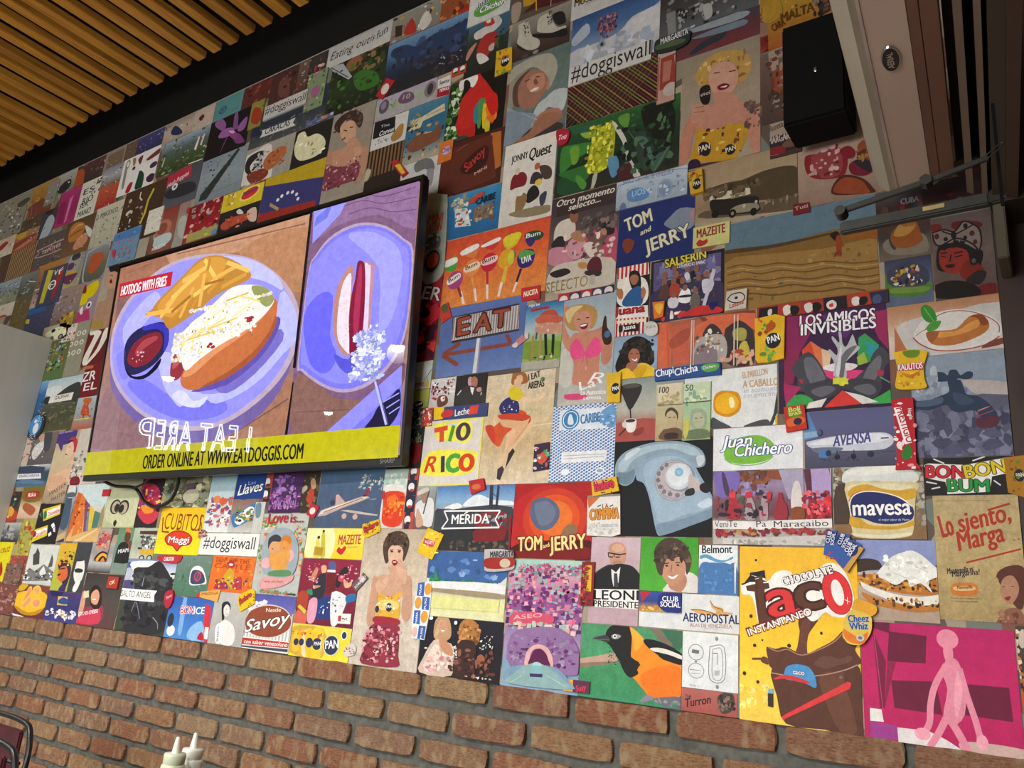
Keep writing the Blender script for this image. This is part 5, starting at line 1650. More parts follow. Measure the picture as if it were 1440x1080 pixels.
l 7a7a3c 3.2 -124,74 15,-74
l 8a6a34 3.2 -113,74 26,-74
l 6a2430 3.2 -101,74 38,-74
l a8783c 3.2 -90,74 49,-74
l 5a1c2c 3.2 -79,74 60,-74
l 8a4a34 3.2 -67,74 72,-74
l 7a7a3c 3.2 -56,74 83,-74
l 8a6a34 3.2 -45,74 94,-74
l 6a2430 3.2 -33,74 105,-74
l a8783c 3.2 -22,74 117,-74
l 5a1c2c 3.2 -11,74 128,-74
l 8a4a34 3.2 0,74 139,-74
l 7a7a3c 3.2 11,74 151,-74
l 8a6a34 3.2 22,74 162,-74
l 6a2430 3.2 33,74 173,-74
l a8783c 3.2 45,74 185,-74
l 5a1c2c 3.2 56,74 196,-74
l 8a4a34 3.2 67,74 207,-74
l 7a7a3c 3.2 79,74 218,-74
l 8a6a34 3.2 90,74 230,-74
l 6a2430 3.2 101,74 241,-74
l a8783c 3.2 113,74 252,-74
l 5a1c2c 3.2 124,74 264,-74
l 8a4a34 3.2 135,74 275,-74
l 7a7a3c 3.2 146,74 286,-74
l 8a6a34 3.2 158,74 298,-74
l 6a2430 3.2 169,74 309,-74
l a8783c 3.2 180,74 320,-74
l 5a1c2c 3.2 192,74 331,-74
l 8a4a34 3.2 203,74 343,-74
l 7a7a3c 3.2 214,74 354,-74
l 8a6a34 3.2 226,74 365,-74
l 6a2430 3.2 237,74 377,-74
l 6a7a3c 1.2 -77,74 -217,-74
l 3a1a24 1.2 -68,74 -207,-74
l 6a7a3c 1.2 -58,74 -198,-74
l 3a1a24 1.2 -49,74 -188,-74
l 6a7a3c 1.2 -39,74 -179,-74
l 3a1a24 1.2 -29,74 -169,-74
l 6a7a3c 1.2 -20,74 -160,-74
l 3a1a24 1.2 -10,74 -150,-74
l 6a7a3c 1.2 -1,74 -141,-74
l 3a1a24 1.2 8,74 -131,-74
l 6a7a3c 1.2 17,74 -121,-74
l 3a1a24 1.2 27,74 -112,-74
l 6a7a3c 1.2 37,74 -102,-74
l 3a1a24 1.2 46,74 -93,-74
l 6a7a3c 1.2 56,74 -83,-74
l 3a1a24 1.2 65,74 -74,-74
l 6a7a3c 1.2 75,74 -64,-74
l 3a1a24 1.2 84,74 -54,-74
l 6a7a3c 1.2 94,74 -45,-74
l 3a1a24 1.2 103,74 -35,-74
l 6a7a3c 1.2 113,74 -26,-74
l 3a1a24 1.2 123,74 -16,-74
l 6a7a3c 1.2 132,74 -7,-74
l 3a1a24 1.2 142,74 2,-74
l 6a7a3c 1.2 151,74 11,-74
l 3a1a24 1.2 161,74 21,-74
@banknote_print|red and beige upright banknote print, right of the hashtag strip|1|-756,2575,49,157|b09084
g b5a090 a87464 b59080
p 8a3a2c -17,59 56,64 54,-37 -17,-39
p b58a78 20,56 51,60 48,8 26,10
p a86a58 -9,45 15,44 10,-16 -10,-17
e b5a89c 13,-44 20.3,20.2 0
l 8a3a2c 2.6 -21,66 -23,-69
e 9a4a3a 45,-55 10,13.7 0
@sticker|dark oval margarine-can sticker with curved lettering above the red banknote|2|-739,2668,85,45|2a3030
c
s 262c30 -52,12 -38,29 42,22 47,6 40,-16 -1,-24 -46,-15
s 4a5a3a -42,11 27,3 28,-11 -42,-6
t c5c5c0 -34,8 42,11 17.8 b|MARGARITA
@photo_print|black and white photo of a snowy street with figures, cut off by the top edge|0|-649,2786,263,173|3c3a3a
g 2a2828 3c3a38 55585a
n 8a8a88,222,5a5a58,a5a5a2 70 6.2,7.6 -111,66 106,-107
s a5a5a0 -10,-30 9,-33 14,-68 0,-78 -9,-58
p 7a7a76 -114,-13 -88,-13 -84,-82 -106,-84
n 22201f,9a9a96 30 3.7,4.5 -83,-15 -28,-61
@photo_print|photo of pale motor boats on a dark red sea, above the blonde model|0|-629,2654,228,86|4a3034
g 3a3a44 5a3034 6a3438
s 8a9298 -102,66 -19,54 82,38 73,20 -28,25 -86,38
s 2a3038 -65,-31 -28,-8 28,-3 23,-18 -27,-35 -60,-38
s 6a7a84 -62,11 -9,17 73,15 77,-3 -9,1
s 6a3034 -65,-47 -9,-26 82,-25 82,-67 -60,-65
@poster|tall portrait of a curly blonde model biting a dark snack in a yellow top|0|-614,2446,199,326|94846e
g 8d7e6a 9a8a74 a5947c
s b08a48 -62,85 -55,125 -28,146 4,150 49,137 76,102 76,66 58,42 32,36 -22,50
n c8a868,8a6430,b8904a 50 4.9,5.8 -55,130 71,57
s c0907a -27,99 -9,118 27,110 45,77 45,42 28,18 6,18 -17,38 -27,67
s b8806a -17,33 32,21 54,-12 101,-37 113,-66 117,-152 84,-171 59,-77 15,-73 -57,-60 -62,-13 -35,3 -12,6
s b57a64 -71,-5 -48,-33 -66,-68 -74,-125 -96,-148 -117,-138 -107,-85 -89,-40
s b8846c -67,14 -35,14 -26,-10 -48,-33 -71,-31
l 8a5a48 2.4 -62,8 -39,5
l 8a5a48 2.4 -65,-5 -37,-9
s 1c1412 -50,60 -31,65 -23,50 -26,11 -42,11 -51,35
t c8b8a0 -48,36 -25,36 10.3 b|cri-cri
s 6a1420 -6,50 10,54 25,45 19,36 1,37
s e5d5cc 1,46 19,45 14,41
l 3a2018 2.9 -15,92 0,90
l 3a2018 2.8 23,83 41,80
s b88a24 -57,-55 -11,-70 24,-66 71,-86 59,-135 25,-168 -64,-140 -71,-126 -61,-89
n 6a3a20,d8b85a,3a2028 26 4,4.5 -52,-62 54,-153
s 1c1820 -51,-102 -38,-96 -20,-111 -24,-135 -37,-136 -49,-122
t d8c8b0 -51,-122 -22,-120 15.8 b|PAN
s 1c1820 16,-127 29,-123 42,-137 33,-151 20,-147
t d8c8b0 18,-143 42,-140 12.5 b|PAN
s 5a1c24 -50,-154 33,-168 38,-179 -46,-167
n 5a4440,6a5048,7a5a4c 24 4.9,5.9 63,-19 109,-93
s 2a1a30 -73,-140 -51,-142 -46,-167 -77,-168
@poster|orange and yellow coffee packet collage at the picture's top edge, left of the black speaker|0|-380,2673,267,242|8a5a20
g 8a6a3a a5802a 9a5020
p 8a6a54 -160,-11 -114,-10 -115,-77 -160,-74
t 6a3a1a -158,-12 -114,-12 21.1 b|MAIZ
t 6a3a1a -156,-34 -115,-33 15.7 b|INACA
p 7a1f1a -162,-76 -115,-74 -115,-133 -162,-125
n 5a1a14,8a3a24 18 4.1,5.2 -160,-79 -115,-127
p 3a2c28 -2,-27 28,-25 29,-66 9,-72
n 6a4a3a,2a1c18,8a7a6a 30 4.6,6.2 -9,12 29,-66
s a8802a -123,20 -88,16 -80,-29 -106,-44 -127,-30
n c8a040,5a3a10 16 4,5.2 -76,21 -11,-49
t 5a3a10 -83,-54 -7,-51 25.6 b|MALTA
t 5a3010 -102,-72 -73,-63 20.5 b|CARA
@photo_print|milkshake and biscuit collage strip left of the black speaker|0|-428,2449,169,198|5a3c30
g 6a5a50 5a4438 4a3a34
s 8a4428 -55,42 -30,42 -35,-15 -56,-17
s 9a8878 -67,96 -51,95 -43,57 -59,43
n 3a302c,8a7a6c,6a3428 40 5.2,6.6 -67,96 -24,-76
@sticker|dark oval deviled-ham tin sticker below the black speaker's lower left corner|1|-457,2301,70,91|4a2c2c
s a08c80 -39,47 13,54 40,3 36,-23 -40,-37
s 2a2428 -40,9 28,7 40,-20 28,-34 -40,-33
t b5a598 -38,-8 28,-5 18.7 b|MARGARITA
s 7a2424 -40,-19 -4,-20 -4,-39 -40,-35
e 6a4a3c 12,-18 19.1,10.1 0
t 5a4a30 -35,24 -3,31 16 bi|Rezeta
@poster|beige poster of a glass red jug with cherries and a biscuit, below the black speaker|0|-283,2231,297,233|9a8272
g 94806e a58c78 8a7060
s 7a1c24 -134,3 -120,12 -50,-4 -47,-48 -62,-61 -103,-55 -129,-35
s a58a80 -125,23 -112,41 -59,48 -56,29 -78,18 -120,12
s 8a3a3a -120,8 -60,12 -54,-20 -62,-53 -99,-52
n b58a84,6a141c,c5a59c 30 4.1,5 -120,21 -62,-53
s 7a1a24 -60,4 -42,11 -28,-6 -32,-22 -50,-17
s 8a4424 -24,2 -6,14 3,-36 -11,-41
s 6a1c28 -42,-37 -25,-28 -4,-39 5,-63 -13,-71 -37,-60
s 2a2028 -32,-31 -4,-34 4,-58 -5,-64
n 8a6a2a,5a2a1c 12 3.8,4.8 -28,-6 -4,-34
s 4a2014 -78,-83 -62,-61 -41,-61 -13,-79 3,-104 3,-115 -71,-102
s 8a4020 -74,-84 -59,-67 -41,-67 -17,-82 -7,-102 -7,-114 -67,-99
s 5a1a20 -88,61 -66,72 -36,63 -48,40 -78,44
@photo_print|wide vintage photo of a white-roofed bus on a beach road under a beige sky|0|-552,2199,238,165|9a8464
g 9a8464 a08a6c 8a7054 a5967c
s 4a3c28 -98,14 -46,24 -4,22 46,32 102,30 121,11 116,-50 -45,-22
s 5a4c3a -97,-38 -3,-47 154,-50 153,-85 -88,-59
s cabfa2 -82,-4 -67,4 -29,1 9,-2 13,-14 9,-20 -46,-18 -80,-19
s 1e1a16 -82,-13 -46,-18 25,-27 33,-47 31,-69 -45,-59 -75,-48
N 6a604c,8a7e68 8 4.7,5.2 -76,-3 1,-20
s 8a8068 -33,-49 -8,-41 29,-48 29,-64 -24,-60
e 0f0e0d -69,-52 9.2,10.2 0
e 0f0e0d -28,-60 9,11 0
e 0f0e0d 21,-67 7.9,9.9 0
e 8a8068 -28,-60 3.7,4.6 0
e b5a98c -1,-47 3.6,4.6 0
e b5a98c 27,-43 3.2,4.1 0
n 5a4a34,3a3020,6a5a40 40 6.4,7.1 -98,14 38,-7
n 8a7860,6a5844 20 4.7,5.4 37,-48 154,-59
@poster|wide desert photo of sand dunes and a walking dark-haired figure under blue sky|0|-437,2004,321,218|8a6a34
g 5a7080 6a7a80 7a7260 8a6a30 80602a 7a5c2a
s 9a6a20 -160,163 -61,166 55,166 188,135 181,-26 51,1 -159,31
s 5a7280 -160,168 -160,214 -61,220 71,219 185,216 177,35 105,43 87,31 33,32 -16,36 -62,38 -159,49
s 7a5a28 -159,45 -62,38 7,39 52,43 105,45 177,37 175,-9 51,5 -62,16 -159,13
s 8a5418 109,45 177,37 176,7 111,16 98,24
s 4a3820 -159,45 -62,38 22,38 77,39 69,35 7,31 -62,29 -159,36
l 9a7a44 2.5 -155,13 169,-7
s 94703a -159,13 -62,16 51,5 176,-1 170,-128 48,-108 -63,-106 -158,-117
n 7a5c2e,a8884c,8a6a38 60 3.6,3.9 -142,1 157,-111
L 6a4e28 3 -155,-1 -122,2 -86,-9 -39,-10 6,-23 57,-25 113,-40 167,-44
L 6a4e28 2.9 -154,-18 -118,-16 -78,-28 -32,-28 13,-41 71,-42 119,-57 166,-58
L 6a4e28 3.4 -154,-36 -110,-35 -67,-47 -21,-47 27,-60 77,-59 125,-74 166,-74
L 644a26 3.3 -154,-53 -106,-53 -55,-66 -10,-66 34,-78 84,-76 132,-91 165,-89
L 644a26 3.7 -154,-70 -102,-71 -48,-84 1,-84 48,-92 94,-92 134,-105
L b08e54 2.1 -155,-9 -122,-7 -86,-18 -39,-18 6,-31 57,-32 113,-48 167,-51
L b08e54 2.1 -154,-44 -110,-44 -67,-56 -21,-55 27,-67 77,-67 125,-81 165,-81
s 1c1410 69,35 80,40 87,35 89,22 85,11 80,16 73,25
s 8a3a1c 80,22 87,31 92,13 90,-11 84,-20 81,-5
s 7a3418 83,-5 91,-11 89,-21 86,-12 78,-19 75,-16
l 8a3a1c 2.7 89,14 96,2
@sticker|small red margarine packet sticker on the vintage bus photo's lower edge|1|-425,2115,35,32|6a1c1c
c
p 6a1a1c -18,12 16,10 19,-14 -18,-14
t b59a94 -14,-4 14,-2 8.7 b|Tuti
@photo_print|dark navy and brown print strip behind the metal door arm, top of the dish photo|0|-176,2073,201,79|3a2c2c
g 4a4a50 3a2020 301c1c
n 2a2a30,5a3a34,1c1c20,6a1f20,2a4a44 30 6.6,8.2 -89,8 64,-56
p 4a1c1c -94,-20 -15,-18 -16,-42 -91,-36
t 8a8a90 -53,3 -20,3 12.1 b|CUBA
@photo_print|dark-lit photo of a crusty chicken pie on a plate, left of the turbaned woman|0|-227,1994,95,76|4a3a30
g 4a2c24 3a3430 5a544a 6a5c4c
s 7a7060 -39,2 -15,16 33,10 43,-19 34,-33 -17,-28 -36,-15
s 3a3a38 -28,23 -14,28 -16,-15 -26,-5
s 8a4c1c -25,15 -11,35 6,44 22,40 30,14 33,-6 10,-16 -16,-11
s a87a3c -18,21 -4,42 13,44 22,28 5,12 -15,13
s 8a5a24 -7,47 13,46 22,36 15,30 -1,33
@photo_print|blue photo of a green glass dish of prawns, left of the turbaned woman's shoulder|0|-224,1906,84,99|3a4464
g 3a3c50 4a5270 56648a 5a6478
s 4a7a2a -46,-3 -29,6 34,-6 41,-18 26,-34 -21,-30 -40,-19
s 3a3f50 -38,23 -21,39 11,40 35,17 30,-13 -30,-6
s 6a8a3c -41,-10 33,-17 26,-27 -30,-21
n b5a8a0,8a3a2c,d5ccc5,a89038,222 44 3.2,3.9 -28,32 21,-11
s 4a7a34 -48,21 -38,19 -43,-11 -49,-6
@poster|pop-art woman with a polka-dot head scarf and red face, at the mural's right end|0|-127,1943,103,175|5a4c48
g 5c4c48 66564f 5a4844
s 6a1c1c -56,74 -37,74 -32,61 -51,61
s 6a1c1c 20,-69 48,-67 47,-90 21,-91
s 5a1c1a -13,72 14,70 35,61 31,51 -11,56
s 1a1412 -56,-60 -33,-49 0,-55 22,-73 18,-87 -47,-83
s 1a1414 -40,28 -15,38 15,28 33,1 29,-23 22,-37 -31,-30 -46,-16
s 8a2c20 -40,13 -28,18 -10,18 7,7 9,-16 -1,-32 -17,-37 -31,-30 -40,-14
s 7a2418 0,-18 15,-13 36,-43 20,-58 3,-55 -8,-39
s 7a6c64 -51,57 -29,60 -11,52 5,70 20,61 28,51 32,20 28,3 -3,28 -40,28 -49,38
L 1c1414 3.1 -51,57 -29,60 -11,52 5,70 20,61 31,47 32,20 26,-1
L 1c1414 3.1 -49,55 -47,37 -37,27 -9,37 17,20 27,1
L 1c1414 2.8 -32,57 -14,46 -2,49 20,59
e 1c1414 -13,45 4.8,8.4 0
e 4a1c1c -42,48 4.3,6.2 0
e 1c1414 8,60 3.9,5.3 0
e 4a1c1c 18,42 4.4,6 0
e 1c1414 6,35 3.5,4.5 0
e 4a1c1c 22,23 3.5,5.2 0
e 1c1414 -27,39 3.9,4.6 0
n 1c1414 26 2.4,3.1 -34,32 5,19
s 1c1414 -31,-16 -15,-17 -19,-23 -28,-22
l 1c1414 2.7 -38,10 -26,10
l 1c1414 2.7 -14,6 0,7
l 1c1414 2 -38,5 -28,0
l 1c1414 2 -14,-2 -1,-1
l 1c1414 2 -20,5 -23,-10
e 1c1414 17,-16 7,9.6 0
e 5a4c48 17,-16 3.5,5.2 0
s 2a2220 1,-55 22,-37 36,-45 23,-66
@poster|tall green and white can-shaped sticker with orange lettering beside the screen|1|-1496,2286,75,281|a5aa9c
c
s a5ab9c -40,135 -16,141 27,127 43,102 59,-105 49,-148 20,-160 -19,-147 -34,-28
s b5b8a8 -34,115 38,97 38,74 -34,91
t c04a2a -26,41 30,37 29.6 b|MINI
t c04a2a -22,10 30,8 29.4 b|ATUN
e 6a6c68 5,-31 29.4,34.8 0
e 8a8c84 10,-90 37.3,44.5 0
e 2e3034 10,-90 29.3,36.5 0
e c04a30 11,-87 22.6,25.1 0
n 888,555,ccc 20 4.8,4.1 -28,6 33,-60
@poster|blue note-book cover poster with food pictures and a brand word, top of the lollipop poster|0|-1408,2328,302,146|2f6a98
g 3a86b0 2a6a9c 27608e
n b5b090,8a8a70,d5d0b8 30 6.5,5.9 -24,62 32,19
p c5d0d8 -15,25 32,19 53,-44 -7,-36
n b8a83a,5a7a3a,c03a30,e5e0d0 24 6.5,5.8 -8,17 52,-38
p 7a6a5a 59,12 129,15 134,-34 61,-34
n 8a3a2a,b5a58a,5a5a3a 30 5,4.6 62,18 131,-36
s b5483a 36,41 73,58 92,56 75,37 44,28
t 1c2024 65,20 134,24 20.7 b|CARIBE
@poster|orange poster of six upright wrapped lollipops, right of the screen|0|-1259,2143,356,217|d86a34
m 2
g cc4a2c d85c30 de7a3a e08a44
m 1
p e8dcd0 -112,-62 -104,-61 -88,-103 -97,-104
p 8a2a3a -125,-46 -116,-45 -100,-80 -108,-80
p e8dcd0 -64,-60 -55,-61 -45,-103 -52,-102
p d8a060 -77,-25 -70,-25 -57,-63 -63,-62
p e8dcd0 -19,-57 -11,-58 -7,-102 -14,-101
p b02838 -25,-13 -16,-14 -11,-58 -18,-57
p e8dcd0 30,-57 39,-61 31,-102 23,-100
p d8b838 37,-19 47,-22 40,-62 32,-59
s 4a9a3a -187,35 -144,55 -132,41 -137,9 -167,12
s e8e4dc -182,43 -140,51 -134,33 -176,24
e a8407a -133,-23 27.9,28.6 0
s e8e0d8 -163,-20 -123,-2 -115,-18 -154,-35
t 3a2a2a -155,-28 -118,-14 12.1 b|Bum
s d87a4a -119,67 -69,79 -60,55 -73,35 -103,47
s e8e4dc -122,65 -66,78 -62,63 -114,50
e e08a4a -76,5 26,27.4 0
s e8d0b0 -105,11 -56,21 -50,0 -97,-7
t 3a2a2a -98,1 -58,9 13.2 b|Bum
s c8303a -46,74 12,78 -3,48 -28,54
s e8e4dc -48,69 9,82 13,70 -39,61
e c02038 -16,10 27.6,29.2 0
s f0c0c0 -43,21 8,27 7,8 -36,3
t 3a2a2a -39,9 3,17 13 b|Bum
s d8b828 25,70 54,83 84,73 70,44 40,39
e e0a030 42,7 26.8,27.7 0
s 3a7a3a 29,28 65,29 73,6 38,8
s d8c830 30,77 78,83 85,68 57,47 39,50
e d8a02a 43,12 26.2,26.7 0
s c8c83a 48,22 65,29 66,-9 51,-6
p d8b838 41,-14 50,-17 45,-63 36,-59
s 2a4a2a 99,73 136,75 161,59 145,44 104,56
t e8e8e0 103,58 149,59 12.8 b|Bum
s 3a2a6a 101,56 133,51 126,32 114,32
s 33286a 79,5 92,23 124,22 137,4 128,-26 100,-31 84,-18
s 5a9a4a 84,14 101,24 133,12 134,4 92,-3
t eee 96,-17 127,-13 18.9 b|UVA
p 2a2040 91,-29 99,-32 87,-70 80,-67
p e8dcd0 82,-67 89,-70 78,-97 72,-95
@poster|red and black geometric crisp packet poster touching the screen's right edge|0|-1533,2068,190,366|7a1428
n b02038,4a1428,d83a34,2a1220 44 13.5,11.2 12,16 115,-189
p c82838 26,-31 83,-7 103,-54 54,-79
p 3a1228 42,-89 86,-73 86,-122 54,-128
p d83a38 63,-140 100,-124 92,-160
p b02038 58,76 92,69 98,-21 63,-4
t f0e8e4 19,15 89,-3 39.1 bo1a1010|ER
s 1a1418 20,-36 45,-23 61,-37 43,-50
@sticker|small tilted red and green candy sticker at the lollipop poster's lower left corner|1|-1413,2027,44,39|c8402c
c
p c83a28 -25,15 6,27 25,-20 -8,-37
s 5a5a3a -15,19 4,21 10,-2 -9,-4
@poster|blue sky poster with a striped three-letter roadside sign and a rust arrow|0|-1281,1931,290,204|5a6fa8
g 5e72ae 5a6ca5 5870aa 6a82b8
p 3a3438 -106,76 121,80 128,1 -98,-5
p c5c0c0 -101,72 121,75 126,7 -99,3
z 8a7a7a 26 -102,73 125,6
t 6a2c22 -82,13 -39,16 53.4 bo2a1410|E
t 9a4a34 -81,15 -40,17 50.2 b|E
t 6a2c22 -23,17 34,16 52.7 bo2a1410|A
t 9a4a34 -22,18 32,17 49.6 b|A
t 6a2c22 38,19 92,20 52 bo2a1410|T
t 9a4a34 40,21 89,20 48.9 b|T
l 8a4436 11.8 89,-4 106,-34
l 8a4436 10.6 103,-33 -120,-36
l 8a4436 12.7 -126,-35 -67,-8
l 8a4436 12.7 -126,-37 -68,-72
p d8d8dc -10,-2 5,-2 1,-114 -14,-113
p 8a90a8 0,-2 5,-2 5,-114 -1,-113
@photo_print|photo of an advertisement with a dinner party group and white italic slogan|0|-977,2150,203,297|6a4c48
g 3a3030 4a4040 6a504c 8a7468 b0a08c
p 3a2c2a -89,150 86,152 92,93 -85,92
t d8cfc4 -89,123 88,125 19.5 bi|Otro momento
t d8cfc4 -50,103 50,108 17.5 bi|selecto...
s d0c4b4 -88,53 -73,76 -40,79 -25,59 -26,29 -52,14 -85,16
s 8a5a40 -44,90 -31,96 -18,86 -20,66 -37,67
s 2a2020 -44,96 -34,101 -19,93 -30,89
s 2a2428 -96,13 -75,34 -53,24 -56,-1 -83,0
s c08090 -110,-16 -95,2 -56,-1 -27,-27 -31,-52 -74,-53 -102,-38
s c8909a -50,-7 -31,19 1,23 19,-6 10,-35 -26,-43
s a87a58 -37,31 -16,39 6,24 5,2 -25,13
s b04a64 63,-16 79,5 99,21 104,-78 79,-73 68,-51
s 2a1c1c 52,37 67,46 88,34 92,8 69,8
s b08068 53,26 68,25 69,8 56,11
s d8c8c0 3,-8 29,-4 46,-32 27,-48
s 8a5a4a 33,21 48,25 59,5 44,-2
n c8405a,d8c0b8,8a5048,5a4040 50 5.8,5.7 -53,29 88,-65
n 3a3434,7a6a64,5a504c 40 6.8,6.7 -13,72 99,21
s c8bcac -84,-57 -20,-49 88,-60 106,-126 12,-139 -96,-120
s 2a2224 -92,-70 -46,-64 -29,-80 -71,-87
s 5a2030 22,-62 34,-50 52,-52 61,-70 60,-94 21,-82
s 3a2a30 16,-83 60,-91 56,-105 19,-96
s b5ac9c 30,-100 45,-102 44,-125 31,-123
s c08a4a -7,-56 17,-61 15,-76 -3,-72
t 8a7a48 -100,-126 24,-126 30 -|SELECTO
t 6a5a4a -108,-103 -27,-102 8.1 i|Ron Anejo
@sticker|small red sticker with white script at the lollipop poster's bottom right|1|-1123,2032,62,41|c02c34
c
p c02c34 -32,20 27,19 29,-20 -29,-18
t eec -22,-7 22,-5 15.2 b|NUCITA
@sign_print|row of five small red and navy lip-emblem squares above the bikini model|1|-957,2004,159,20|b0343a
p 3a3850 -46,7 -13,7 -11,-26 -43,-25
p a83040 -13,7 19,8 21,-24 -11,-23
p 3a3850 19,8 50,9 52,-23 21,-23
p 2a3048 50,9 82,11 84,-22 51,-22
e e0d8d4 -63,-8 12.5,11.7 0
e e0d8d4 -30,-7 12.3,11.6 0
e e0d8d4 3,-7 12,11.6 0
e e0d8d4 35,-6 11.8,11.5 0
e e0d8d4 66,-4 11.6,11.4 0
e 2a2a3a -63,-14 10.4,4.4 0
e 2a2a3a -29,-14 10.2,4.4 0
e 2a2a3a 4,-13 10,4.3 0
e 2a2a3a 35,-12 9.9,4.3 0
e 2a2a3a 66,-11 9.7,4.3 0
@photo_print|crab-hatted group on a lawn under blue sky, left of the bikini model|0|-1078,1908,115,184|6a9ab8
g 2f6aa0 6aa0c0 b5c5c0 8ab040 9ab848 a0a090
t e8e8f0 -50,86 -14,87 10 b|Pepsi Bar
p b02838 -43,80 14,80 15,73 -43,72
s b8503c -18,46 -6,64 26,69 43,51 34,31 -3,29
s c8604a -27,47 -16,55 5,57 54,45 53,30 13,26 -14,33
s c89078 -23,12 -15,35 51,26 54,1 15,2
n e0c0a8,c8a088 12 3.8,3.4 -20,34 50,2
s 7a9a34 -60,-13 54,-23 58,-66 -56,-57
l b58060 6.2 -29,3 -27,-60
l b58060 6.1 -6,5 -4,-58
l 1c1c22 8.1 9,3 16,-56
l 1c1c22 8 33,-1 35,-58
l 3a5a7a 5.1 -18,11 -19,-8
n 222,ccc,8a5a4a 24 3.8,3.4 -39,-54 48,-81
s b0ac9c -55,-67 56,-73 57,-91 -56,-86
@sticker|small candy-shaped sticker on the sky sign poster's right edge|1|-1142,1902,49,41|b89aa0
c
p c08088 -19,0 4,17 17,0 -7,-14
s d8c8c8 -27,-9 -13,-3 -9,-16 -21,-17
s d8c8c8 10,16 21,17 22,4 14,3
@poster|laughing blonde model in a pink bikini holding a bottle|0|-945,1857,149,286|a5b0b5
g 98a8b4 b0bcc0 a8b0b0 c0b8b0
s c8c5b8 -74,-1 -40,-5 -39,-88 -72,-85
s b88c50 -73,95 -59,117 -18,120 16,105 25,80 17,53 -3,51 -39,51 -60,64
s d8c088 -69,104 -49,117 -18,115 -42,99 -56,73
s c88a70 -83,116 -75,124 -54,116 -69,104 -66,65 -42,18 -45,-5 -67,17 -82,67
s cc9078 -43,80 -37,99 -11,100 4,88 9,63 -3,41 -18,41 -34,55
s c8866c -43,42 -13,43 27,47 46,53 67,27 71,-10 57,-44 40,-15 37,-42 31,-95 -34,-89 -32,-43 -51,6
s c08068 44,7 63,9 70,-28 57,-49 42,-38
s e8508a -48,5 -39,23 -27,28 -7,-5 -11,-23 -39,-24
s e8508a -4,-7 9,12 23,26 39,8 40,-15 26,-25 2,-24
l d84880 2.4 -5,-9 -10,-37
l d84880 2.4 -4,-10 5,-41
s fff -25,63 -14,66 -2,66 -6,56 -19,54
s 7a1820 -25,64 -2,67 -4,53 -17,52
s f5f0f0 -23,63 -4,65 -8,60 -19,59
l 3a2418 2.5 -33,80 -23,80
l 3a2418 2.4 -8,81 2,81
s 3a2014 43,72 50,76 54,47 67,27 66,4 49,4 40,31
e 4a6a9a 55,29 8.6,9.2 0
s e0a085 -2,-47 6,-52 1,-56
t f0f0f0 8,-91 59,-96 27 i|R
s d8487a -52,-114 -2,-117 8,-127 -21,-131 -51,-126
t f0ece8 -13,-107 31,-100 20.7 b|La
t f0ece8 -9,-119 59,-122 11.6 b|La Autentica
t f0ece8 -1,-132 47,-134 9.8 b|cerveza
@poster|black, red and white striped corn-flour packet poster with a blue-dressed waitress|0|-826,1966,86,182|1c1c20
p e8e0d8 -49,96 39,94 42,60 -46,57
z b8302c 8 -48,94 41,60
s e8e0d4 -44,28 -31,59 3,62 32,48 42,14 34,-13 2,-21 -32,-11 -45,10
s 1c1c24 -12,70 2,77 17,65 21,27 5,20 -8,41
s a86a4c -9,60 3,66 14,56 9,40 -3,40
s b07050 -44,28 -37,41 -26,25 -28,7 -38,9
s 2a5a90 -14,19 0,30 18,32 29,7 21,-20 -17,-16 -28,-3
s e8e0d4 -47,53 -21,57 -18,40 -39,35
e e8e0d4 -32,49 15.3,8.5 0
s b07050 26,30 35,15 29,-3 22,8
p ece4dc -49,-13 41,-21 43,-52 -48,-46
t b02028 -48,-34 33,-36 20.4 bo6a1018|Juana
p b02028 -50,-43 40,-50 38,-99 -49,-89
z e8e0d8 9 -49,-43 41,-97
p 1c1c20 -34,-62 20,-64 20,-84 -33,-80
t eee -24,-76 11,-75 11.8 b|Juana
p e8e0c8 -40,-49 34,-54 34,-62 -39,-57
@sticker|small orange drink pack sticker between the waitress packet and the group poster|2|-754,1926,29,38|d87a24
c
p d87424 -16,21 15,20 12,-19 -10,-22
s e8b040 -11,12 11,13 3,-13
@poster|navy poster with cream brush-lettered duo title and plain round shapes|0|-773,2169,202,222|1f2a5c
g 27305c 1c2a66 1b2860
s 7a8494 23,-17 38,-2 65,16 106,1 102,-36 67,-49 35,-30
s a08088 90,0 110,9 111,-24 93,-27
s 7a3a24 -88,-46 -74,-35 -54,-49 -63,-71 -77,-75
t d8d4b4 -78,-17 -8,-1 36.3 bo3a3a50|TOM
t d8d4b4 -39,-35 -10,-27 13.5 bio3a3a50|and
t d8d4b4 -22,-87 92,-64 35.1 bo3a3a50|JERRY
@sticker|pale yellow margarine sticker with red serif lettering and heart, right of the navy title poster|1|-630,2092,87,49|c8c27a
c
p c5c07c -43,29 45,29 44,-27 -44,-24
t 8a1f2a -34,1 34,2 22.1 b|MAZEITE
s b02a24 -35,-12 -27,-4 -19,-9 -9,-6 -8,-16 -21,-22 -31,-20
@poster|dark framed album poster of a large group of young people, yellow graffiti title|0|-689,1976,181,159|1c1c24
p 6a6480 -83,76 82,70 82,-78 -80,-71
g 1c1c24 1c1c24
p 5a5078 -84,75 83,71 82,-79 -82,-72
p 7a7494 -69,64 7,63 8,31 -68,31
n 8a84a4,4a4068,6a6490 40 9.1,9.3 -78,70 77,-8
s 3a3050 -81,1 81,0 82,-79 -82,-72
n 8a8888,3a3a48,6a3a34,22222c 60 6.7,6.9 -68,27 69,-42
e 8a5a48 -29,52 6.6,9.2 0
e 8a5a48 -54,38 6.7,9.2 0
e 8a5a48 -25,35 6.6,9.1 0
e 8a5a48 3,39 6.5,9 0
e 8a5a48 25,41 6.4,9 0
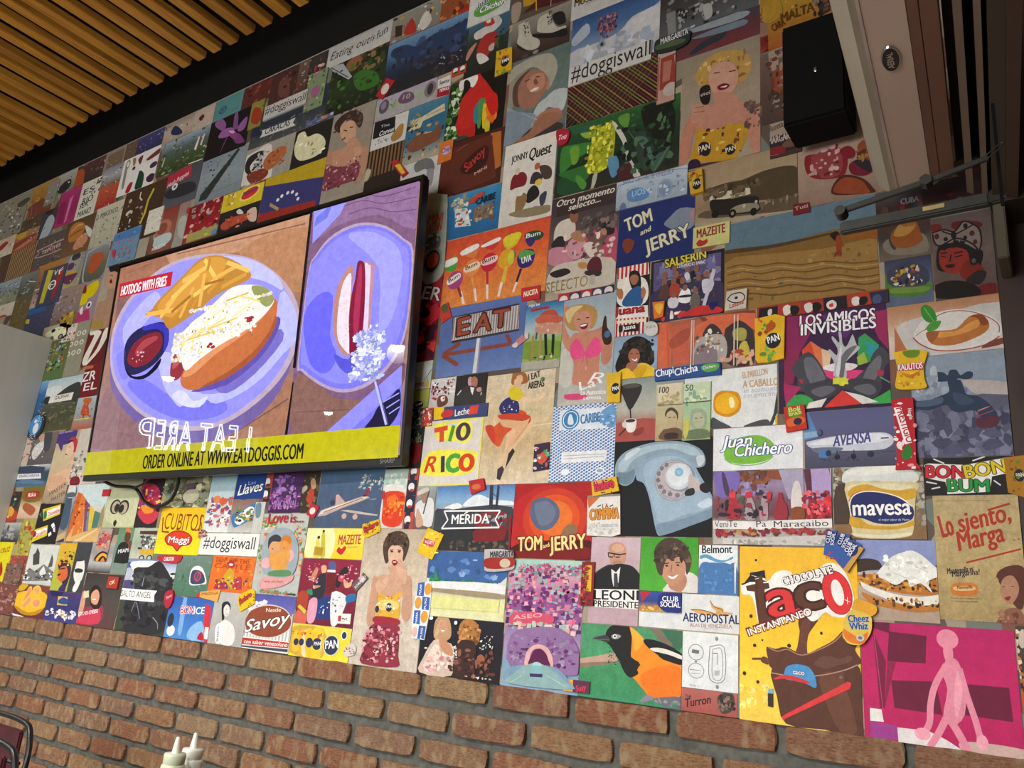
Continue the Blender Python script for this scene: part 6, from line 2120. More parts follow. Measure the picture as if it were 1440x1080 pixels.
e 8a5a48 49,21 6.3,8.9 0
e 8a5a48 -54,20 6.7,9.1 0
e 8a5a48 -31,18 6.6,9.1 0
e 8a5a48 -9,16 6.5,9 0
e 8a5a48 30,18 6.3,8.9 0
s a8402c -42,-5 -36,12 -18,9 -17,-18 -39,-19
s 5a3a38 -65,3 -54,15 -42,4 -44,-23 -62,-20
s 3a4a6a 34,8 43,16 60,4 52,-21
s c8c4cc 39,7 56,9 68,-2 60,-23 43,-24
s eee -15,-14 -2,-3 11,-14 9,-41 -17,-36
s 2a2a34 -15,-21 10,-22 10,-28 -15,-26
s d5d0d5 -44,-27 -30,-21 -17,-32 -23,-49 -41,-46
s 6a6058 14,-28 22,-21 35,-32 31,-62 14,-63
s d0ccd8 -5,29 3,36 10,22 2,14
e 8a5a48 -2,-3 6,8.1 0
e 8a5a48 -30,-16 6.1,8.1 0
e 8a5a48 23,-14 5.9,8 0
p c5c0d0 64,34 72,28 48,-56 40,-54
n c83a34,e8e4e0,c83a34 26 5.3,5.4 -65,-60 77,-73
s c8302c -7,-69 35,-54 81,-65 82,-78 -7,-75
s 1c1c60 56,-53 77,-52 65,-71
t d8c83a -53,56 48,63 21.2 bo2a2a1a|SALSERIN
t dcd8e0 -23,50 46,49 8.2 b|CON MUCHO SWING
@photo_print|photo of pink and red domed building behind two candles and a robed figure|0|-642,1830,229,127|b06048
g b05a44 c87050 a8604c 8a7468
s d86a48 -111,63 -89,62 -81,-45 -110,-44
p c8604a -79,41 -40,55 -36,-42 -75,-44
s a8503c -83,20 -40,44 -40,14 -78,-3
s 8a3a30 -11,74 111,64 111,6 64,29 6,46
s 3a3030 47,27 79,44 107,23 111,-59 48,-51
s d86a48 -23,42 6,55 6,63 115,55 115,14 79,44 39,24 -14,2
s a8a050 64,21 83,26 95,16 91,-4 68,0
s c8b848 80,-14 95,-8 103,-50 76,-51
s 3a3234 -2,30 15,45 35,29 40,3 -2,9
s e8dcd0 6,29 13,34 17,25 13,20
s b0a8a0 -22,3 -2,17 39,16 52,-15 40,-51 -21,-48
s 8a7a80 -20,-10 3,0 23,-7 28,-51 -21,-50
n c8b890,5a5058,ddd8d0,8a6a4a 40 3.3,3.4 -19,24 44,-26
l d8c8b8 3 -31,60 -32,-49
l d8c8b8 2.1 -26,59 -26,-49
l d8c8b8 2.9 68,58 67,-60
l d8c8b8 2.4 76,57 74,-61
l e05a40 3.5 -93,61 -86,-45
n dca890,b04a34 24 5.2,5.4 40,-26 111,-59
@sticker|white square lasagne sticker with red script on the desert photo's lower left|2|-568,1921,46,46|c8c0b0
c
p c8c0b2 -22,23 24,23 22,-24 -26,-23
L 2a1a14 2.5 -19,5 -9,14 11,14 19,3 13,-7 -5,-7 -18,1 -19,5
e 2a1a14 0,4 4,3.4 0
t a83028 -15,-19 18,-12 11 bi|Lasana
@sticker|white oval label sticker right of the waitress packet|2|-772,1877,33,25|d0ccc8
c
s d0ccc6 -16,17 -1,23 15,14 17,-8 1,-15 -16,-3
t 999 -11,5 13,5 7.1 b|RIKA
@poster|woman with big curly black hair in a yellow top against pale blue|0|-813,1820,113,108|8aa0b8
g 8aa2bc 9ab0c4 8aa0b4
s 1a1614 -39,15 -26,41 2,50 30,38 44,9 50,-17 37,-29 14,-18 -23,-27 -41,-38 -51,-19
n 2a2422,0f0d0c,3a302c 60 5.6,5.4 -40,38 46,-21
s a86a50 -15,12 -6,20 8,14 13,-4 5,-19 -9,-15 -17,-1
s fff -9,-5 0,-9 7,-6 2,-13
s a86a50 -16,-14 5,-17 1,-38 -22,-31
s e8c02a -41,-34 -18,-27 -4,-38 18,-18 50,-35 57,-61 -40,-56
s d8a81c -4,-38 19,-23 33,-33 15,-57
l 2a1a18 1.8 -12,7 -6,7
l 2a1a18 1.8 3,6 9,5
@sticker|yellow corn-flour packet sticker at the curly-haired woman's lower left|2|-862,1758,38,45|e0b428
c
p e0b428 -21,25 17,25 18,-49 -15,-48
e 1c1c24 5,-15 11.1,13.9 0
t eee -2,-20 14,-18 9.6 b|PAN
@sticker|blue sticker strip with white chewy lettering above the two banknotes|2|-682,1764,154,21|2a5090
c
p 28508e -77,15 79,16 80,-13 -75,-13
t f0f0f0 -72,-4 -29,1 17 b|Chupi
t f0f0f0 -26,-6 28,1 16.8 b|Chicha
s 5aa84a 35,7 46,14 75,12 71,-2 47,-4
t e8f0e0 40,2 69,5 7.4 bo1a4a2a|Chichero
@photo_print|photo of an upside-down coffee strainer dripping into a white enamel cup|0|-771,1690,166,149|a5a8a0
g 8a9490 a5aba2 b5b5a8 a05a50 a04840
s a85048 -85,-32 17,-26 20,-80 -83,-76
s 2f2c2c -75,60 -26,60 -23,40 -39,10 -46,2 -53,2 -70,38
s 55504c -69,62 -35,63 -28,54 -62,53
l 2a2828 3.5 -49,6 -46,-22
s e5e2dc -61,-23 -36,-22 -31,-31 -35,-50 -48,-54 -58,-44
s d0ccc8 -67,-29 -58,-29 -57,-42 -66,-39
e 3a3030 -47,-26 12.6,4.2 0
l 4a2a28 4.4 -75,-60 -57,-44
s 8a3a34 -35,-50 -13,-43 -16,-59 -38,-62
@banknote_print|orange-brown upright banknote print with a uniformed portrait, numeral 100|1|-721,1677,65,131|b8b090
g c8c8a8 c0b490 b8a078
p d8ccb0 -28,72 26,68 27,21 -27,23
t 444038 -26,46 -3,44 14.3 b|100
n d8c8a0,b5a57a 24 4.8,4.6 -25,42 27,16
l 554 1.7 -28,17 31,15
s 4a4038 -10,-7 -4,7 10,8 21,-4 20,-20 13,-15 -2,-14
s c0ac88 -6,-6 6,2 18,-9 18,-28 7,-39 -2,-28
s 6a5040 -14,-42 -1,-39 18,-38 32,-47 29,-65 -22,-62
s 3a2a28 -7,-50 20,-50 21,-62 -7,-62
l 333 1.7 -2,-14 5,-14
l 333 1.7 10,-14 16,-14
@banknote_print|green upright banknote print with an old man's portrait, numeral 50|1|-657,1674,64,130|a5b890
g b0ccb0 a8c49c a8b878
p c5d5b5 -30,73 29,69 29,22 -29,25
t 445a48 -27,48 -9,47 14 b|50
n d5dcb0,8aa888 24 4.6,4.5 -27,44 29,18
l 443 2.1 -31,20 33,20
s 9aa890 -14,-6 -4,5 15,2 23,-13 21,-37 6,-46 -11,-35
s b5b898 -7,-11 5,-4 17,-13 17,-33 5,-40 -5,-31
s 6a7a5a -21,-46 1,-41 26,-45 33,-61 -27,-62
s c8c060 -28,-17 -15,-26 -21,-58 -27,-58
l 554 1.6 -3,-17 3,-17
l 554 1.6 9,-17 15,-16
@photo_print|white top-view poster of a fried egg with a bright yolk, thin orange lettering|0|-585,1698,205,132|dfe2e2
s e2e5e5 -40,76 84,75 83,23 -41,36
s dfe3e3 -5,85 91,82 91,23 -5,32
g dfe2e2 e2e5e4 d5d8d8
s e2e5e4 -9,73 113,69 115,-41 97,-68 -8,-63
s 3a3c40 106,68 119,67 119,-26 105,-36 97,-55 90,-69 82,-70 94,-43 101,-2 109,21
s 4a4c50 -38,-41 -20,-50 7,-68 -38,-67
s 4a4c50 30,-67 57,-56 83,-54 82,-71
s d8900f -35,-17 -33,7 -19,17 -1,16 19,10 26,-9 23,-30 3,-42 -16,-39 -30,-30
s f0b41c -31,-10 -25,6 -5,12 15,2 21,-14 11,-31 -9,-35 -26,-26
s fff0b8 0,-1 9,-1 12,-21 2,-21
t c8a078 30,41 83,45 13.6 b|EL PABELLON
t c8a078 30,20 105,19 15.9 b|A CABALLO
t aab 32,8 105,8 10.3 -|se acompana
t aab 32,-3 105,-4 10.2 -|con arroz frito
p e0a81c 98,-47 116,-47 116,-67 98,-67
@poster|blue and white diamond patterned notebook cover with a round badge, below the bikini model|0|-942,1620,174,186|e5e7ec
Y 4a7ab8
p dfe6ee -67,83 67,82 83,62 85,30 -66,33
s 6a9ac8 42,61 55,78 82,84 85,32 48,41
n c8dcee,4a8ac0 20 3.3,3 47,65 83,35
e 3a80b8 -36,58 24.8,24.8 0
e dfe8f0 -36,58 21.3,21.3 0
e 3a80b8 -36,58 18.8,19 0
s dfe8f0 -42,47 -42,65 -36,72 -30,62 -27,46
t 3a7ab0 -7,45 45,48 22.8 b|CARIBE
p e8e8ea -54,-22 68,-22 65,-47 -55,-49
l 9ab 1.4 -51,-31 62,-31
l 9ab 1.4 -51,-38 61,-37
e e8eef4 52,-70 12.1,7.5 0
e 9ab 52,-70 8.4,4.2 0
e e8eef4 -41,-70 11.8,7.7 0
@sticker|small yellow dotted gum box sticker above the condensed milk tin|2|-873,1511,70,36|dcae28
c
p dcae28 -35,13 29,23 38,-10 -29,-22
n 3a2a1a 30 1.9,1.7 -33,16 35,-18
t d03050 -22,-11 25,-1 21.3 bo8a1a30|Bolero
t e8a0a0 -23,7 -5,10 8.2 b|Los
@sticker|white and orange condensed milk tin sticker beside the grey telephone poster|1|-873,1447,89,88|e0dcd6
c
p dedbd6 -44,42 39,46 44,-42 23,-48 -41,-46
p c86830 -44,40 -10,43 -40,15
p 888078 -44,45 39,48 39,43 -44,40
t 8a5a2a -3,13 12,15 12.1 b|LA
t d8902a -34,-11 38,-7 23.4 bo8a4a14|CAMPINA
l 3a3a3a 2.6 -17,19 -8,23
l 3a3a3a 2.6 14,19 23,23
t 9a9a98 -33,-28 37,-26 6.4 b|LECHE CONDENSADA
t a8a8a5 -19,-35 28,-33 4.8 -|CON AZUCAR
n c8c4be 16 4.6,4 -38,-17 42,-44
@poster|red poster with concentric orange rings, cream cut-out duo title and a plain round grey shape|0|-1013,1435,220,178|a81c20
s b82424 -103,-92 -110,30 -77,64 -27,83 33,75 79,32 98,-36 96,-88
e c43a22 7,6 88.3,70.7 0
e d8501f 7,6 69.7,55.8 0
e e0702a 8,6 49,41.6 0
s 58627c -61,34 -50,51 -15,55 17,33 20,4 -1,-19 -33,-21 -58,4
s 6a748c -51,34 -39,44 -14,46 7,29 9,8 -9,-9 -34,-9
s 8a6a4c 29,-37 40,-13 61,-8 73,-21 56,-39
s 4a0c10 -93,-91 -91,-56 103,-44 106,-88
s 7a1418 -94,-73 99,-60 101,-86 -93,-91
t 7a4a1c -90,-75 -19,-69 34.2 bo6a1014|TOM
t f0d890 -88,-73 -21,-68 32.6 b|TOM
t f0d890 -17,-65 0,-60 9.8 b|and
t 7a4a1c 0,-73 99,-62 33.4 bo6a1014|JERRY
t f0d890 2,-71 97,-61 31.8 b|JERRY
@sticker|small red crumpled candy sticker above the cable-car photo|2|-1239,1522,49,35|b02430
c
p b82830 -27,13 19,19 28,-9 -15,-22
e c86a3a -1,-3 14.7,7.2 0
@photo_print|cable-car photo with snowy peaks and a white outlined place-name ribbon|0|-1248,1441,248,165|3c3c40
g 4a7ab8 8ab0d0 55606a 34343a 3a3634
s dde5ea -26,42 12,60 58,46 118,41 120,23 -23,24
s 9aa5b0 -123,25 -72,38 -24,29 119,32 121,14 -115,6
s e5e8ea -94,27 -54,39 -35,29 -58,22 -76,25
s 3c4046 -128,16 -69,22 119,27 131,-84 -125,-90
s 2c2c30 -127,-35 125,-29 130,-80 -125,-87
n 4a4438,2a2a2c,6a5a48 50 5.2,4 -59,-57 130,-80
p 30384a 50,24 47,84 57,84 61,24
p 30384a 69,23 70,84 77,81 76,23
l 30384a 2 49,68 74,50
l 8a95a5 1.5 76,81 116,58
s 7a2024 11,-52 14,-30 103,-20 106,-46 96,-55 21,-59
s 8a2428 12,10 99,14 106,6 103,-20 16,-21
n 34424e,4a2024,8a9aa0 26 5.5,4.4 40,8 103,-16
l e8e8ea 4.2 -92,18 86,18
l e8e8ea 4.2 -95,-27 87,-23
l e8e8ea 4.2 -92,18 -77,-5
l e8e8ea 4.2 -77,-5 -95,-27
l e8e8ea 3.9 86,18 73,-3
l e8e8ea 3.9 73,-3 87,-23
t f0f0f0 -64,-15 55,-13 23.4 b|MERIDA
l f0f0f0 3.1 -25,11 -14,16
p 8a1c20 122,6 125,-80 120,-80 114,6
@photo_print|photo of blue snowy sky above green sprouts on a white ledge and pale yellow wall|0|-1251,1277,249,160|d0ccc8
g 3a5a90 3a6098 d8d8d5 c8c4b0 dcd8a0 d8d8a8
s 4a70a8 -128,72 96,82 102,29 -123,19
s 8aa5c8 -112,48 -74,67 -49,50 -81,36
s 7a98c0 7,60 44,70 57,53 25,44
s 3a5f98 -128,74 100,76 107,9 -122,12
n 8aa8d0,5a80b8,3a5a90 30 9,6.7 -124,66 103,21
s 2f8a4a -115,3 -111,17 -101,6 -98,31 -83,9 -71,5 -105,-1
n 2a8a4a,4aa05a,1f6a3c 36 3.8,2.9 -113,10 105,5
s e0e0de -121,3 104,6 108,-20 -109,-14
s 9a8c70 -107,-12 106,-16 106,-29 -106,-20
p d8d890 -105,-27 109,-32 109,-59 -102,-61
n f0f0f0 20 4.1,3.1 -117,-1 106,-10
@sticker|red and white deviled-ham tin sticker, between the cable-car photo and the pink hillside|2|-1151,1340,84,48|b03028
c
s b8b4b0 -44,18 -37,24 27,23 43,-3 42,-22 -31,-29 -40,-14
s 9a2820 -40,1 39,7 42,-16 -31,-22
t 223 -25,4 44,8 14.4 bo999|MARGARITA
e c8b4a0 20,-8 15.6,10.8 0
@poster|two laughing women in costume on a black night background, just above the bricks|0|-1249,1127,251,138|221c24
g 1c1c2a 1a1822 221c1c
s b8936a -83,21 -83,60 -62,74 -41,67 -30,42 -32,21 -59,11
s c8a880 -81,22 -76,47 -64,65 -68,31
s c89478 -70,43 -66,59 -52,62 -42,45 -50,32 -62,31
s fff -63,38 -51,39 -56,35
s cbb5a5 -110,-31 -82,13 -48,12 -19,2 -16,-63 -117,-65
s e0cfc0 -99,-30 -75,5 -55,-18 -72,-61 -106,-56
n c07a88,e5d5c8,d8a8a0 40 5.8,4.2 -109,-2 -22,-60
s c08a6a -65,14 -49,20 -18,-6 -22,-19 -51,-9
s a8743c -4,32 -4,57 16,70 44,64 59,37 50,12 17,17
n c8945a,7a4a24,a8703a 50 5.5,4.2 -5,65 58,16
s 3a2420 -4,11 28,22 51,8 48,-57 -10,-63
s 9a5c40 54,-16 68,-7 80,-18 71,-34 53,-32
n 4a2c28,2a1a1a,6a3a30,8a5a4a 60 6,4.5 -24,1 110,-58
n d8d0c8 30 2.5,1.8 -19,6 -4,-30
n e0e0d8 20 1.6,1.2 63,37 83,2
n e0e0d8 14 1.6,1.2 87,35 101,4
e e8e8e0 -15,59 5,4.6 0
e d8e0d8 -94,65 6.3,4.7 0
e d8b0a8 85,79 7.3,7.3 0
l c8c8d0 2.4 12,91 15,70
n d8d0d0 14 2.1,1.6 16,-60 105,-59
@photo_print|pink and purple tinted hillside of houses above a tunnel with a car|0|-1018,1201,204,285|b06a8a
g a5c5c0 c88aa0 8a4a88 8a70a0 a08ab0 7a98b0 88a0b8
s a5c8be -93,140 92,147 94,126 51,132 22,139 -21,130 -64,112 -87,111
N d86a8a,98a8a8,c07a98,7a4a80,5a2a68,e0a0a8,88b0a8,8a3a6a 420 5.2,4.2 -106,119 105,-15
n 6a2a70,8a4a88,4a1f58 60 5.6,4.5 -102,78 102,-4
n b84a78,6a9a98,d8a0b0,8a3a70 120 3.6,2.9 -76,132 95,112
s c8506a -85,16 -56,24 17,22 32,10 14,1 -83,-8
t e8b0b8 -79,4 -1,15 8.8 b|ASEO
N d8a098,b8c8b0,e0b0a8,98b8b0 40 6.5,5.2 -84,0 99,-16
s 8a6a98 -81,-30 -23,-10 53,-8 96,-42 98,-101 -73,-103
n 7a4a80,9a88a8,5a2a60 80 5,3.9 -81,-30 95,-87
s d8a8a8 -38,-92 -35,-65 -20,-50 -1,-45 21,-51 35,-70 38,-92 29,-93 23,-71 10,-57 -3,-54 -19,-60 -25,-76 -25,-93
s 5a1848 -25,-93 -23,-74 -14,-59 0,-54 15,-61 24,-75 29,-93
s 7898b0 -83,-104 -26,-91 45,-90 83,-117 84,-132 -80,-135
s 88a8a8 -30,-91 12,-87 70,-115 71,-133 -80,-135 -72,-118
e a0c8c8 -4,-89 12.3,6 0
s 80b0b8 -21,-113 -16,-94 5,-91 14,-110 10,-116 -17,-119
p 3a2c58 -22,-109 12,-107 12,-114 -21,-116
l a8c8c8 1.7 -43,-116 -70,-132
l a8c8c8 1.7 23,-109 71,-126
@photo_print|tiny yellow and purple snack print at the pink hillside's lower right corner|1|-919,1078,66,25|6a3a48
p d09a2c -33,14 -8,15 -8,-16 -32,-18
p 5a2a48 -8,14 31,15 32,-13 -8,-16
t c83a4a 0,-11 26,-5 12.2 bi|Susy
n d0a050 10 3.1,2.6 -33,11 -9,-14
@photo_print|narrow red and yellow strip of tobacco packs right of the pink hillside|1|-905,1295,33,95|7a2428
p d8a828 -7,40 9,40 10,-17 -6,-16
n a82a30,4a1418,c87a2a 30 4.6,3.9 -16,40 1,-41
t 5a2a14 -1,-14 -1,25 7.7 b|ASTOR
n 8a2028,3a1414 20 4.1,3.5 -17,-19 14,-46
@poster|campaign poster of a bald man in black glasses and suit over bold black lettering|0|-841,1305,121,186|b8a0a5
g c8b0b8 bfa4ac b89ca4 b89ca4
s c09078 -14,51 -17,71 -6,81 11,82 25,71 27,52 22,33 10,21 -3,27 -12,40
s cfa48c -10,67 -2,78 12,78 21,68 8,61
s b0806a -4,40 18,41 14,25 1,27
l 1c1c1e 2.9 -18,59 14,55
l 1c1c1e 2.5 -16,50 -5,50
l 1c1c1e 2.5 1,50 11,50
l 1c1c1e 2.5 -18,59 -16,50
l 1c1c1e 2.5 -3,57 -2,50
l 1c1c1e 2.5 13,56 26,58
l 6a3a34 2.1 -3,33 9,34
s 2a2a2a -51,7 -34,24 -8,34 2,17 18,25 27,35 53,23 63,-25 -51,-31
s 1c1c1e -52,-21 -50,8 -8,32 27,35 58,19 60,-18
p e0ddd8 -8,24 4,17 14,29 11,-5 -1,-13 -6,5
p 3a3c44 -1,15 7,15 11,-13 5,-17 0,-11
p e8e6e2 -52,-21 60,-17 60,-58 -49,-59
t 161616 -47,-43 60,-39 19.7 b|LEONI
t 161616 -47,-58 60,-56 12.8 b|PRESIDENTE
@poster|smiling young man with messy brown hair in white shirt on bright green|0|-714,1343,131,112|4a9a2c
g 3f9a2a 4aa030 50a834
s d8d5d0 -11,-59 8,-31 28,-12 63,-22 67,-55
s b88468 1,-46 8,-16 32,-15 42,-33 29,-55
s c08c70 -19,5 -13,20 7,24 27,21 37,7 38,-15 28,-34 9,-45 -8,-32 -16,-17
s c08c70 -8,-17 -4,-26 6,-35 20,-32 28,-19 31,-1 -9,-2
s f0ece8 -1,-23 10,-25 22,-20 14,-29 4,-29
s 4a3a30 -34,16 -30,38 -10,54 18,54 38,40 51,14 47,-11 40,-19 37,3 23,17 7,9 -5,11 -12,-10 -14,-23 -24,-18
n 6a5444,3a2c24,7a6452 44 4.1,3.8 -31,46 47,7
l 3a2a20 1.9 -10,1 1,3
l 3a2a20 1.9 15,4 26,5
e 2a1c18 -4,-3 3.2,1.8 0
e 2a1c18 21,-1 3.2,1.8 0
l 9a6a54 1.5 7,0 6,-15
@banner_print|dark blue, red and yellow cracker packet strip below the green portrait|1|-730,1265,95,40|2a4088
g 3050a0 2a4488 c8902a
p b82838 -46,20 -20,20 -41,-2
n d8a840,c88a28,e8c070 60 3.3,2.9 -45,-9 47,-22
s 1f2f78 -5,2 3,17 46,22 47,-18 16,-20 -2,-9
t f0f0f0 6,2 41,3 10.1 b|CLUB
t f0f0f0 2,-9 46,-9 10.1 b|SOCIAL
p a82830 -47,-28 47,-28 48,-30 -46,-32
@poster|white and blue tobacco brand poster with a wave band, right of the green portrait|0|-606,1336,82,98|e2e8ec
g e4e8ec e4e8ec 4a7ab0 4474ac
s 5a9ac0 -38,27 -23,30 -4,21 15,19 30,27 30,22 11,15 -8,16 -27,23 -37,20
s 4878b0 -38,7 -27,15 -8,10 15,5 34,15 34,-15 -38,-18
p 4878b0 -38,0 34,2 34,-15 -38,-18
t 22242c -34,32 29,34 16 b|Belmont
t dfe8f0 -35,-4 0,-2 7.9 i|Color Suave
s 4878b0 -38,7 35,9 35,-46 -37,-46
n 5a88bc,4070a4 50 2.7,2.5 -37,3 34,-43
p e4e8ec 34,13 38,13 37,-45 35,-46
@poster|white airline poster with a golden bird above bold navy lettering|0|-670,1249,216,72|d8dada
g dcdede d5d8d8 dadcdc
l d8a060 2.6 7,5 24,0
s d8a05a 9,5 35,5 58,1 51,-4 28,-3
s d8a05a 48,25 54,16 73,12 76,4 69,-3 56,-3 62,5 52,11
L 5a3a24 1.4 48,25 58,13 73,9 76,0
L 5a3a24 1.5 9,5 35,5 58,-1
s d8a05a 74,4 96,3 87,-1 73,-2
t 1c2c5c -9,-19 109,-17 16.8 b|AEROPOSTAL
t b08068 6,-29 94,-26 7 b|ALAS DE VENEZUELA
t 888 36,-31 64,-31 2.7 -|SINCE 1929
@photo_print|white wall switch plate print with two sockets and a long rocker|0|-621,1157,115,107|dfe2e2
g e2e5e5 dcdfe0
E 777 -29,15 15.7,15 0
E 777 -28,-20 16.3,14.1 0
p 6a7074 -37,20 -22,19 -23,12 -38,13
l 888 1.4 -42,-19 -19,-19
l 999 1.1 -38,-26 -19,-25
L 666 1.4 0,28 29,29 30,-31 0,-32 0,28
L 888 1.4 6,23 24,24 25,-28 6,-28 6,23
l 555 1.8 6,16 16,16
l 777 1.4 16,16 15,-5
p b0b5b8 10,-16 21,-15 20,-25 10,-25
e 888 14,44 3.3,4.1 0
e 888 16,-46 3.2,3.9 0
e 888 -29,-3 3,2 0
t 777 -41,-50 -21,-50 3.3 -|Made in
@poster|muted red nut advert with a dark drawn lettering, just above the bricks|0|-622,1081,114,43|a85a54
g b0645c a0504a
t 2a2420 -49,4 -36,3 5.3 b|THE
t 2a2420 -49,-15 6,-1 15.2 bi|Turron
s 4a4038 17,9 28,20 45,23 52,10 47,-10 26,-17
n 2a2420,6a5a50,8a6a60 44 3.2,2.9 19,16 51,-11
@poster|wide magenta poster with dark red rectangles and a pink walking figure, lower right corner|0|-218,1156,238,196|b81f60
g b82062 be2262 b51e5a
p 6a1a3c -99,97 -70,98 -72,80 -98,87
p 6a1a38 -72,83 -12,80 -16,34 -77,32
p 7a1c40 -99,81 -96,75 -79,31 -85,-47 -92,-47
p 8a2048 -77,31 -63,32 -85,-47
p 6a1a38 -72,1 -2,6 5,-46 -69,-44
p 6a1a38 40,7 105,8 107,-44 39,-42
p e0dcd8 -109,-49 -90,-49 -87,-69 -109,-70
p 9a3a88 -109,-71 -66,-72 -65,-96 -110,-97
p ddd5d4 -66,-75 -18,-74 8,-84 33,-98 -65,-102
s c8a8a0 34,-83 118,-83 117,-97 38,-99
l d04a80 0.9 -98,87 -87,-52
e e08aa0 20,77 16.7,16.3 0
s e08aa0 13,63 26,64 26,44 15,42
s e08aa0 18,45 34,42 42,3 38,-42 20,-61 6,-49 15,-5 9,22
L e08aa0 10 16,35 -3,1 -12,-31 -15,-60 -24,-78
L e08aa0 9.8 35,31 44,-13 54,-51 59,-80
L e08aa0 11.9 13,-48 27,-71 40,-99
L e08aa0 10.8 10,-51 -2,-75 -17,-99
e eaa0b0 -27,-80 12.4,9.5 0
e eaa0b0 61,-81 8.5,11.8 0
s eaa0b0 31,27 37,8 35,-20 26,-49 24,-21
@photo_print|narrow strip of brown snack prints at the mural's lower right corner|0|-86,1160,21,205|4a3c34
n a8703a,3a2c28,d8c8b8,b84a2a,2a2424 70 3.7,4.2 -9,97 -10,-93
s c8b8a8 -6,91 1,97 -1,69 -7,72
s c84a2a -12,-8 -7,-5 -10,-35 -13,-35
s d8a030 -14,-38 -10,-35 -12,-67 -15,-65
@poster|large yellow instant chocolate drink poster with huge red and brown lettering|0|-450,1221,221,325|ecb424
g f0b830 f2bc2c f4c430 f5d040 ecc850
n f8e070,f0cc40,fae890 40 4.2,3.9 -112,-97 -56,-154
e 3a2418 -78,136 2.4,2.3 0
e 3a2418 -88,28 2.8,2.9 0
e 3a2418 -113,-14 2.8,2.9 0
e 3a2418 -81,-26 3.2,3.3 0
e 3a2418 -16,-21 3.1,3.2 0
e 3a2418 44,6 2.3,2.5 0
e 3a2418 -66,-15 1.8,1.7 0
e 3a2418 -88,28 3.2,3.4 0
e 3a2418 -101,-79 3.5,3.6 0
e 3a2418 -75,-92 3,3.2 0
e 3a2418 -81,-26 2.8,3 0
s 5a3424 4,30 39,34 25,10 16,-8 15,-33 0,-35 6,-4
l a87a68 1.5 10,22 8,-34
s 6a3f30 9,24 25,25 17,-14 17,-52 -12,-55 0,-22
s 5c362a -58,-27 -41,-29 -21,-24 11,-34 44,-18 66,-4 82,13 82,0 106,-7 102,-19 112,-37 101,-47 74,-59 42,-68 -6,-73 -48,-65 -55,-49
L a87c68 2 -55,-27 -38,-33 -18,-28 8,-36 44,-21 69,-5 84,12
s 6a4438 30,-51 40,-37 59,-33 74,-37 93,-29 96,-38 74,-47 52,-55
s 583428 -48,-65 11,-71 74,-59 105,-44 112,-79 118,-162 46,-160 -23,-159 -39,-114
s 6a4232 39,-68 80,-58 82,-76 101,-154 71,-158 48,-110
L b08a78 2 -49,-73 -6,-75 42,-68 83,-55 105,-44
e 8a6a50 76,-68 2.7,2.7 0
e 3a2418 -15,-21 3.3,3.5 0
e 3a2418 44,6 2.5,2.8 0
e 3a2418 114,-20 3,3 0
l 6a4030 4 -86,-51 -65,-49
s 6a4030 -65,-45 -55,-48 -55,-59 -69,-54
s efece6 -107,88 -92,92 -89,110 -62,115 -60,99 -52,98 -42,111 -26,118 -8,115 -4,108 41,123 54,133 71,134 86,123 97,102 104,70 102,53 85,37 64,38 52,44 38,30 25,27 8,41 -23,26 -36,16 -64,10 -73,14 -85,64 -105,69
p 2a1c18 -108,89 -91,93 -90,111 -61,117 -59,101 -56,99 -55,95 -89,107 -105,86
p 5a3424 -98,85 -79,90 -80,103 -66,107 -63,92 -53,93 -51,83 -61,80 -57,35 -36,31 -46,11 -64,9 -73,16 -81,75 -96,76
p 4a2a1c -80,101 -76,102 -73,42 -76,47
t d83434 -50,29 5,40 70.6 bo4a1414|a
t 5a3424 3,45 50,54 67.4 bo3a1c14|c
e 8a1a1c 74,81 26.1,40.8 -14
e da3034 74,81 24.8,39.5 -14
e efece6 75,81 10.5,24 -12
t 3a1c14 -24,89 69,116 14.7 bo3a1c14|CHOCOLATE
t f5f2ee -25,89 68,116 13.9 b|CHOCOLATE
t 7a1c20 -92,-10 29,38 15.5 bo7a1c20|INSTANTANEO
t f5f2ee -91,-9 28,39 12.4 b|INSTANTANEO
l fff 0.8 87,69 97,65
l fff 0.8 92,74 92,61
l fff 0.9 -80,99 -72,101
s 4a90c8 -25,-72 -20,-59 -2,-53 20,-56 31,-72 32,-91 10,-84 -25,-81
s c83a3c -44,-82 -25,-74 1,-76 23,-83 10,-85 -22,-81 -42,-84
t e8e8f0 -9,-71 12,-71 8.2 bo5a1a1c|taco
p d83a3c -31,-149 -25,-144 88,-74 94,-76 91,-86 -21,-149 -28,-154
p 3c2c28 -56,-110 -46,-110 -46,-134 -56,-133
p 7ab0d0 -55,-102 -45,-101 -45,-109 -56,-110
@sticker|fan of three blue cracker packets sticker at the chocolate poster's top right corner|2|-166,1280,84,97|2a4a90
c
p c89a50 -183,119 -159,103 -189,59 -201,68
p 3558a0 -225,134 -206,137 -209,110 -218,86 -231,90
p 3558a0 -204,132 -181,128 -195,86 -202,71 -218,90
p 3558a0 -187,122 -163,111 -196,65 -205,75
n b03040 16 1.3,1.3 -229,95 -206,79
e 1c2a68 -216,122 9,12.5 0
e 1c2a68 -196,117 10.6,12.3 0
e 1c2a68 -181,102 12.1,13.5 0
t dfe4f0 -220,112 -214,133 7.1 b|CLUB
t dfe4f0 -212,108 -208,130 6.2 b|SOCIAL
t dfe4f0 -199,109 -191,128 7 b|CLUB
t dfe4f0 -193,103 -183,122 6.1 b|SOCIAL
t eef0f8 -187,95 -178,112 7.4 b|CLUB
t eef0f8 -183,88 -170,109 6.5 b|SOCIAL
@sticker|yellow cheese spread jar sticker at the chocolate poster's right edge|2|-337,1253,55,72|dfa828
c
s e0a028 -8,36 2,39 30,27 21,10 -11,16
s dcbc4c -21,11 -10,20 17,11 21,1 18,-19 6,-37 -5,-42 -23,-39 -30,-23 -28,-2
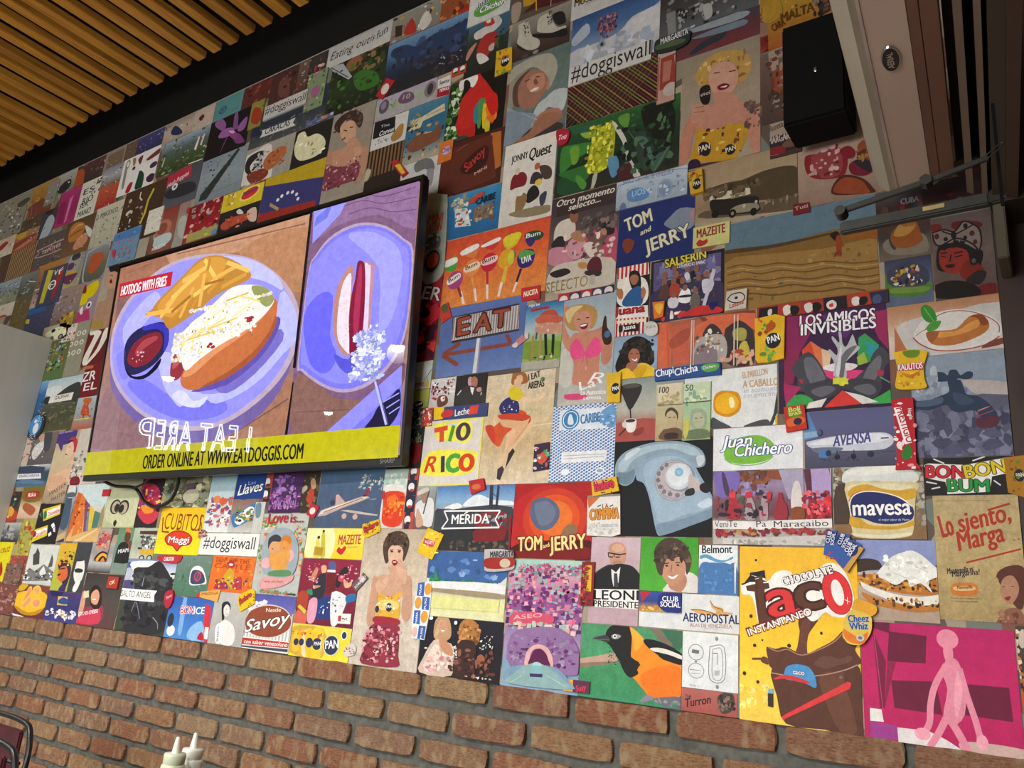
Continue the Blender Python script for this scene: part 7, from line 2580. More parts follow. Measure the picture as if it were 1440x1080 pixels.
s e07a28 -29,-15 -16,-22 -2,-27 14,-18 6,-38 -13,-39 -26,-31
t 22407c -19,-3 16,0 12.1 bo9ab0c8|Cheez
t 22407c -17,-16 14,-13 12 bo9ab0c8|Whiz
e c8c8c8 0,-29 6.8,5.7 0
e 707070 0,-29 3.6,3.1 0
@photo_print|market stall photo of sauce bottles with a hand-lettered white sign|0|-499,1462,237,150|8a6a80
g 7a5a68 9a88a8 7a5060 6a4048 b5aca8 b8b0a8
n 5a4a6a,8a7ab0,6a3a4a,9a90c0,3a2c3c,8a4c34 90 5.8,5.7 -117,78 -5,27
s 7a68b0 -117,74 -94,77 -63,72 -67,35 -93,21 -112,29
s 4a3a58 -101,70 -94,70 -82,28 -93,28
n 8a5030,6a3c28 40 4.9,4.9 -56,80 -5,49
s 8a4a30 -4,74 17,77 49,62 52,54 24,55 -4,60
s b09ac8 76,75 114,77 115,-3 71,-2
s 5a2a3c 68,75 80,75 82,18 75,15
p a8a0b8 17,77 66,77 67,19 37,15
p e5e5e5 117,77 119,77 121,25 119,25
s a82838 -87,-16 -84,21 -78,39 -70,21 -62,2 -63,-23 -87,-23
s d84048 -83,32 -71,32 -72,21 -83,21
s a898a0 -52,-21 -47,13 -43,35 -37,20 -30,2 -30,-25
s c8303c -49,31 -37,31 -37,20 -49,20
s a8909a -21,-23 -19,9 -12,27 -5,16 -5,-27
n 2a2430,5a5a4a,9a3a40 40 5,4.9 -116,21 -5,-23
s 982c3c 9,-23 11,2 16,16 17,28 25,28 26,16 34,1 33,-25
s d8d0cc 42,-2 47,46 59,47 65,-2
s 8a4a28 44,-2 66,-2 66,-25 43,-25
s 8a2434 73,-23 75,8 85,18 92,11 98,-3 98,-23
s c82c40 98,-23 100,1 109,25 118,18 119,-23
n d83a48,e86a70,a02838,5a1c2c 60 4.1,4.2 65,29 119,-23
s c83040 -5,30 3,30 2,16 -5,16
p e4e0de -118,-27 -2,-29 -2,-45 -117,-44
p e4e0de -5,-27 122,-23 123,-40 -5,-44
t 2c2c34 -114,-41 -67,-40 13.2 -|VeniTe
t 2c2c34 -27,-40 -7,-39 12.1 -|Pa
t 2c2c34 8,-40 112,-37 11.9 -|Maracaibo
n 8a2434,b89a50,7a2a34,a8403a 40 4.9,4.7 -108,-47 -5,-57
n 8a2434,a83a3a,6a3c24 30 4.6,4.6 2,-44 120,-54
p c8c4c0 -5,-60 120,-54 119,-85 -96,-90 -96,-63
n b0a8a0,d8d4d0,a09890 60 3.7,3.6 -89,-67 109,-84
@card_print|white card with a green oval and white script drink logo edged in navy|0|-526,1585,186,91|e2e5e8
g e4e6ea e2e4e8
s 7ab840 -70,-12 -59,14 -28,26 9,26 34,9 38,-10 20,-27 -17,-33 -55,-28
L 7ab840 2.3 -68,-20 -51,-31 -17,-36 16,-31 34,-19
t fdfdfd -75,3 -8,6 25.4 bio1f4a8c|Juan
t fdfdfd -48,-16 73,-13 25.1 bio1f4a8c|Chichero
@poster|purple album poster of two facing grey profiles and rising hands, large white title|0|-373,1774,213,239|4a1c44
m 2
g 3a2048 3a2044 2a1c38
m 1
p 8a2458 -93,94 -17,86 -62,10 -93,30
p 9a2a5c 72,77 119,79 117,6 110,-11 89,21
p 8a2450 -94,30 -62,10 -77,-58 -95,-56
s b02458 -95,-52 -74,-81 -57,-94 -89,-106
p 5a2868 -17,86 72,82 30,29 -1,41
p d8482c -58,13 -40,31 -9,4 -24,-37 -55,-10
p e07848 -40,31 -19,12 -17,-34 -24,-37
p e0c0a0 -19,12 1,2 -6,-35 -17,-34
p 3a9a5a 53,26 65,34 90,6 77,-26 48,-30
p 2a9aa0 66,17 90,2 81,-19 68,-10
p 9ab840 48,-15 62,-5 68,-28 51,-32
s d8407a -20,-37 7,-36 41,-40 67,-47 37,-62 3,-58
s e8e0e4 -17,-28 14,-22 48,-30 37,-40 0,-39
s b8b8bc 3,-49 6,-25 -5,3 -2,8 10,-6 12,9 2,29 4,36 16,20 15,43 17,54 21,38 22,19 29,10 40,32 43,33 49,11 54,3 32,-17 26,-27 27,-55
s 6a6a70 14,-22 25,-1 39,9 49,8 28,-20 22,-53 14,-52
s d8d8dc 7,-44 13,-14 19,15 20,0 14,-48
s 44444c -79,-27 -66,-5 -44,8 -23,-18 -10,-49 3,-66 3,-81 -63,-75 -68,-47
s 6a6a74 -55,-10 -37,-5 -20,-33 -14,-57 -42,-61
s 44444c 95,2 110,-26 99,-39 95,-60 78,-81 36,-84 40,-62 67,-36 78,-11
s 6c6c74 67,-39 88,-16 93,-31 79,-66 56,-71
s 3c3c44 -54,-64 -45,-61 3,-55 16,-75 6,-88 -22,-97 -46,-99 -53,-83
s 3c3c44 16,-75 37,-58 85,-67 91,-82 78,-100 58,-97 26,-79
s 62626a -42,-76 -11,-68 6,-77 -22,-91
s 62626a 39,-77 69,-72 81,-88 65,-94
p d8d838 2,-53 27,-55 31,-69 1,-66
p d8d838 3,-55 32,-58 21,-72 15,-71
s 3aa04a -92,-104 -78,-85 -56,-83 -36,-100 -57,-113 -91,-118
s 3aa04a 91,-96 110,-87 124,-103 123,-113 64,-112
p d83830 -17,-113 19,-80 55,-111 18,-113
p e0dcd8 23,-83 52,-93 84,-110 55,-112
p e0dcd8 -46,-101 -11,-94 -22,-112 -52,-113
p a82a60 -88,-57 -60,-67 -92,-102 -95,-79
l 5ab070 2 89,-60 110,-76
s b02c48 86,-45 96,-50 92,-58 84,-54
s b02c48 -66,-49 -56,-52 -59,-60
t f4f0f2 -61,66 85,61 23.9 bo2a1430|LOS AMIGOS
t f4f0f2 -59,46 86,43 23.7 bo2a1430|INVISIBLES
@sign_print|row of red and black footprint emblem squares below the desert photo|1|-392,1881,262,29|9a3424
p 1c1820 -126,12 -86,11 -87,-8 -128,-12
p a83c28 -86,12 -39,13 -39,-15 -86,-12
p a03424 -39,16 7,13 8,-16 -39,-15
p 1f1a24 7,14 53,12 54,-16 8,-16
p a83c28 54,14 100,13 99,-18 55,-16
p 2c2c44 96,11 131,12 131,-23 102,-24
s dcd4cc -75,6 -66,11 -58,4 -60,-8 -70,-13 -75,-6
s 1c1418 -60,6 -47,6 -41,-3 -47,-14 -58,-13
s dcd4cc -31,5 -20,9 -13,0 -15,-9 -24,-14 -30,-7
s 1c1418 -14,5 -2,6 4,-4 -2,-14 -13,-14
s dcd4cc 14,2 25,7 33,-1 31,-11 21,-14 14,-7
s c83c2c 19,-2 26,0 26,-8 19,-7
s dcd4cc 63,4 73,7 79,-1 77,-10 69,-13 63,-8
s 1c1418 78,3 90,4 93,-5 87,-13 77,-12
s 4a5078 103,1 113,5 119,-6 110,-19 102,-10
s dcd4cc -107,5 -99,6 -100,-6 -107,-7
@sticker|yellow corn-flour packet sticker on the fried egg poster's top right|2|-512,1819,27,98|e0b020
c
p e4b422 -15,51 -14,-42 -9,-51 13,-52 46,-47 49,46 29,54 -9,50
e 1c2028 24,-5 16.3,17.6 0
t eee 14,-11 38,-5 15.2 b|PAN
n 8a3a1c,d86a2a,5a9a2c 14 3.4,3.7 -9,46 21,10
n 5aa03a,8ac04a 14 3.8,4 2,-20 28,-51
s b8501c 10,31 25,37 29,25 14,15
@photo_print|photo of a dulce-filled pancake roll with mint on a red-swirled plate|0|-170,1801,190,108|c8a080
g b5805c c8a082 ddccbc c8bab0
m 1
s c8c4c0 -79,12 -30,27 -5,26 95,36 98,-28 88,-47 -34,-54 -64,-34
p b8704a -84,12 -64,-38 -71,-48 -85,-39
s dcd8d2 -50,-7 -24,26 25,33 76,14 96,-17 75,-42 20,-49 -33,-35
L a84a3c 2.4 -52,-14 -39,-30 -13,-45 26,-49 66,-44 90,-30
L a84a3c 1.7 -31,-2 -5,26 31,29 65,16 89,-5 90,-23
L a84a3c 1.3 -47,-11 -31,-1 -3,8
s b87038 -29,-7 -7,-6 22,-6 44,15 65,16 76,-4 68,-20 38,-33 9,-38 -21,-31
s d8964a -11,-9 22,-10 47,4 61,6 57,-8 28,-18 -8,-20
s 8a4a24 44,15 65,16 75,-3 63,-5 58,10
s 9a5a30 -29,-7 -7,-8 -21,-29
s 3a8a34 -35,46 -25,50 -14,39 -9,16 -24,13 -34,27
s 4a9a3c -28,4 -15,13 -2,13 -10,-2 -25,-5
l 7aba5a 1.4 -30,45 -14,13
s 7a4034 75,-38 98,-34 97,-45 60,-50
@sticker|yellow plantain chip bag sticker below the pancake roll photo|2|-230,1721,51,84|e0b020
c
s e2b420 -27,41 -23,38 3,40 30,34 30,24 24,4 24,-21 26,-38 -2,-39 -26,-34 -24,-12 -22,9
s 6a8a24 -10,38 18,37 14,24 -4,25
p c83840 -19,10 25,11 23,-3 -22,-1
t fbeef0 -20,0 22,0 12.2 bo8a1c30|RAULITOS
n e8cc40,c89414,b07a10 22 2.5,2.9 -21,-5 20,-34
s c87a1c -18,-2 -3,-11 19,-4 0,-18
@photo_print|photo of a rusty outdoor tap against a cloudy grey background|0|-153,1648,155,196|6a7488
m 2
g 98a4b0 909cac 8a94a4 5a5c74 4a4c64 4a4a60
m 1
n 808ca0,98a4b0,7480a0 60 9,10.6 -53,72 81,17
s 8a98a8 -48,96 74,99 77,31 -51,44
s 2a3a50 -42,53 -40,64 -23,64 -15,57 -11,66 0,66 6,55 17,61 26,58 24,48 14,46 2,49 -4,44 -15,45 -30,46
n 9aa5b4,8a95a8,b0b8c0 40 6.1,7.1 -77,68 -32,21
s b5aba8 11,45 77,34 86,10 37,12 15,30
s 5a5c70 -75,-6 86,10 83,-92 -74,-97
n 6a6c84,50506a,7a7c94,44445c 120 9,10.3 -72,-10 77,-99
s 2a3a50 -15,47 5,45 9,28 14,17 31,12 47,-3 59,-27 34,-28 24,-14 1,-16 -13,-11 -21,0 -51,-8 -78,-1 -80,11 -50,11 -26,19 -14,26
s 4a5c74 -74,9 -38,13 -26,15 -27,4 -51,-1 -75,2
s 3a4a60 -8,22 9,17 25,3 7,-3 -6,5
s 5a2c3c 25,-31 34,-28 59,-27 61,-37 52,-47 32,-48 25,-41
l b04858 1.2 26,-19 49,-8
l b04858 1.2 26,-26 54,-16
l d0b0a8 0.9 29,-15 46,-9
@photo_print|photo of a white three-engine airliner taxiing, blue tail, seen from the right|0|-331,1596,197,115|565a7c
m 0
g 5a5c84 5c5e86 5a587c 54546c 45465c
m 1
s c8ccd8 -95,-5 -79,-1 -32,6 20,8 52,6 64,-3 65,-12 60,-19 44,-26 0,-26 -39,-24 -83,-18
s e0e2ea -86,-6 -32,4 20,6 48,4 61,-5 32,-12 -32,-12 -80,-11
p 5a88b8 -97,61 -90,57 -74,16 -76,5 -100,-1 -101,43
s 8aaccc -101,14 -75,17 -65,8 -100,4
e 2c3448 -68,13 6.1,7.3 0
e 4a5a74 -70,14 4.1,5.1 0
l 3a3c50 2.3 43,-4 57,-4
t 4a4a88 -44,-16 27,-10 22.1 bi|AVENSA
s 6a7488 -83,-17 -26,-19 -43,-29 -73,-28
s 4a7ab8 -70,-26 -59,-21 -50,-27 -51,-36 -70,-37
e 223048 -53,-29 5.3,6.4 0
s 50566c 12,-30 47,-27 47,-37 31,-40
e 2a2e40 24,-34 6.3,6.2 0
e 1c1c28 -37,-37 5.3,5.6 0
e 1c1c28 -7,-37 5.2,5.6 0
l 2a2a38 1.7 -37,-24 -37,-37
l 2a2a38 1.7 -6,-24 -6,-36
n 3a3c50 16 1.7,1.8 -67,-39 5,-45
l 6a2030 1 44,-30 66,-30
@sticker|small red crisp packet with a cartoon-lettered yellow logo at the airliner photo's left|2|-445,1640,41,55|c02c20
c
p c23020 -23,26 18,29 23,-22 -18,-27
s 5a8a2c -14,19 9,23 12,6 -10,4
t f0e070 -12,14 11,17 9.7 b|Bolí
t f0e070 -11,6 12,10 8.2 b|kruch
s d86028 -16,-1 13,4 18,-9 -12,-16
e 2a1c40 5,-6 8.4,7.4 0
@sticker|tall red chocolate bar sticker with vertical white lettering beside the airliner|3|-243,1596,38,137|b81c28
c
p b81c2a -22,68 16,69 16,5 15,-55 22,-67 -21,-67 -17,-47 -17,7
n f0e4e4,d89098 30 2.5,2.8 -19,68 19,-65
p f4eef0 -18,51 -5,52 10,-18 -2,-21
t c01c30 -14,49 1,-18 13.9 b|PRESTIGIO
t e8e0e0 6,47 8,26 6.2 b|Nestle
s 2a7a2c -7,-34 4,-21 9,-35 4,-48 -7,-49
e f0e0e0 -11,-22 5.1,7.4 0
@photo_print|photo of a margarine tub on a table with a shelf behind|0|-298,1470,158,136|8a7c68
g a5a598 9a9480 8a7a62 8a7252 9a8260
n b0ac98,6a5c4a,8a6c50,c0c0b8 60 5.6,6 -79,65 -47,-5
n a8a090,7a6a54,b8b8ac 50 5,5.6 69,60 81,-51
s 4a3a30 -75,27 -53,30 -52,-38 -79,-42
s 8a6a48 -77,-42 81,-44 79,-70 -40,-71 -78,-52
s d8dcd8 -62,47 -55,61 -22,70 28,70 57,62 71,47 68,37 50,34 -5,40 -56,37
s e8e6de -55,57 -16,68 27,67 57,59 8,52 -36,51
s d8c898 -56,37 -5,39 68,35 65,14 60,-31 56,-57 45,-64 3,-69 -40,-65 -47,-55 -51,-11
s e2d8b4 -46,33 8,35 56,30 55,21 7,18 -46,19
s cfa030 -53,16 -43,29 -17,34 7,25 37,21 64,24 63,7 37,4 7,15 -24,22 -44,9
s cfa030 -50,-28 -38,-25 -20,-41 7,-45 34,-44 58,-35 57,-44 22,-51 -21,-50 -49,-45
s c04a2c -52,2 -43,16 -24,22 -12,19 -37,16 -47,6
s 222a64 -48,-25 -50,-5 -43,12 -24,20 7,18 37,8 58,-9 57,-31 34,-40 -2,-40 -26,-31
L f0ece0 2 -48,-25 -50,-5 -43,12 -24,20 7,18 37,8 58,-9
t f6f4f0 -44,-25 55,-23 29.5 b|mavesa
t c8d0e8 0,-35 52,-35 4.6 -|el mejor sabor de Mama
s e5dcc0 -46,-58 3,-61 51,-56 48,-62 3,-67 -40,-63
@poster|black poster with red, yellow and green bubble candy lettering|0|-147,1515,142,68|1f1c1e
p e8e4e0 -70,22 -63,25 -4,20 56,30 59,3 36,-2 31,-29 -35,-32 -37,-10 -68,-2
l ddd8d4 2.5 -54,33 -37,24
l ddd8d4 2.4 8,27 28,34
l ddd8d4 2.5 -68,-9 -51,-13
l ddd8d4 2.3 38,-9 48,-18
l ddd8d4 2.5 -60,-22 -46,-19
t c82838 -68,-1 -6,-4 22.3 bo5a141c|BON
t d8c020 -4,-4 59,5 23 bo5a4a10|BON
t 2a9040 -34,-27 30,-29 21.8 bo1a401c|BUM
@sticker|yellow corn-flour packet sticker at the wall's end, right of the candy lettering|1|-82,1514,14,68|a8781c
c
p a8741c -9,31 24,34 18,-40 -7,-30
e 2a2028 12,-1 7.8,11.1 0
t d8d0c0 8,-5 19,-3 7.4 b|PAN
n 8a4a1c,5a7a2a,8a7a3a 14 2.4,2.8 -2,26 14,-28
@poster|tan poster with red brush-lettered apology slogan and a smiling woman in the corner|0|-141,1373,131,215|b09a6c
m 2
g b5a074 b8a272 b59e6c a89060
m 1
l 6a5c40 0.6 -66,98 24,98
t a83424 -53,33 -32,39 37.4 bi|Lo
t a83424 -26,42 56,64 32.5 bi|siento,
l a83424 3.5 19,81 53,92
t a83424 -29,10 44,29 32.1 bi|Marga
t a83424 53,29 69,33 8.9 b|...
l a83424 3.1 -20,-10 63,15
t 2a2430 -50,-30 -9,-24 9.1 bi|Mantequilla vs
t 2a2430 -43,-35 0,-29 9.1 bi|Margarina!
s c87834 -43,-47 -9,-45 -8,-64 -43,-66
s e0b878 -40,-51 -12,-50 -11,-56 -39,-58
t 6a2a1c -36,-55 -13,-53 5.4 b|Mantequilla
t 4a4030 -47,-72 -1,-71 2.7 -|Siempre pura, siempre natural
t 4a4030 -39,-77 -6,-76 2.7 -|la unica mantequilla
t 3a3028 -18,-114 9,-113 6.9 b|indulac
l 6a5c40 0.6 -48,-113 -20,-113
s 5a2c24 26,-25 39,-15 55,-12 65,-17 63,-35 27,-36
s 5a3024 27,-42 31,-24 50,-12 64,-20 60,-75 49,-82
s b08064 28,-48 35,-33 48,-30 55,-47 51,-64 42,-76 35,-74 28,-63
s fff 34,-67 41,-65 38,-69
s 8a2c24 33,-66 42,-63 39,-70 35,-70
l 3a2018 1.1 31,-48 35,-48
l 3a2018 1.1 44,-47 48,-47
s 8a5a48 23,-98 34,-85 49,-82 58,-92 57,-112 19,-112
n a8745c,6a4034 16 2.8,3.2 23,-89 54,-110
@photo_print|photo of a fried corn cake piled with white cream on a plate under pale sky|0|-273,1329,132,142|a89484
g 8a94c0 98a0c4 c8b8a8 b09884 b09a88
s 8a95c4 -65,66 83,72 81,32 -6,13 -60,27
s 3c2c24 -74,24 -66,34 -47,37 -29,33 -24,19 -48,15 -73,11
p 4a3424 64,28 81,29 79,9 65,8
s e8e8e0 -27,6 -21,25 -5,42 22,52 36,49 47,34 66,19 65,7
s b5702c -67,6 -42,9 -6,7 82,10 81,-14 49,-25 -8,-21 -49,-11 -67,-2
n 3a2418,c8862c,6a3c1c,d89a3c 90 3.7,3.9 -64,8 79,-17
s e8e4da -61,-5 -49,-11 -8,-24 35,-28 80,-21 79,-35 48,-43 9,-42 -32,-29 -56,-17
s b8742c -59,-24 -38,-32 -9,-40 37,-43 79,-36 77,-46 37,-54 2,-52 -39,-45 -56,-33
n 3a2418,c8862c,7a4a20 50 2.7,2.8 -50,-33 76,-47
s e8e8e2 -30,6 -18,25 19,52 42,46 64,25 80,13 51,0 57,-20 39,-4 22,-11 17,2 -1,-9 -19,0
n fdfdf8,d8d8cc,f0f0e8 60 3.3,3.5 -17,41 51,-6
l c0c0b0 0.9 -6,13 22,2
l c0c0b0 0.9 18,33 52,15
@poster|large photo of a pale blue rotary dial telephone on black|0|-737,1508,234,214|101216
m 0
g 12141a 0e1016 0c0e12
m 1
s 8aa0b0 -115,44 -110,64 -89,84 -45,98 2,103 49,99 86,83 100,63 98,44 78,41 66,53 49,69 16,75 -18,73 -44,62 -60,34 -68,14 -85,5 -103,11 -113,27
s a8bcc8 -105,56 -84,76 -36,94 24,97 73,86 90,68 66,69 24,85 -27,81 -70,63 -87,39 -105,39
s 6c8494 -109,35 -86,35 -65,42 -68,18 -81,8 -101,13
s c8d4da -88,78 -62,91 -53,86 -88,63
s c5ccd0 80,64 96,67 98,52 86,43
s 8ca4b8 -44,62 -18,73 16,77 49,69 74,49 91,21 111,-10 119,-32 120,-62 69,-84 9,-104 -6,-100 -17,-62 -27,-23 -41,9 -59,18 -60,38
s 9cb4c6 -39,53 -5,68 41,66 70,45 91,6 115,-40 52,-62 0,-77 -14,-46 -28,-7 -40,17
s 7a90a4 -6,-81 53,-69 119,-47 120,-64 69,-84 9,-104 -4,-100
s c0d0dc 84,-39 111,-25 117,-40 100,-47
e 9aa0ac 30,15 46.2,46.8 0
e b8b0b4 29,15 42.1,42.9 0
e 8a8c98 29,15 39.6,40.6 0
e b8aeb0 29,15 38,39 0
e 8890a0 44,21 34.4,31.9 0
e c8ced6 41,23 31.2,29.6 0
e d8dde2 40,25 26.3,25 0
e 7ab0cc 41,32 9.9,9.4 0
e 9ac4d8 41,32 5.7,5.5 0
e 7a7480 12,49 4.6,4.8 0
e 7a7480 1,42 4.6,4.8 0
e 7a7480 -6,30 4.7,5.2 0
e 7a7480 -8,16 4.6,5.1 0
e 7a7480 -2,1 5,5.1 0
e 7a7480 8,-10 5,5.1 0
e 7a7480 22,-16 5.4,5 0
e 7a7480 39,-18 5.7,4.6 0
t 5a5460 1,-4 7,-3 8.6 -|6
t 5a5460 -7,11 -1,12 7.9 -|5
t 5a5460 18,-16 24,-16 7.8 -|7
s c0b4b0 67,28 91,6 115,-6 99,-13 79,-9 63,-1
s 1a1a20 89,2 101,8 113,0 113,-10 103,-15 91,-9
s 2a2a30 57,-9 75,-3 77,-17 58,-20
@poster|photo of a black and orange songbird on green, just above the bricks|0|-797,1135,235,151|3f8a60
m 2
g 4a8a60 4a9468 3f8a5a 3c8c60
m 1
s 3a6a50 13,96 38,98 79,65 96,42 118,44 116,103
s 7a6a5c 34,94 58,95 75,65 96,49 88,41 56,63
s b89a84 -123,-1 -80,9 -33,20 -24,10 -36,2 -87,-7 -122,-14
s 8a7060 -123,-10 -36,2 -40,-3 -122,-18
s 1c1c1c -59,54 -51,70 -32,79 -11,79 4,70 16,49 25,29 42,-5 47,-32 27,-31 2,-23 -15,-7 -24,6 -38,23 -47,33 -56,40
s e88a20 -2,75 10,70 32,54 48,38 81,30 118,20 120,-44 91,-56 60,-60 36,-47 15,-29 4,-21 18,-11 24,4 13,10 4,16 4,34 4,56
s e8761c 27,-20 58,-3 97,7 119,-4 120,-44 83,-57 52,-59 36,-47
s f0a83a 0,73 15,67 32,51 24,36 12,28 7,49
s 1a1a1c 32,52 56,53 88,45 118,30 119,10 89,14 57,28 36,42
s e0dcd0 47,36 76,38 118,27 118,20 88,27 57,30
s 1a1a1c 61,30 89,24 119,13 119,10 77,16
s 1c1c1c -25,17 0,16 17,7 26,1 18,-7 22,-17 2,-26 -15,-10
s 3a3a40 -91,44 -59,54 -46,44 -56,39 -69,42
l 6a6a70 1.2 -88,43 -49,45
s 9a9a98 -44,54 -35,58 -21,55 -30,48 -41,48
e e8e8e0 -36,53 4.7,4 0
e 16181a -36,53 2.5,2.2 0
n 1c1c1c 40 1.5,1.3 -49,37 -24,-4
s 8a8090 29,-68 44,-55 60,-61 37,-71
s 6a6670 60,-61 120,-51 121,-71 84,-74
n 3c8c60,8a8a90,5a9a70 16 3.1,2.7 60,-61 114,-70
@banknote_print|pale blue banknote print with a round portrait, between banana photo and navy title poster|1|-787,2257,192,80|a5b0bc
g b4c0cc a0acb8 98a5b0
L 6a80a0 2 -91,31 90,32 96,-40 -87,-41 -91,31
t 4a6088 -78,30 60,26 13.3 -|BANCO CENTRAL DE VENEZUELA
s 5a80b0 -66,-3 -60,10 -30,10 -7,-9 -4,-22 -28,-28 -58,-23
t 9ac0e0 -51,-11 -15,-11 17.1 b|DOS
e 8a9ab0 38,-10 20.9,26.5 0
e 7a8aa4 38,-10 15.5,20.6 0
s 5a7090 -78,-21 -68,-28 -67,-41 -85,-39
n 8095b0,c0ccd8,7088a8 40 3.4,3.6 -80,20 90,-62
@sticker|small yellow corn-flour packet sticker at the blonde model's lower right hand|3|-669,2244,37,72|c89a20
c
p c89a20 -18,26 17,29 22,-35 -10,-36
e 1c1a24 5,-11 11.2,15.3 0
t d8d0b8 -4,-15 15,-14 10.5 b|PAN
n 7a3a1a,b8601c,5a7a28 12 3.5,3.9 -16,26 18,-3
'''
def blocks(text):
    cur = []
    for ln in text.strip().split('\n'):
        if ln[0] == '@' and cur: yield cur; cur = []
        cur.append(ln)
    yield cur
for i, bl in enumerate(blocks(ART)):
    kind, label, loc, me = make_print(bl, i)
    o = link(kind, me, PRINT); o.location = loc
    tag(o, label, KINDS[kind], 'prints of the picture wall')

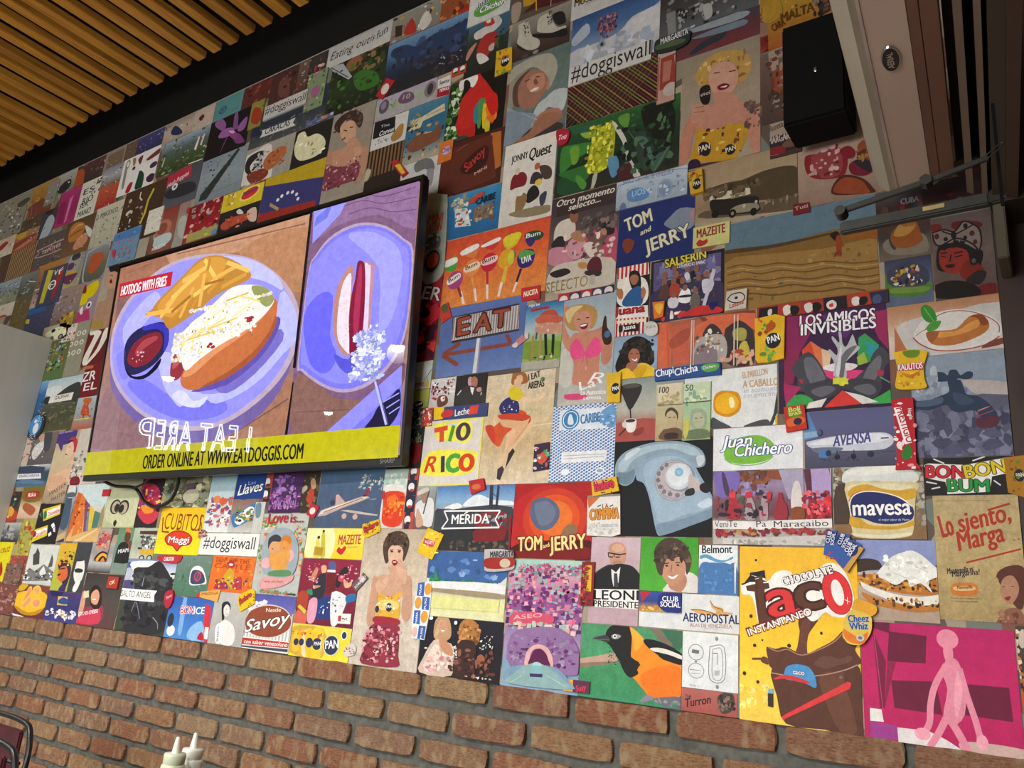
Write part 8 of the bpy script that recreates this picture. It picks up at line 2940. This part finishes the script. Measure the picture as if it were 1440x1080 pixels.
# ---------------------------------------------------------------- the wall screen
SCREEN_ART = r'''
@screen_picture|x|0|0,7,1497,811|8a6a5c
m 2
g 94644e 9a6e5a 946c5a 8a7078 8a7080
s b08468 -435,440 22,450 292,430 306,330 -102,342 -380,341
s a87858 -44,341 302,360 316,178 232,154
s 7c5a58 -712,153 -636,276 -731,291
s 9a6c54 -37,-278 275,-125 314,-301 81,-330
s 846468 -749,-232 -687,-67 -434,-252 -232,-313 -416,-322 -746,-305
l 845848 5.3 -393,398 275,375
l 845848 5.8 -699,377 -542,388
l 6c4c44 4.5 23,-309 287,-204
l 7c5c60 5.7 -730,-233 -494,-273
m 1
s 6c5a94 -709,0 -670,-90 -550,-189 -381,-270 -202,-314 -30,-313 134,-263 246,-175 297,-29 272,56 -220,188 -712,153
s b09cb0 -722,45 -731,156 -668,258 -531,341 -387,373 -227,366 -87,339 50,293 184,210 276,110 303,15 290,-64 240,-139 138,-209 14,-259 -122,-277 -275,-258 -445,-206 -582,-129 -675,-47
s 8c88ee -707,43 -710,148 -647,249 -519,328 -376,360 -224,353 -84,326 45,282 165,206 251,114 278,18 265,-61 214,-132 122,-195 4,-244 -126,-261 -278,-243 -441,-192 -568,-120 -658,-43
s 7470dc -579,-78 -421,-173 -235,-232 -101,-241 6,-217 -60,-165 -267,-157 -480,-66
s b4b4ff -160,338 -40,320 81,272 171,212 205,159 120,202 -28,257
s aaa8f8 -665,147 -588,224 -496,269 -452,224 -505,168 -577,113 -614,53
s 7c78e6 -681,40 -614,53 -573,-36 -620,-52
m 1
s aeaefc -419,20 -302,-4 -182,-135 -7,-151 163,-58 194,151 251,114 285,54 291,-20 240,-58 161,-122 64,-167 -55,-192 -116,-170 -139,-196 -204,-172 -245,-188 -299,-154 -359,-99
s 7066b8 -5,-161 120,-108 232,-12 200,29 110,-52 -68,-127
s 5c4c9c -196,-139 -11,-132 149,-47 211,46 181,69 103,-14 -73,-98
s c8c8ff -301,-144 -243,-129 -173,-174 -103,-161 -139,-196 -231,-184
s 26244c -632,45 -625,98 -565,133 -465,143 -406,135 -374,102 -368,44 -413,-7 -488,-37 -562,-43 -610,-11
s 3834a8 -531,137 -448,141 -385,114 -369,55 -388,26 -397,89 -451,118 -527,122
s 14122c -610,-11 -552,-49 -468,-47 -398,2 -406,-33 -480,-66 -568,-52
s 7a2430 -604,31 -581,76 -506,104 -431,102 -402,69 -413,29 -470,-8 -544,-16 -591,3
s a04048 -560,47 -518,84 -444,90 -440,74 -510,51 -537,23
n e0b0b8 12 4.2,2.6 -574,49 -496,-3
m 0
s b07c34 -534,183 -496,199 -469,227 -396,269 -325,310 -255,350 -163,349 -68,315 28,257 34,226 -48,211 -132,194 -214,156 -314,120 -375,107 -436,158
s c88f3c -464,205 -365,274 -252,339 -161,343 -96,310 -144,257 -284,198 -368,148
l dca850 17.7 -525,182 -432,179
l c88a38 17.4 -461,194 -374,244
l e0b058 17.3 -436,158 -329,258
l dca850 18.5 -412,197 -287,282
l b87e30 17 -380,129 -268,195
l e0b45c 18.4 -386,225 -243,296
l d8a04a 16.7 -319,141 -264,247
l e0b058 18.2 -334,280 -186,317
l c08434 16.4 -261,163 -191,266
l e8bc60 16.5 -257,214 -103,271
l dca850 17.5 -216,167 -211,290
l c88a38 16.1 -180,212 -90,278
l e8bc60 16.4 -222,344 -144,257
l d8a850 16 -160,260 -34,288
l c8903c 15.8 -108,221 16,249
l e0b45c 15.8 -96,310 28,257
l b87c30 15 -192,344 -198,298
l dcaa50 16.2 -492,182 -343,176
l 9c6828 13.1 -373,170 -273,217
l 9c6828 10 -202,247 -99,249
m 1
s b8683c -262,-98 -259,-59 -207,-15 -99,30 20,73 133,123 177,135 190,77 154,-2 83,-49 -18,-94 -153,-133 -229,-126
s d08a5c -254,-79 -204,-30 -96,15 36,61 123,106 139,89 41,31 -89,-19 -194,-76
s 9c5030 -153,-130 -19,-89 94,-36 162,25 188,77 187,31 110,-52 -15,-108
s 8a3038 -328,-62 -328,-11 -306,16 -264,1 -247,-40 -269,-83 -306,-89
s b05058 -317,-48 -317,-8 -296,5 -281,-27
s e0dcd4 -342,21 -316,58 -250,111 -180,141 -114,181 -48,211 37,206 123,182 170,136 150,101 90,63 13,35 -80,9 -175,-29 -243,-61 -286,-6
s 8a9058 52,199 123,182 170,136 135,113 73,161
m 0
n ecebe6,fdfdf8,d8d0b0,c8c4d8,e4d088,b8a878,ffffff 300 7,4.5 -330,50 86,82
n ecebe6,fdfdf8,d8d0b0,c8c4d8,e4d088 200 6.8,4.6 -259,153 153,158
n ecebe6,fdfdf8,c8c4e8,e4d088 140 7,4.5 -329,-21 -163,59
n f2f0ea,dcd8c8 90 6.4,4.4 -99,30 111,98
l e4c870 6.3 -295,35 -168,79
l d8b858 6.3 -252,50 -105,61
l ecd890 6.1 -172,100 -64,144
l d8b858 6.1 -137,75 2,95
l e4c870 6.2 -194,63 -56,103
l c8a848 6 -68,164 43,176
l ecd890 5.9 -27,99 76,141
l e4c870 5.9 -13,175 104,137
n 9a2830 10 8.8,6.2 34,71 85,92
n 9a2830 4 7.2,4.9 -138,6 -97,20
n 7a5a3a,a09858 26 3.8,2.5 -288,4 104,137
m 1
p b01c2c -726,336 -393,328 -393,272 -718,277
t f0e8f0 -707,284 -424,278 37.9 b|HOTDOG WITH FRIES
m 2
p 745474 312,420 750,422 751,237 738,-165 749,-321 305,-317 304,-75
s 84648a 335,305 429,417 741,415 745,256 599,332 428,333
s 805c54 324,-130 328,-314 534,-327 661,-245 499,-223
s 6c4c4c 629,-234 741,-141 742,-205 662,-253
L 644668 3.1 416,420 510,426 604,390 738,389
L 644668 3.1 420,391 525,395 618,364 741,357
L 644668 3.1 471,361 562,363 654,329 744,317
l 6a4a48 3 331,-251 547,-259
m 1
p 8c8cf0 315,420 460,410 435,369 326,293
p 6870d0 330,382 399,415 381,371 326,350
s a894b0 322,195 343,247 396,297 476,321 556,316 637,286 705,234 746,187 748,20 735,-76 701,-137 644,-183 573,-206 496,-203 413,-171 335,-122 317,-94
s 7470d8 326,194 349,244 403,289 480,311 557,307 635,278 701,229 739,184 742,20 727,-75 690,-132 635,-174 567,-196 495,-193 417,-163 341,-116 323,-90
s 8480f6 324,185 357,235 411,278 484,298 559,296 630,270 692,224 732,173 732,22 714,-66 678,-118 624,-157 559,-179 493,-177 421,-150 351,-106 329,-78
s 9896ff 480,285 560,286 629,254 687,207 710,126 687,-4 638,-31 617,160
s 6460ea 322,48 373,113 440,102 444,-22 482,-95 443,-142 368,-99
s 5450c8 470,-85 529,-109 566,-55 556,-154 498,-131
s b07c74 454,3 448,83 459,135 483,171 513,183 520,54 526,-16 538,-93 504,-89 475,-52
s dccdd8 470,1 469,80 481,140 507,162 514,99 515,20 526,-50 533,-93 504,-72 481,-44
s b08088 556,178 580,182 600,174 601,128 602,42 603,-26 579,-23
s d0c0dc 559,170 579,174 586,165 590,78 595,-25 577,-23
s 781836 517,20 518,90 527,141 530,192 546,194 561,177 570,116 576,29 575,-56 561,-104 534,-97 525,-41
s a02c50 533,35 536,139 542,186 553,154 558,49 557,-54 542,-35
n c0a0b4,b090a4 40 1.7,1.3 463,107 523,-66
m 0
n a8b0e8,ccd0fa,9098d8,e4e4ff,8890c8,b8bcf0 220 7.6,5.9 544,-35 664,-181
n 8a9898,ccd0d8 30 5.3,4.2 599,-59 668,-165
n b8bcf4,8890c8,dcdcff 80 6.4,5.1 562,-20 636,-113
m 1
p 8884f0 467,-323 738,-149 751,-322 619,-328
p 7470dc 555,-328 743,-205 751,-322
s 1e1a38 618,-321 645,-291 663,-261 701,-240 736,-216 742,-275 709,-319 669,-324
l 9894f0 3.6 677,-250 736,-228
l 9894f0 3.6 694,-267 739,-247
l 9894f0 3.5 705,-284 741,-267
l b0b0f0 7.3 644,-187 698,-314
l 5a58a0 2.7 656,-196 705,-315
p 120e14 303,434 315,434 315,-113 302,-111
p 120e14 308,-157 314,-157 311,-319 299,-318
p aca418 -752,-322 -321,-320 164,-318 185,-437 -761,-422
p b4ac14 156,-319 469,-318 752,-318 755,-419 482,-419 174,-423
t 1c1a10 -393,-395 -64,-394 46.1 b|ORDER ONLINE AT
t 1c1a10 -51,-394 385,-393 44.4 b|WWW.EATDOGGIS.COM
'''
tv = empty('television', (-2.21991, -.11, 1.9925)); tv.rotation_mode = 'QUATERNION'
def Rm(yaw, pitch, roll): return Matrix.Rotation(yaw, 4, 'Z') @ Matrix.Rotation(pitch, 4, 'X') @ Matrix.Rotation(roll, 4, 'Y')
tv.rotation_quaternion = Rm(.03583, .06332, -.00833).to_quaternion()
tag(tv, 'large flat wall screen showing a hot dog with fries and a yellow order bar', 'television')
TW, TH = 1.52059/2, .853484/2
fb = bmesh.new()
for x0, z0, x1, z1 in ((-TW, -TH, TW, -TH+.028), (-TW, TH-.014, TW, TH), (-TW, -TH+.028, -TW+.012, TH-.014), (TW-.012, -TH+.028, TW, TH-.014)): box_bm(fb, x0, 0, z0, x1, .022, z1, .0015)
link('bezel', mesh_of(fb), BLACKPL, tv)
box('back_shell', -TW+.004, .020, -TH+.004, TW-.004, .032, TH-.004, GREYPL, tv)
box('electronics_box', -.45, .032, -TH+.05, .45, .05, .0, BLACKPL, tv, .004)
bl = SCREEN_ART.strip().split('\n'); kind, label, lv, geo, bg = bl[0][1:].split('|'); w, h = map(float, geo.split(',')[2:])
pr = Print(w, h, -.004); pr.face([(-w/2, -h/2), (w/2, -h/2), (w/2, h/2), (-w/2, h/2)], hexc(bg)); pr.run(bl[1:], 99)
link('screen', pr.mesh('screen'), SCREEN, tv)
bp = Print(200, 60, 0.0003, False); bp.m = 0; bp.text((0, 0), (52, 0), 13, '-', 'SHARP', hexc('8a8a8c'))
lo = link('brand_lettering', bp.mesh('brand'), PRINT, tv); lo.location = (TW-.078, -.0005, -TH+.008)
box('wall_bracket', -.3, .05, -.1, .3, .062, .1, GREYPL, tv)
cb = tube('power_cable', [(-2.93, -.07, 1.575), (-2.86, -.05, 1.552), (-2.76, -.03, 1.545), (-2.70, -.02, 1.50), (-2.62, -.02, 1.478), (-2.54, -.02, 1.50), (-2.50, -.03, 1.56), (-2.5, -.05, 1.60)], .006, BLACKPL)
tag(cb, 'black cable drooping below the lower left edge of the wall screen', 'cable')
tube('loose_end', [(-2.76, -.032, 1.545), (-2.70, -.035, 1.56), (-2.64, -.05, 1.58)], .004, BLACKPL, cb)

# ---------------------------------------------------------------- loudspeaker on the wall
sp = empty('loudspeaker', (-.375, 0, 2.36)); tag(sp, 'black rectangular wall loudspeaker partly behind the long cream air curtain', 'loudspeaker')
box('cabinet', -.052, -.125, -.115, .075, -.03, .133, BLACKMAT, sp, .004)
box('grille', -.048, -.130, -.111, .071, -.125, .129, BLACKMAT, sp)
box('bracket', -.02, -.035, -.05, .03, 0, .05, BLACKPL, sp)
bm = bmesh.new(); bmesh.ops.create_uvsphere(bm, u_segments=12, v_segments=6, radius=1, matrix=Matrix.Translation((.018, -.131, -.0)) @ Matrix.Diagonal((.0045, .0015, .007, 1)))
link('badge', mesh_of(bm, 'b', True), CHROME, sp)

# ---------------------------------------------------------------- air curtain above the door
DV = Vector((.073, -1, .031)); AE = Vector((0, -.10, 0))
def prism(name, prof, y0, y1, mat, parent, bevel=0):
    bm = bmesh.new(); A = [bm.verts.new(Vector((x, 0, z))+DV*y0) for x, z in prof]; B = [bm.verts.new(Vector((x, 0, z))+DV*y1) for x, z in prof]; n = len(prof)
    for i in range(n): bm.faces.new((A[i], A[(i+1) % n], B[(i+1) % n], B[i]))
    bm.faces.new(A); bm.faces.new(B[::-1]); return link(name, mesh_of(bm), mat, parent)
K = (1.615-.10)/(1.615-.25)
def sc(x, z): return (x*K, (z-1.2)*K+1.2)
ac = empty('air_curtain', (0, -.10, 0)); tag(ac, 'long cream air curtain unit with round dark badge, upper right above the pictures', 'air curtain')
pA, pB, pC, pD = sc(-.231, 1.996), sc(-.198, 1.969), sc(-.145, 1.964), sc(-.110, 1.984)
top = 2.28
prism('side_cover', [pA, (pA[0]+.006, pA[1]-.014), (pB[0]-.012, pB[1]-.002), (pB[0]-.001, pB[1]), (pB[0]-.001, top), (pA[0]-.012, top), (pA[0]-.006, pA[1]+.03)], 0, 1.1, GREENC, ac)
prism('front_panel', [(pB[0]+.001, pB[1]), pC, (pC[0], top), (pB[0]+.001, top)], .004, 1.1, CREAM, ac)
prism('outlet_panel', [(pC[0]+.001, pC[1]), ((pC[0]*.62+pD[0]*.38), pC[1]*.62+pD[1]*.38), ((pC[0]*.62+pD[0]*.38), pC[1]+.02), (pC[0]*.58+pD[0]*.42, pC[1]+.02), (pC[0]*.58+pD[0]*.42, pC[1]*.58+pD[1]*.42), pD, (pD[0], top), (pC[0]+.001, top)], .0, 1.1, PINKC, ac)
prism('seam_strip', [(pB[0]-.0022, pB[1]-.0015), (pB[0]+.0022, pB[1]-.0015), (pB[0]+.0022, pB[1]+.004), (pB[0]-.0022, pB[1]+.004)], .0, 1.1, noisy('seam_metal', '8a7c74', 'd8ccc4', 3, .3, metal=.4), ac)
def onface(s, lift=0): # middle of the front panel underside
    return Vector(((pB[0]+pC[0])/2, 0, (pB[1]+pC[1])/2-lift))+DV*s
bd = empty('badge', onface(.385, .001)); bd.parent = ac
bd.rotation_euler = (0, 0, math.atan2(.073, 1))
def disc(name, rx, ry, z0, z1, mat, par):
    bm = bmesh.new(); n = 32; A = [bm.verts.new((rx*math.cos(2*math.pi*i/n), ry*math.sin(2*math.pi*i/n), z0)) for i in range(n)]; B = [bm.verts.new((rx*.96*math.cos(2*math.pi*i/n), ry*.96*math.sin(2*math.pi*i/n), z1)) for i in range(n)]
    for i in range(n): bm.faces.new((A[i], A[(i+1) % n], B[(i+1) % n], B[i]))
    bm.faces.new(B); bm.faces.new(A[::-1]); return link(name, mesh_of(bm), mat, par)
disc('badge_rim', .0135, .030, 0, -.003, CHROME, bd); disc('badge_plate', .0118, .0275, -.003, -.0036, BLACKPL, bd)
cu = bpy.data.curves.new('badge_letters', 'FONT'); cu.body = 'AERIAL'; cu.size = .0125; cu.align_x = 'CENTER'; cu.align_y = 'CENTER'; cu.extrude = .0002; cu.offset = .0002; cu.space_character = .95
tmpo = bpy.data.objects.new('t', cu); tm = tmpo.to_mesh().copy(); bpy.data.objects.remove(tmpo)
lt = link('badge_lettering', tm, CHROME, bd); lt.location = (0, 0, -.0039); lt.rotation_euler = (math.pi, 0, math.radians(-90))

# ---------------------------------------------------------------- header beams, column and door arm at the right
fr = empty('door_header', (0, -.1, 0)); tag(fr, 'dark brown door header with two paler parallel rails right of the air curtain', 'door header')
def rays(px, d):  # profile x at the wall end, in metres
    return px
prism('rail', [(-.1045, 2.02), (-.094, 2.015), (-.094, 2.09), (-.1045, 2.09)], 0, 1.1, BEAMC, fr)
prism('rail', [(-.081, 2.012), (-.0725, 2.008), (-.0725, 2.09), (-.081, 2.09)], 0, 1.1, BEAMC, fr)
prism('soffit', [(-.118, 2.09), (-.03, 2.09), (-.03, 2.13), (-.118, 2.13)], 0, 1.1, BLACKPAINT, fr)
prism('jamb', [(-.066, 2.0), (-.046, 1.995), (-.046, 2.12), (-.066, 2.12)], 0, 1.1, noisy('olive_brown', '322a1e', '3a3022', 6, .6), fr)
prism('jamb', [(-.0455, 1.99), (-.028, 1.985), (-.028, 2.12), (-.0455, 2.12)], 0, 1.1, noisy('brown_jamb', '3a271b', '422d20', 6, .6), fr)
prism('jamb', [(-.006, 2.0), (.02, 2.0), (.02, 2.12), (-.006, 2.12)], .35, 1.1, BEAMC, fr)
col = empty('door_post', (-.058, -.09, 0)); tag(col, 'olive grey square door post at the picture wall\'s right end, under the dark box', 'post')
box('post', -.009, -.01, 1.88, .009, .085, 2.0, noisy('olive_post', '4a4232', '564c3a', 6, .6), col, .002)
box('junction_box', -.012, -.02, 1.985, .075, .085, 2.055, noisy('dark_box', '231d12', '2a2216', 6, .6), col, .003)
arm = empty('door_closer', (-.2, -.45, 1.85)); tag(arm, 'dark steel door closer arm and rail crossing below the air curtain', 'door closer')
def bar(name, p, q, w, t, mat, par):
    p, q = Vector(p), Vector(q); d = (q-p); L = d.length; M = d.to_track_quat('X', 'Z').to_matrix().to_4x4(); M.translation = p
    bm = bmesh.new(); box_bm(bm, 0, -t/2, -w/2, L, t/2, w/2, min(w, t)*.15, M); return link(name, mesh_of(bm), mat, par)
O = Vector((-.2, -.45, 1.85)); KK = (1.615-.45)/(1.615-.3)
def at(x, z, dy=0): return Vector((x*KK, -.45+dy, (z-1.2)*KK+1.2))-O
bar('arm', at(-.281, 1.924), at(-.1445, 1.946), .0095, .006, STEEL, arm)
bar('arm', at(-.15, 1.945), at(-.058, 1.965), .008, .005, STEEL, arm)
tube('slot_loop', [at(-.062, 1.962), at(-.04, 1.978), at(-.036, 1.985), at(-.04, 1.986), at(-.062, 1.969)], .0011, STEEL, arm, 3)
bar('slide_rail', at(-.285, 1.897, .012), at(-.062, 1.899, .012), .018, .014, STEEL, arm)
box('rail_label', *(at(-.1555, 1.896, .004)), *(at(-.124, 1.9035, .0035)), noisy('yellow_label', '8a7a4a', 'a39258', 60, .5), arm)
box('mounting_foot', *(at(-.048, 1.89, .02)), *(at(-.043, 1.93, .024) + Vector((0, 0, .13))), BLACKMAT, arm)
disc_p = at(-.2805, 1.921)
bm = bmesh.new(); bmesh.ops.create_cone(bm, cap_ends=True, segments=16, radius1=.009, radius2=.008, depth=.02, matrix=Matrix.Translation(disc_p) @ Matrix.Rotation(math.pi/2, 4, 'X')); link('pivot', mesh_of(bm), STEEL, arm)
bm = bmesh.new(); bmesh.ops.create_cone(bm, cap_ends=True, segments=6, radius1=.009, radius2=.009, depth=.016, matrix=Matrix.Translation(at(-.147, 1.946)) @ Matrix.Rotation(math.pi/2, 4, 'X')); link('elbow_nut', mesh_of(bm), STEEL, arm)

# ---------------------------------------------------------------- grey partition
pt = empty('partition', (-3.743, 0, 0)); tag(pt, 'pale grey wood-grain partition panel meeting the picture wall at the left edge', 'partition')
box('panel', -.036, -.72, 0.08, 0, -.002, 2.25, GREYWOOD, pt, .001); box('plinth', -.034, -.71, 0, -.003, -.004, .08, GREYPL, pt)

# ---------------------------------------------------------------- table with squeeze bottles, chairs
def bottle(label, x, y, zt, r, h, tint):
    b = empty('squeeze_bottle', (x, y, zt)); tag(b, label, 'squeeze bottle', 'squeeze bottles on the table')
    lathe('body', [(0, 0), (r*.96, 0), (r, .004), (r, h*.61), (r*.97, h*.645), (r*.9, h*.66), (0, h*.665)], tint, b)
    lathe('cap', [(r*.8, h*.66), (r*.88, h*.675), (r*.9, h*.77), (r*.86, h*.795), (r*.3, h*.8), (0, h*.8)], tint, b)
    lathe('nozzle', [(r*.34, h*.795), (r*.17, h*.985), (r*.1, h), (0, h)], NOZZLE, b)
t = empty('dining_table', (-1.3, -.42, 0)); tag(t, 'dark wooden table below the frame carrying two squeeze bottles', 'table')
box('tabletop', -.52, -.33, .71, .4, .17, .74, TABLEM, t, .004)
lathe('pedestal', [(.04, .02), (.035, .05), (.035, .71)], BLACKPL, t, 16, (0, 0, 0)); lathe('base', [(0, 0), (.28, 0), (.28, .012), (.05, .03), (0, .03)], BLACKPL, t, 28, (0, 0, 0))
BT = noisy('cream_green_plastic', 'c3cbb0', 'cdd4bb', 8, .4); BT2 = noisy('cream_white_plastic', 'd5d8cd', 'dfe1d8', 8, .4)
bottle('creamy green tinted squeeze bottle, left of the two in front of the brick wall', -1.645, -.45, .74, .0255, .161, BT)
bottle('whiter squeeze bottle, right of the two in front of the brick wall', -1.682, -.38, .74, .0255, .160, BT2)
def chair(label, P, rz, hz):
    c = empty('dining_chair', P, (0, 0, rz)); tag(c, label, 'chair', 'metal framed chairs at the left')
    w = .2
    tube('back_frame', [(-w, .0, .45), (-w-.01, .05, hz-.14), (-w+.03, .07, hz-.03), (-w+.1, .075, hz), (w-.1, .075, hz), (w-.03, .07, hz-.03), (w+.01, .05, hz-.14), (w, .0, .45)], .0075, BLACKPL, c, 6, 10)
    bm = bmesh.new(); box_bm(bm, -.13, .062, hz-.2, .13, .074, hz-.02, .004); link('backrest', mesh_of(bm), BURG, c)
    box('seat', -w, -.4, .44, w, .01, .475, BURG, c, .012)
    for sx, sy in ((-1, -.38), (1, -.38), (-1, -.01), (1, -.01)): tube('leg', [(sx*(w-.01), sy, .44), (sx*(w+.01), sy+(.03 if sy > -.1 else -.02), 0)], .011, BLACKPL, c, 0, 10)
    tube('crossbar', [(-.15, .066, hz-.1), (.15, .066, hz-.1)], .006, BLACKPL, c, 0)
chair('burgundy chair with black tube frame nearest the wall, lower left corner', (-2.53, -.47, 0), 0, .828)
chair('burgundy chair with black tube frame overlapping the other, lowest left corner', (-2.08, -.72, 0), 0, .85)

# ---------------------------------------------------------------- lamps and neon sign behind the camera (seen as reflections in the screen)
PL = ['black metal pendant lamp behind the viewer, nearest the door', 'black metal pendant lamp behind the viewer, facing the wall screen', 'black metal pendant lamp at the far end of the room by the partition', 'black metal pendant lamp in the rear row, mirrored low in the screen', 'black metal pendant lamp in the rear row beside the added window']
def pendant(i, x, y, zz, power):
    p = empty('pendant_lamp', (x, y, zz)); tag(p, PL[i], 'lamp', 'pendant lamps over the tables')
    lathe('shade', [(.17, 0), (.16, .02), (.09, .10), (.035, .14), (.03, .19), (0, .19)], noisy('lamp_black', '101010', '151515', 20, .5), p)
    lathe('bulb', [(0, -.005), (.03, .005), (.042, .03), (.03, .06), (.015, .08), (0, .08)], BULB, p, 16)
    tube('cord', [(0, 0, .19), (0, 0, 3.75-zz)], .004, BLACKPL, p, 0)
    l = bpy.data.lights.new('pendant_light', 'SPOT'); l.energy = power; l.color = (1, .96, .9); l.spot_size = math.radians(158); l.spot_blend = .5; l.shadow_soft_size = .06
    o = bpy.data.objects.new('pendant_light', l); o.parent = p; o.location = (0, 0, -.01); COL.objects.link(o)
for i, (x, y, zz, pw) in enumerate(LAMPS): pendant(i, x, y, zz, pw)
ns = empty('neon_sign', (0, -4.32, 0)); tag(ns, 'white outline neon sign lettering on the back wall, mirrored in the screen', 'neon sign')
def neon(body, xl, xr, zl, zr, hl, hr):
    cu = bpy.data.curves.new('n', 'FONT'); cu.body = body; cu.size = 1; cu.fill_mode = 'NONE'; cu.bevel_depth = .008; cu.bevel_resolution = 1; cu.resolution_u = 3; cu.space_character = 1.12
    o = bpy.data.objects.new('n', cu); me = o.to_mesh().copy(); bpy.data.objects.remove(o)
    X0 = min(v.co.x for v in me.vertices); X1 = max(v.co.x for v in me.vertices)
    for v in me.vertices:
        f = (v.co.x-X0)/(X1-X0); zz = zl+(zr-zl)*f; hh = hl+(hr-hl)*f
        v.co = Vector((xl+(xr-xl)*f, v.co.z*.5, zz+v.co.y/CAP*hh))
    link('lettering', me, NEON, ns)
neon('I EAT ARE', -6.9, -8.5, 2.19, 2.28, .27, .35)
neon('P', -8.56, -8.85, 2.30, 2.31, .35, .36)
box('backboard', -9.1, -.06, 2.0, -6.6, -.045, 2.85, BLACKPL, ns)
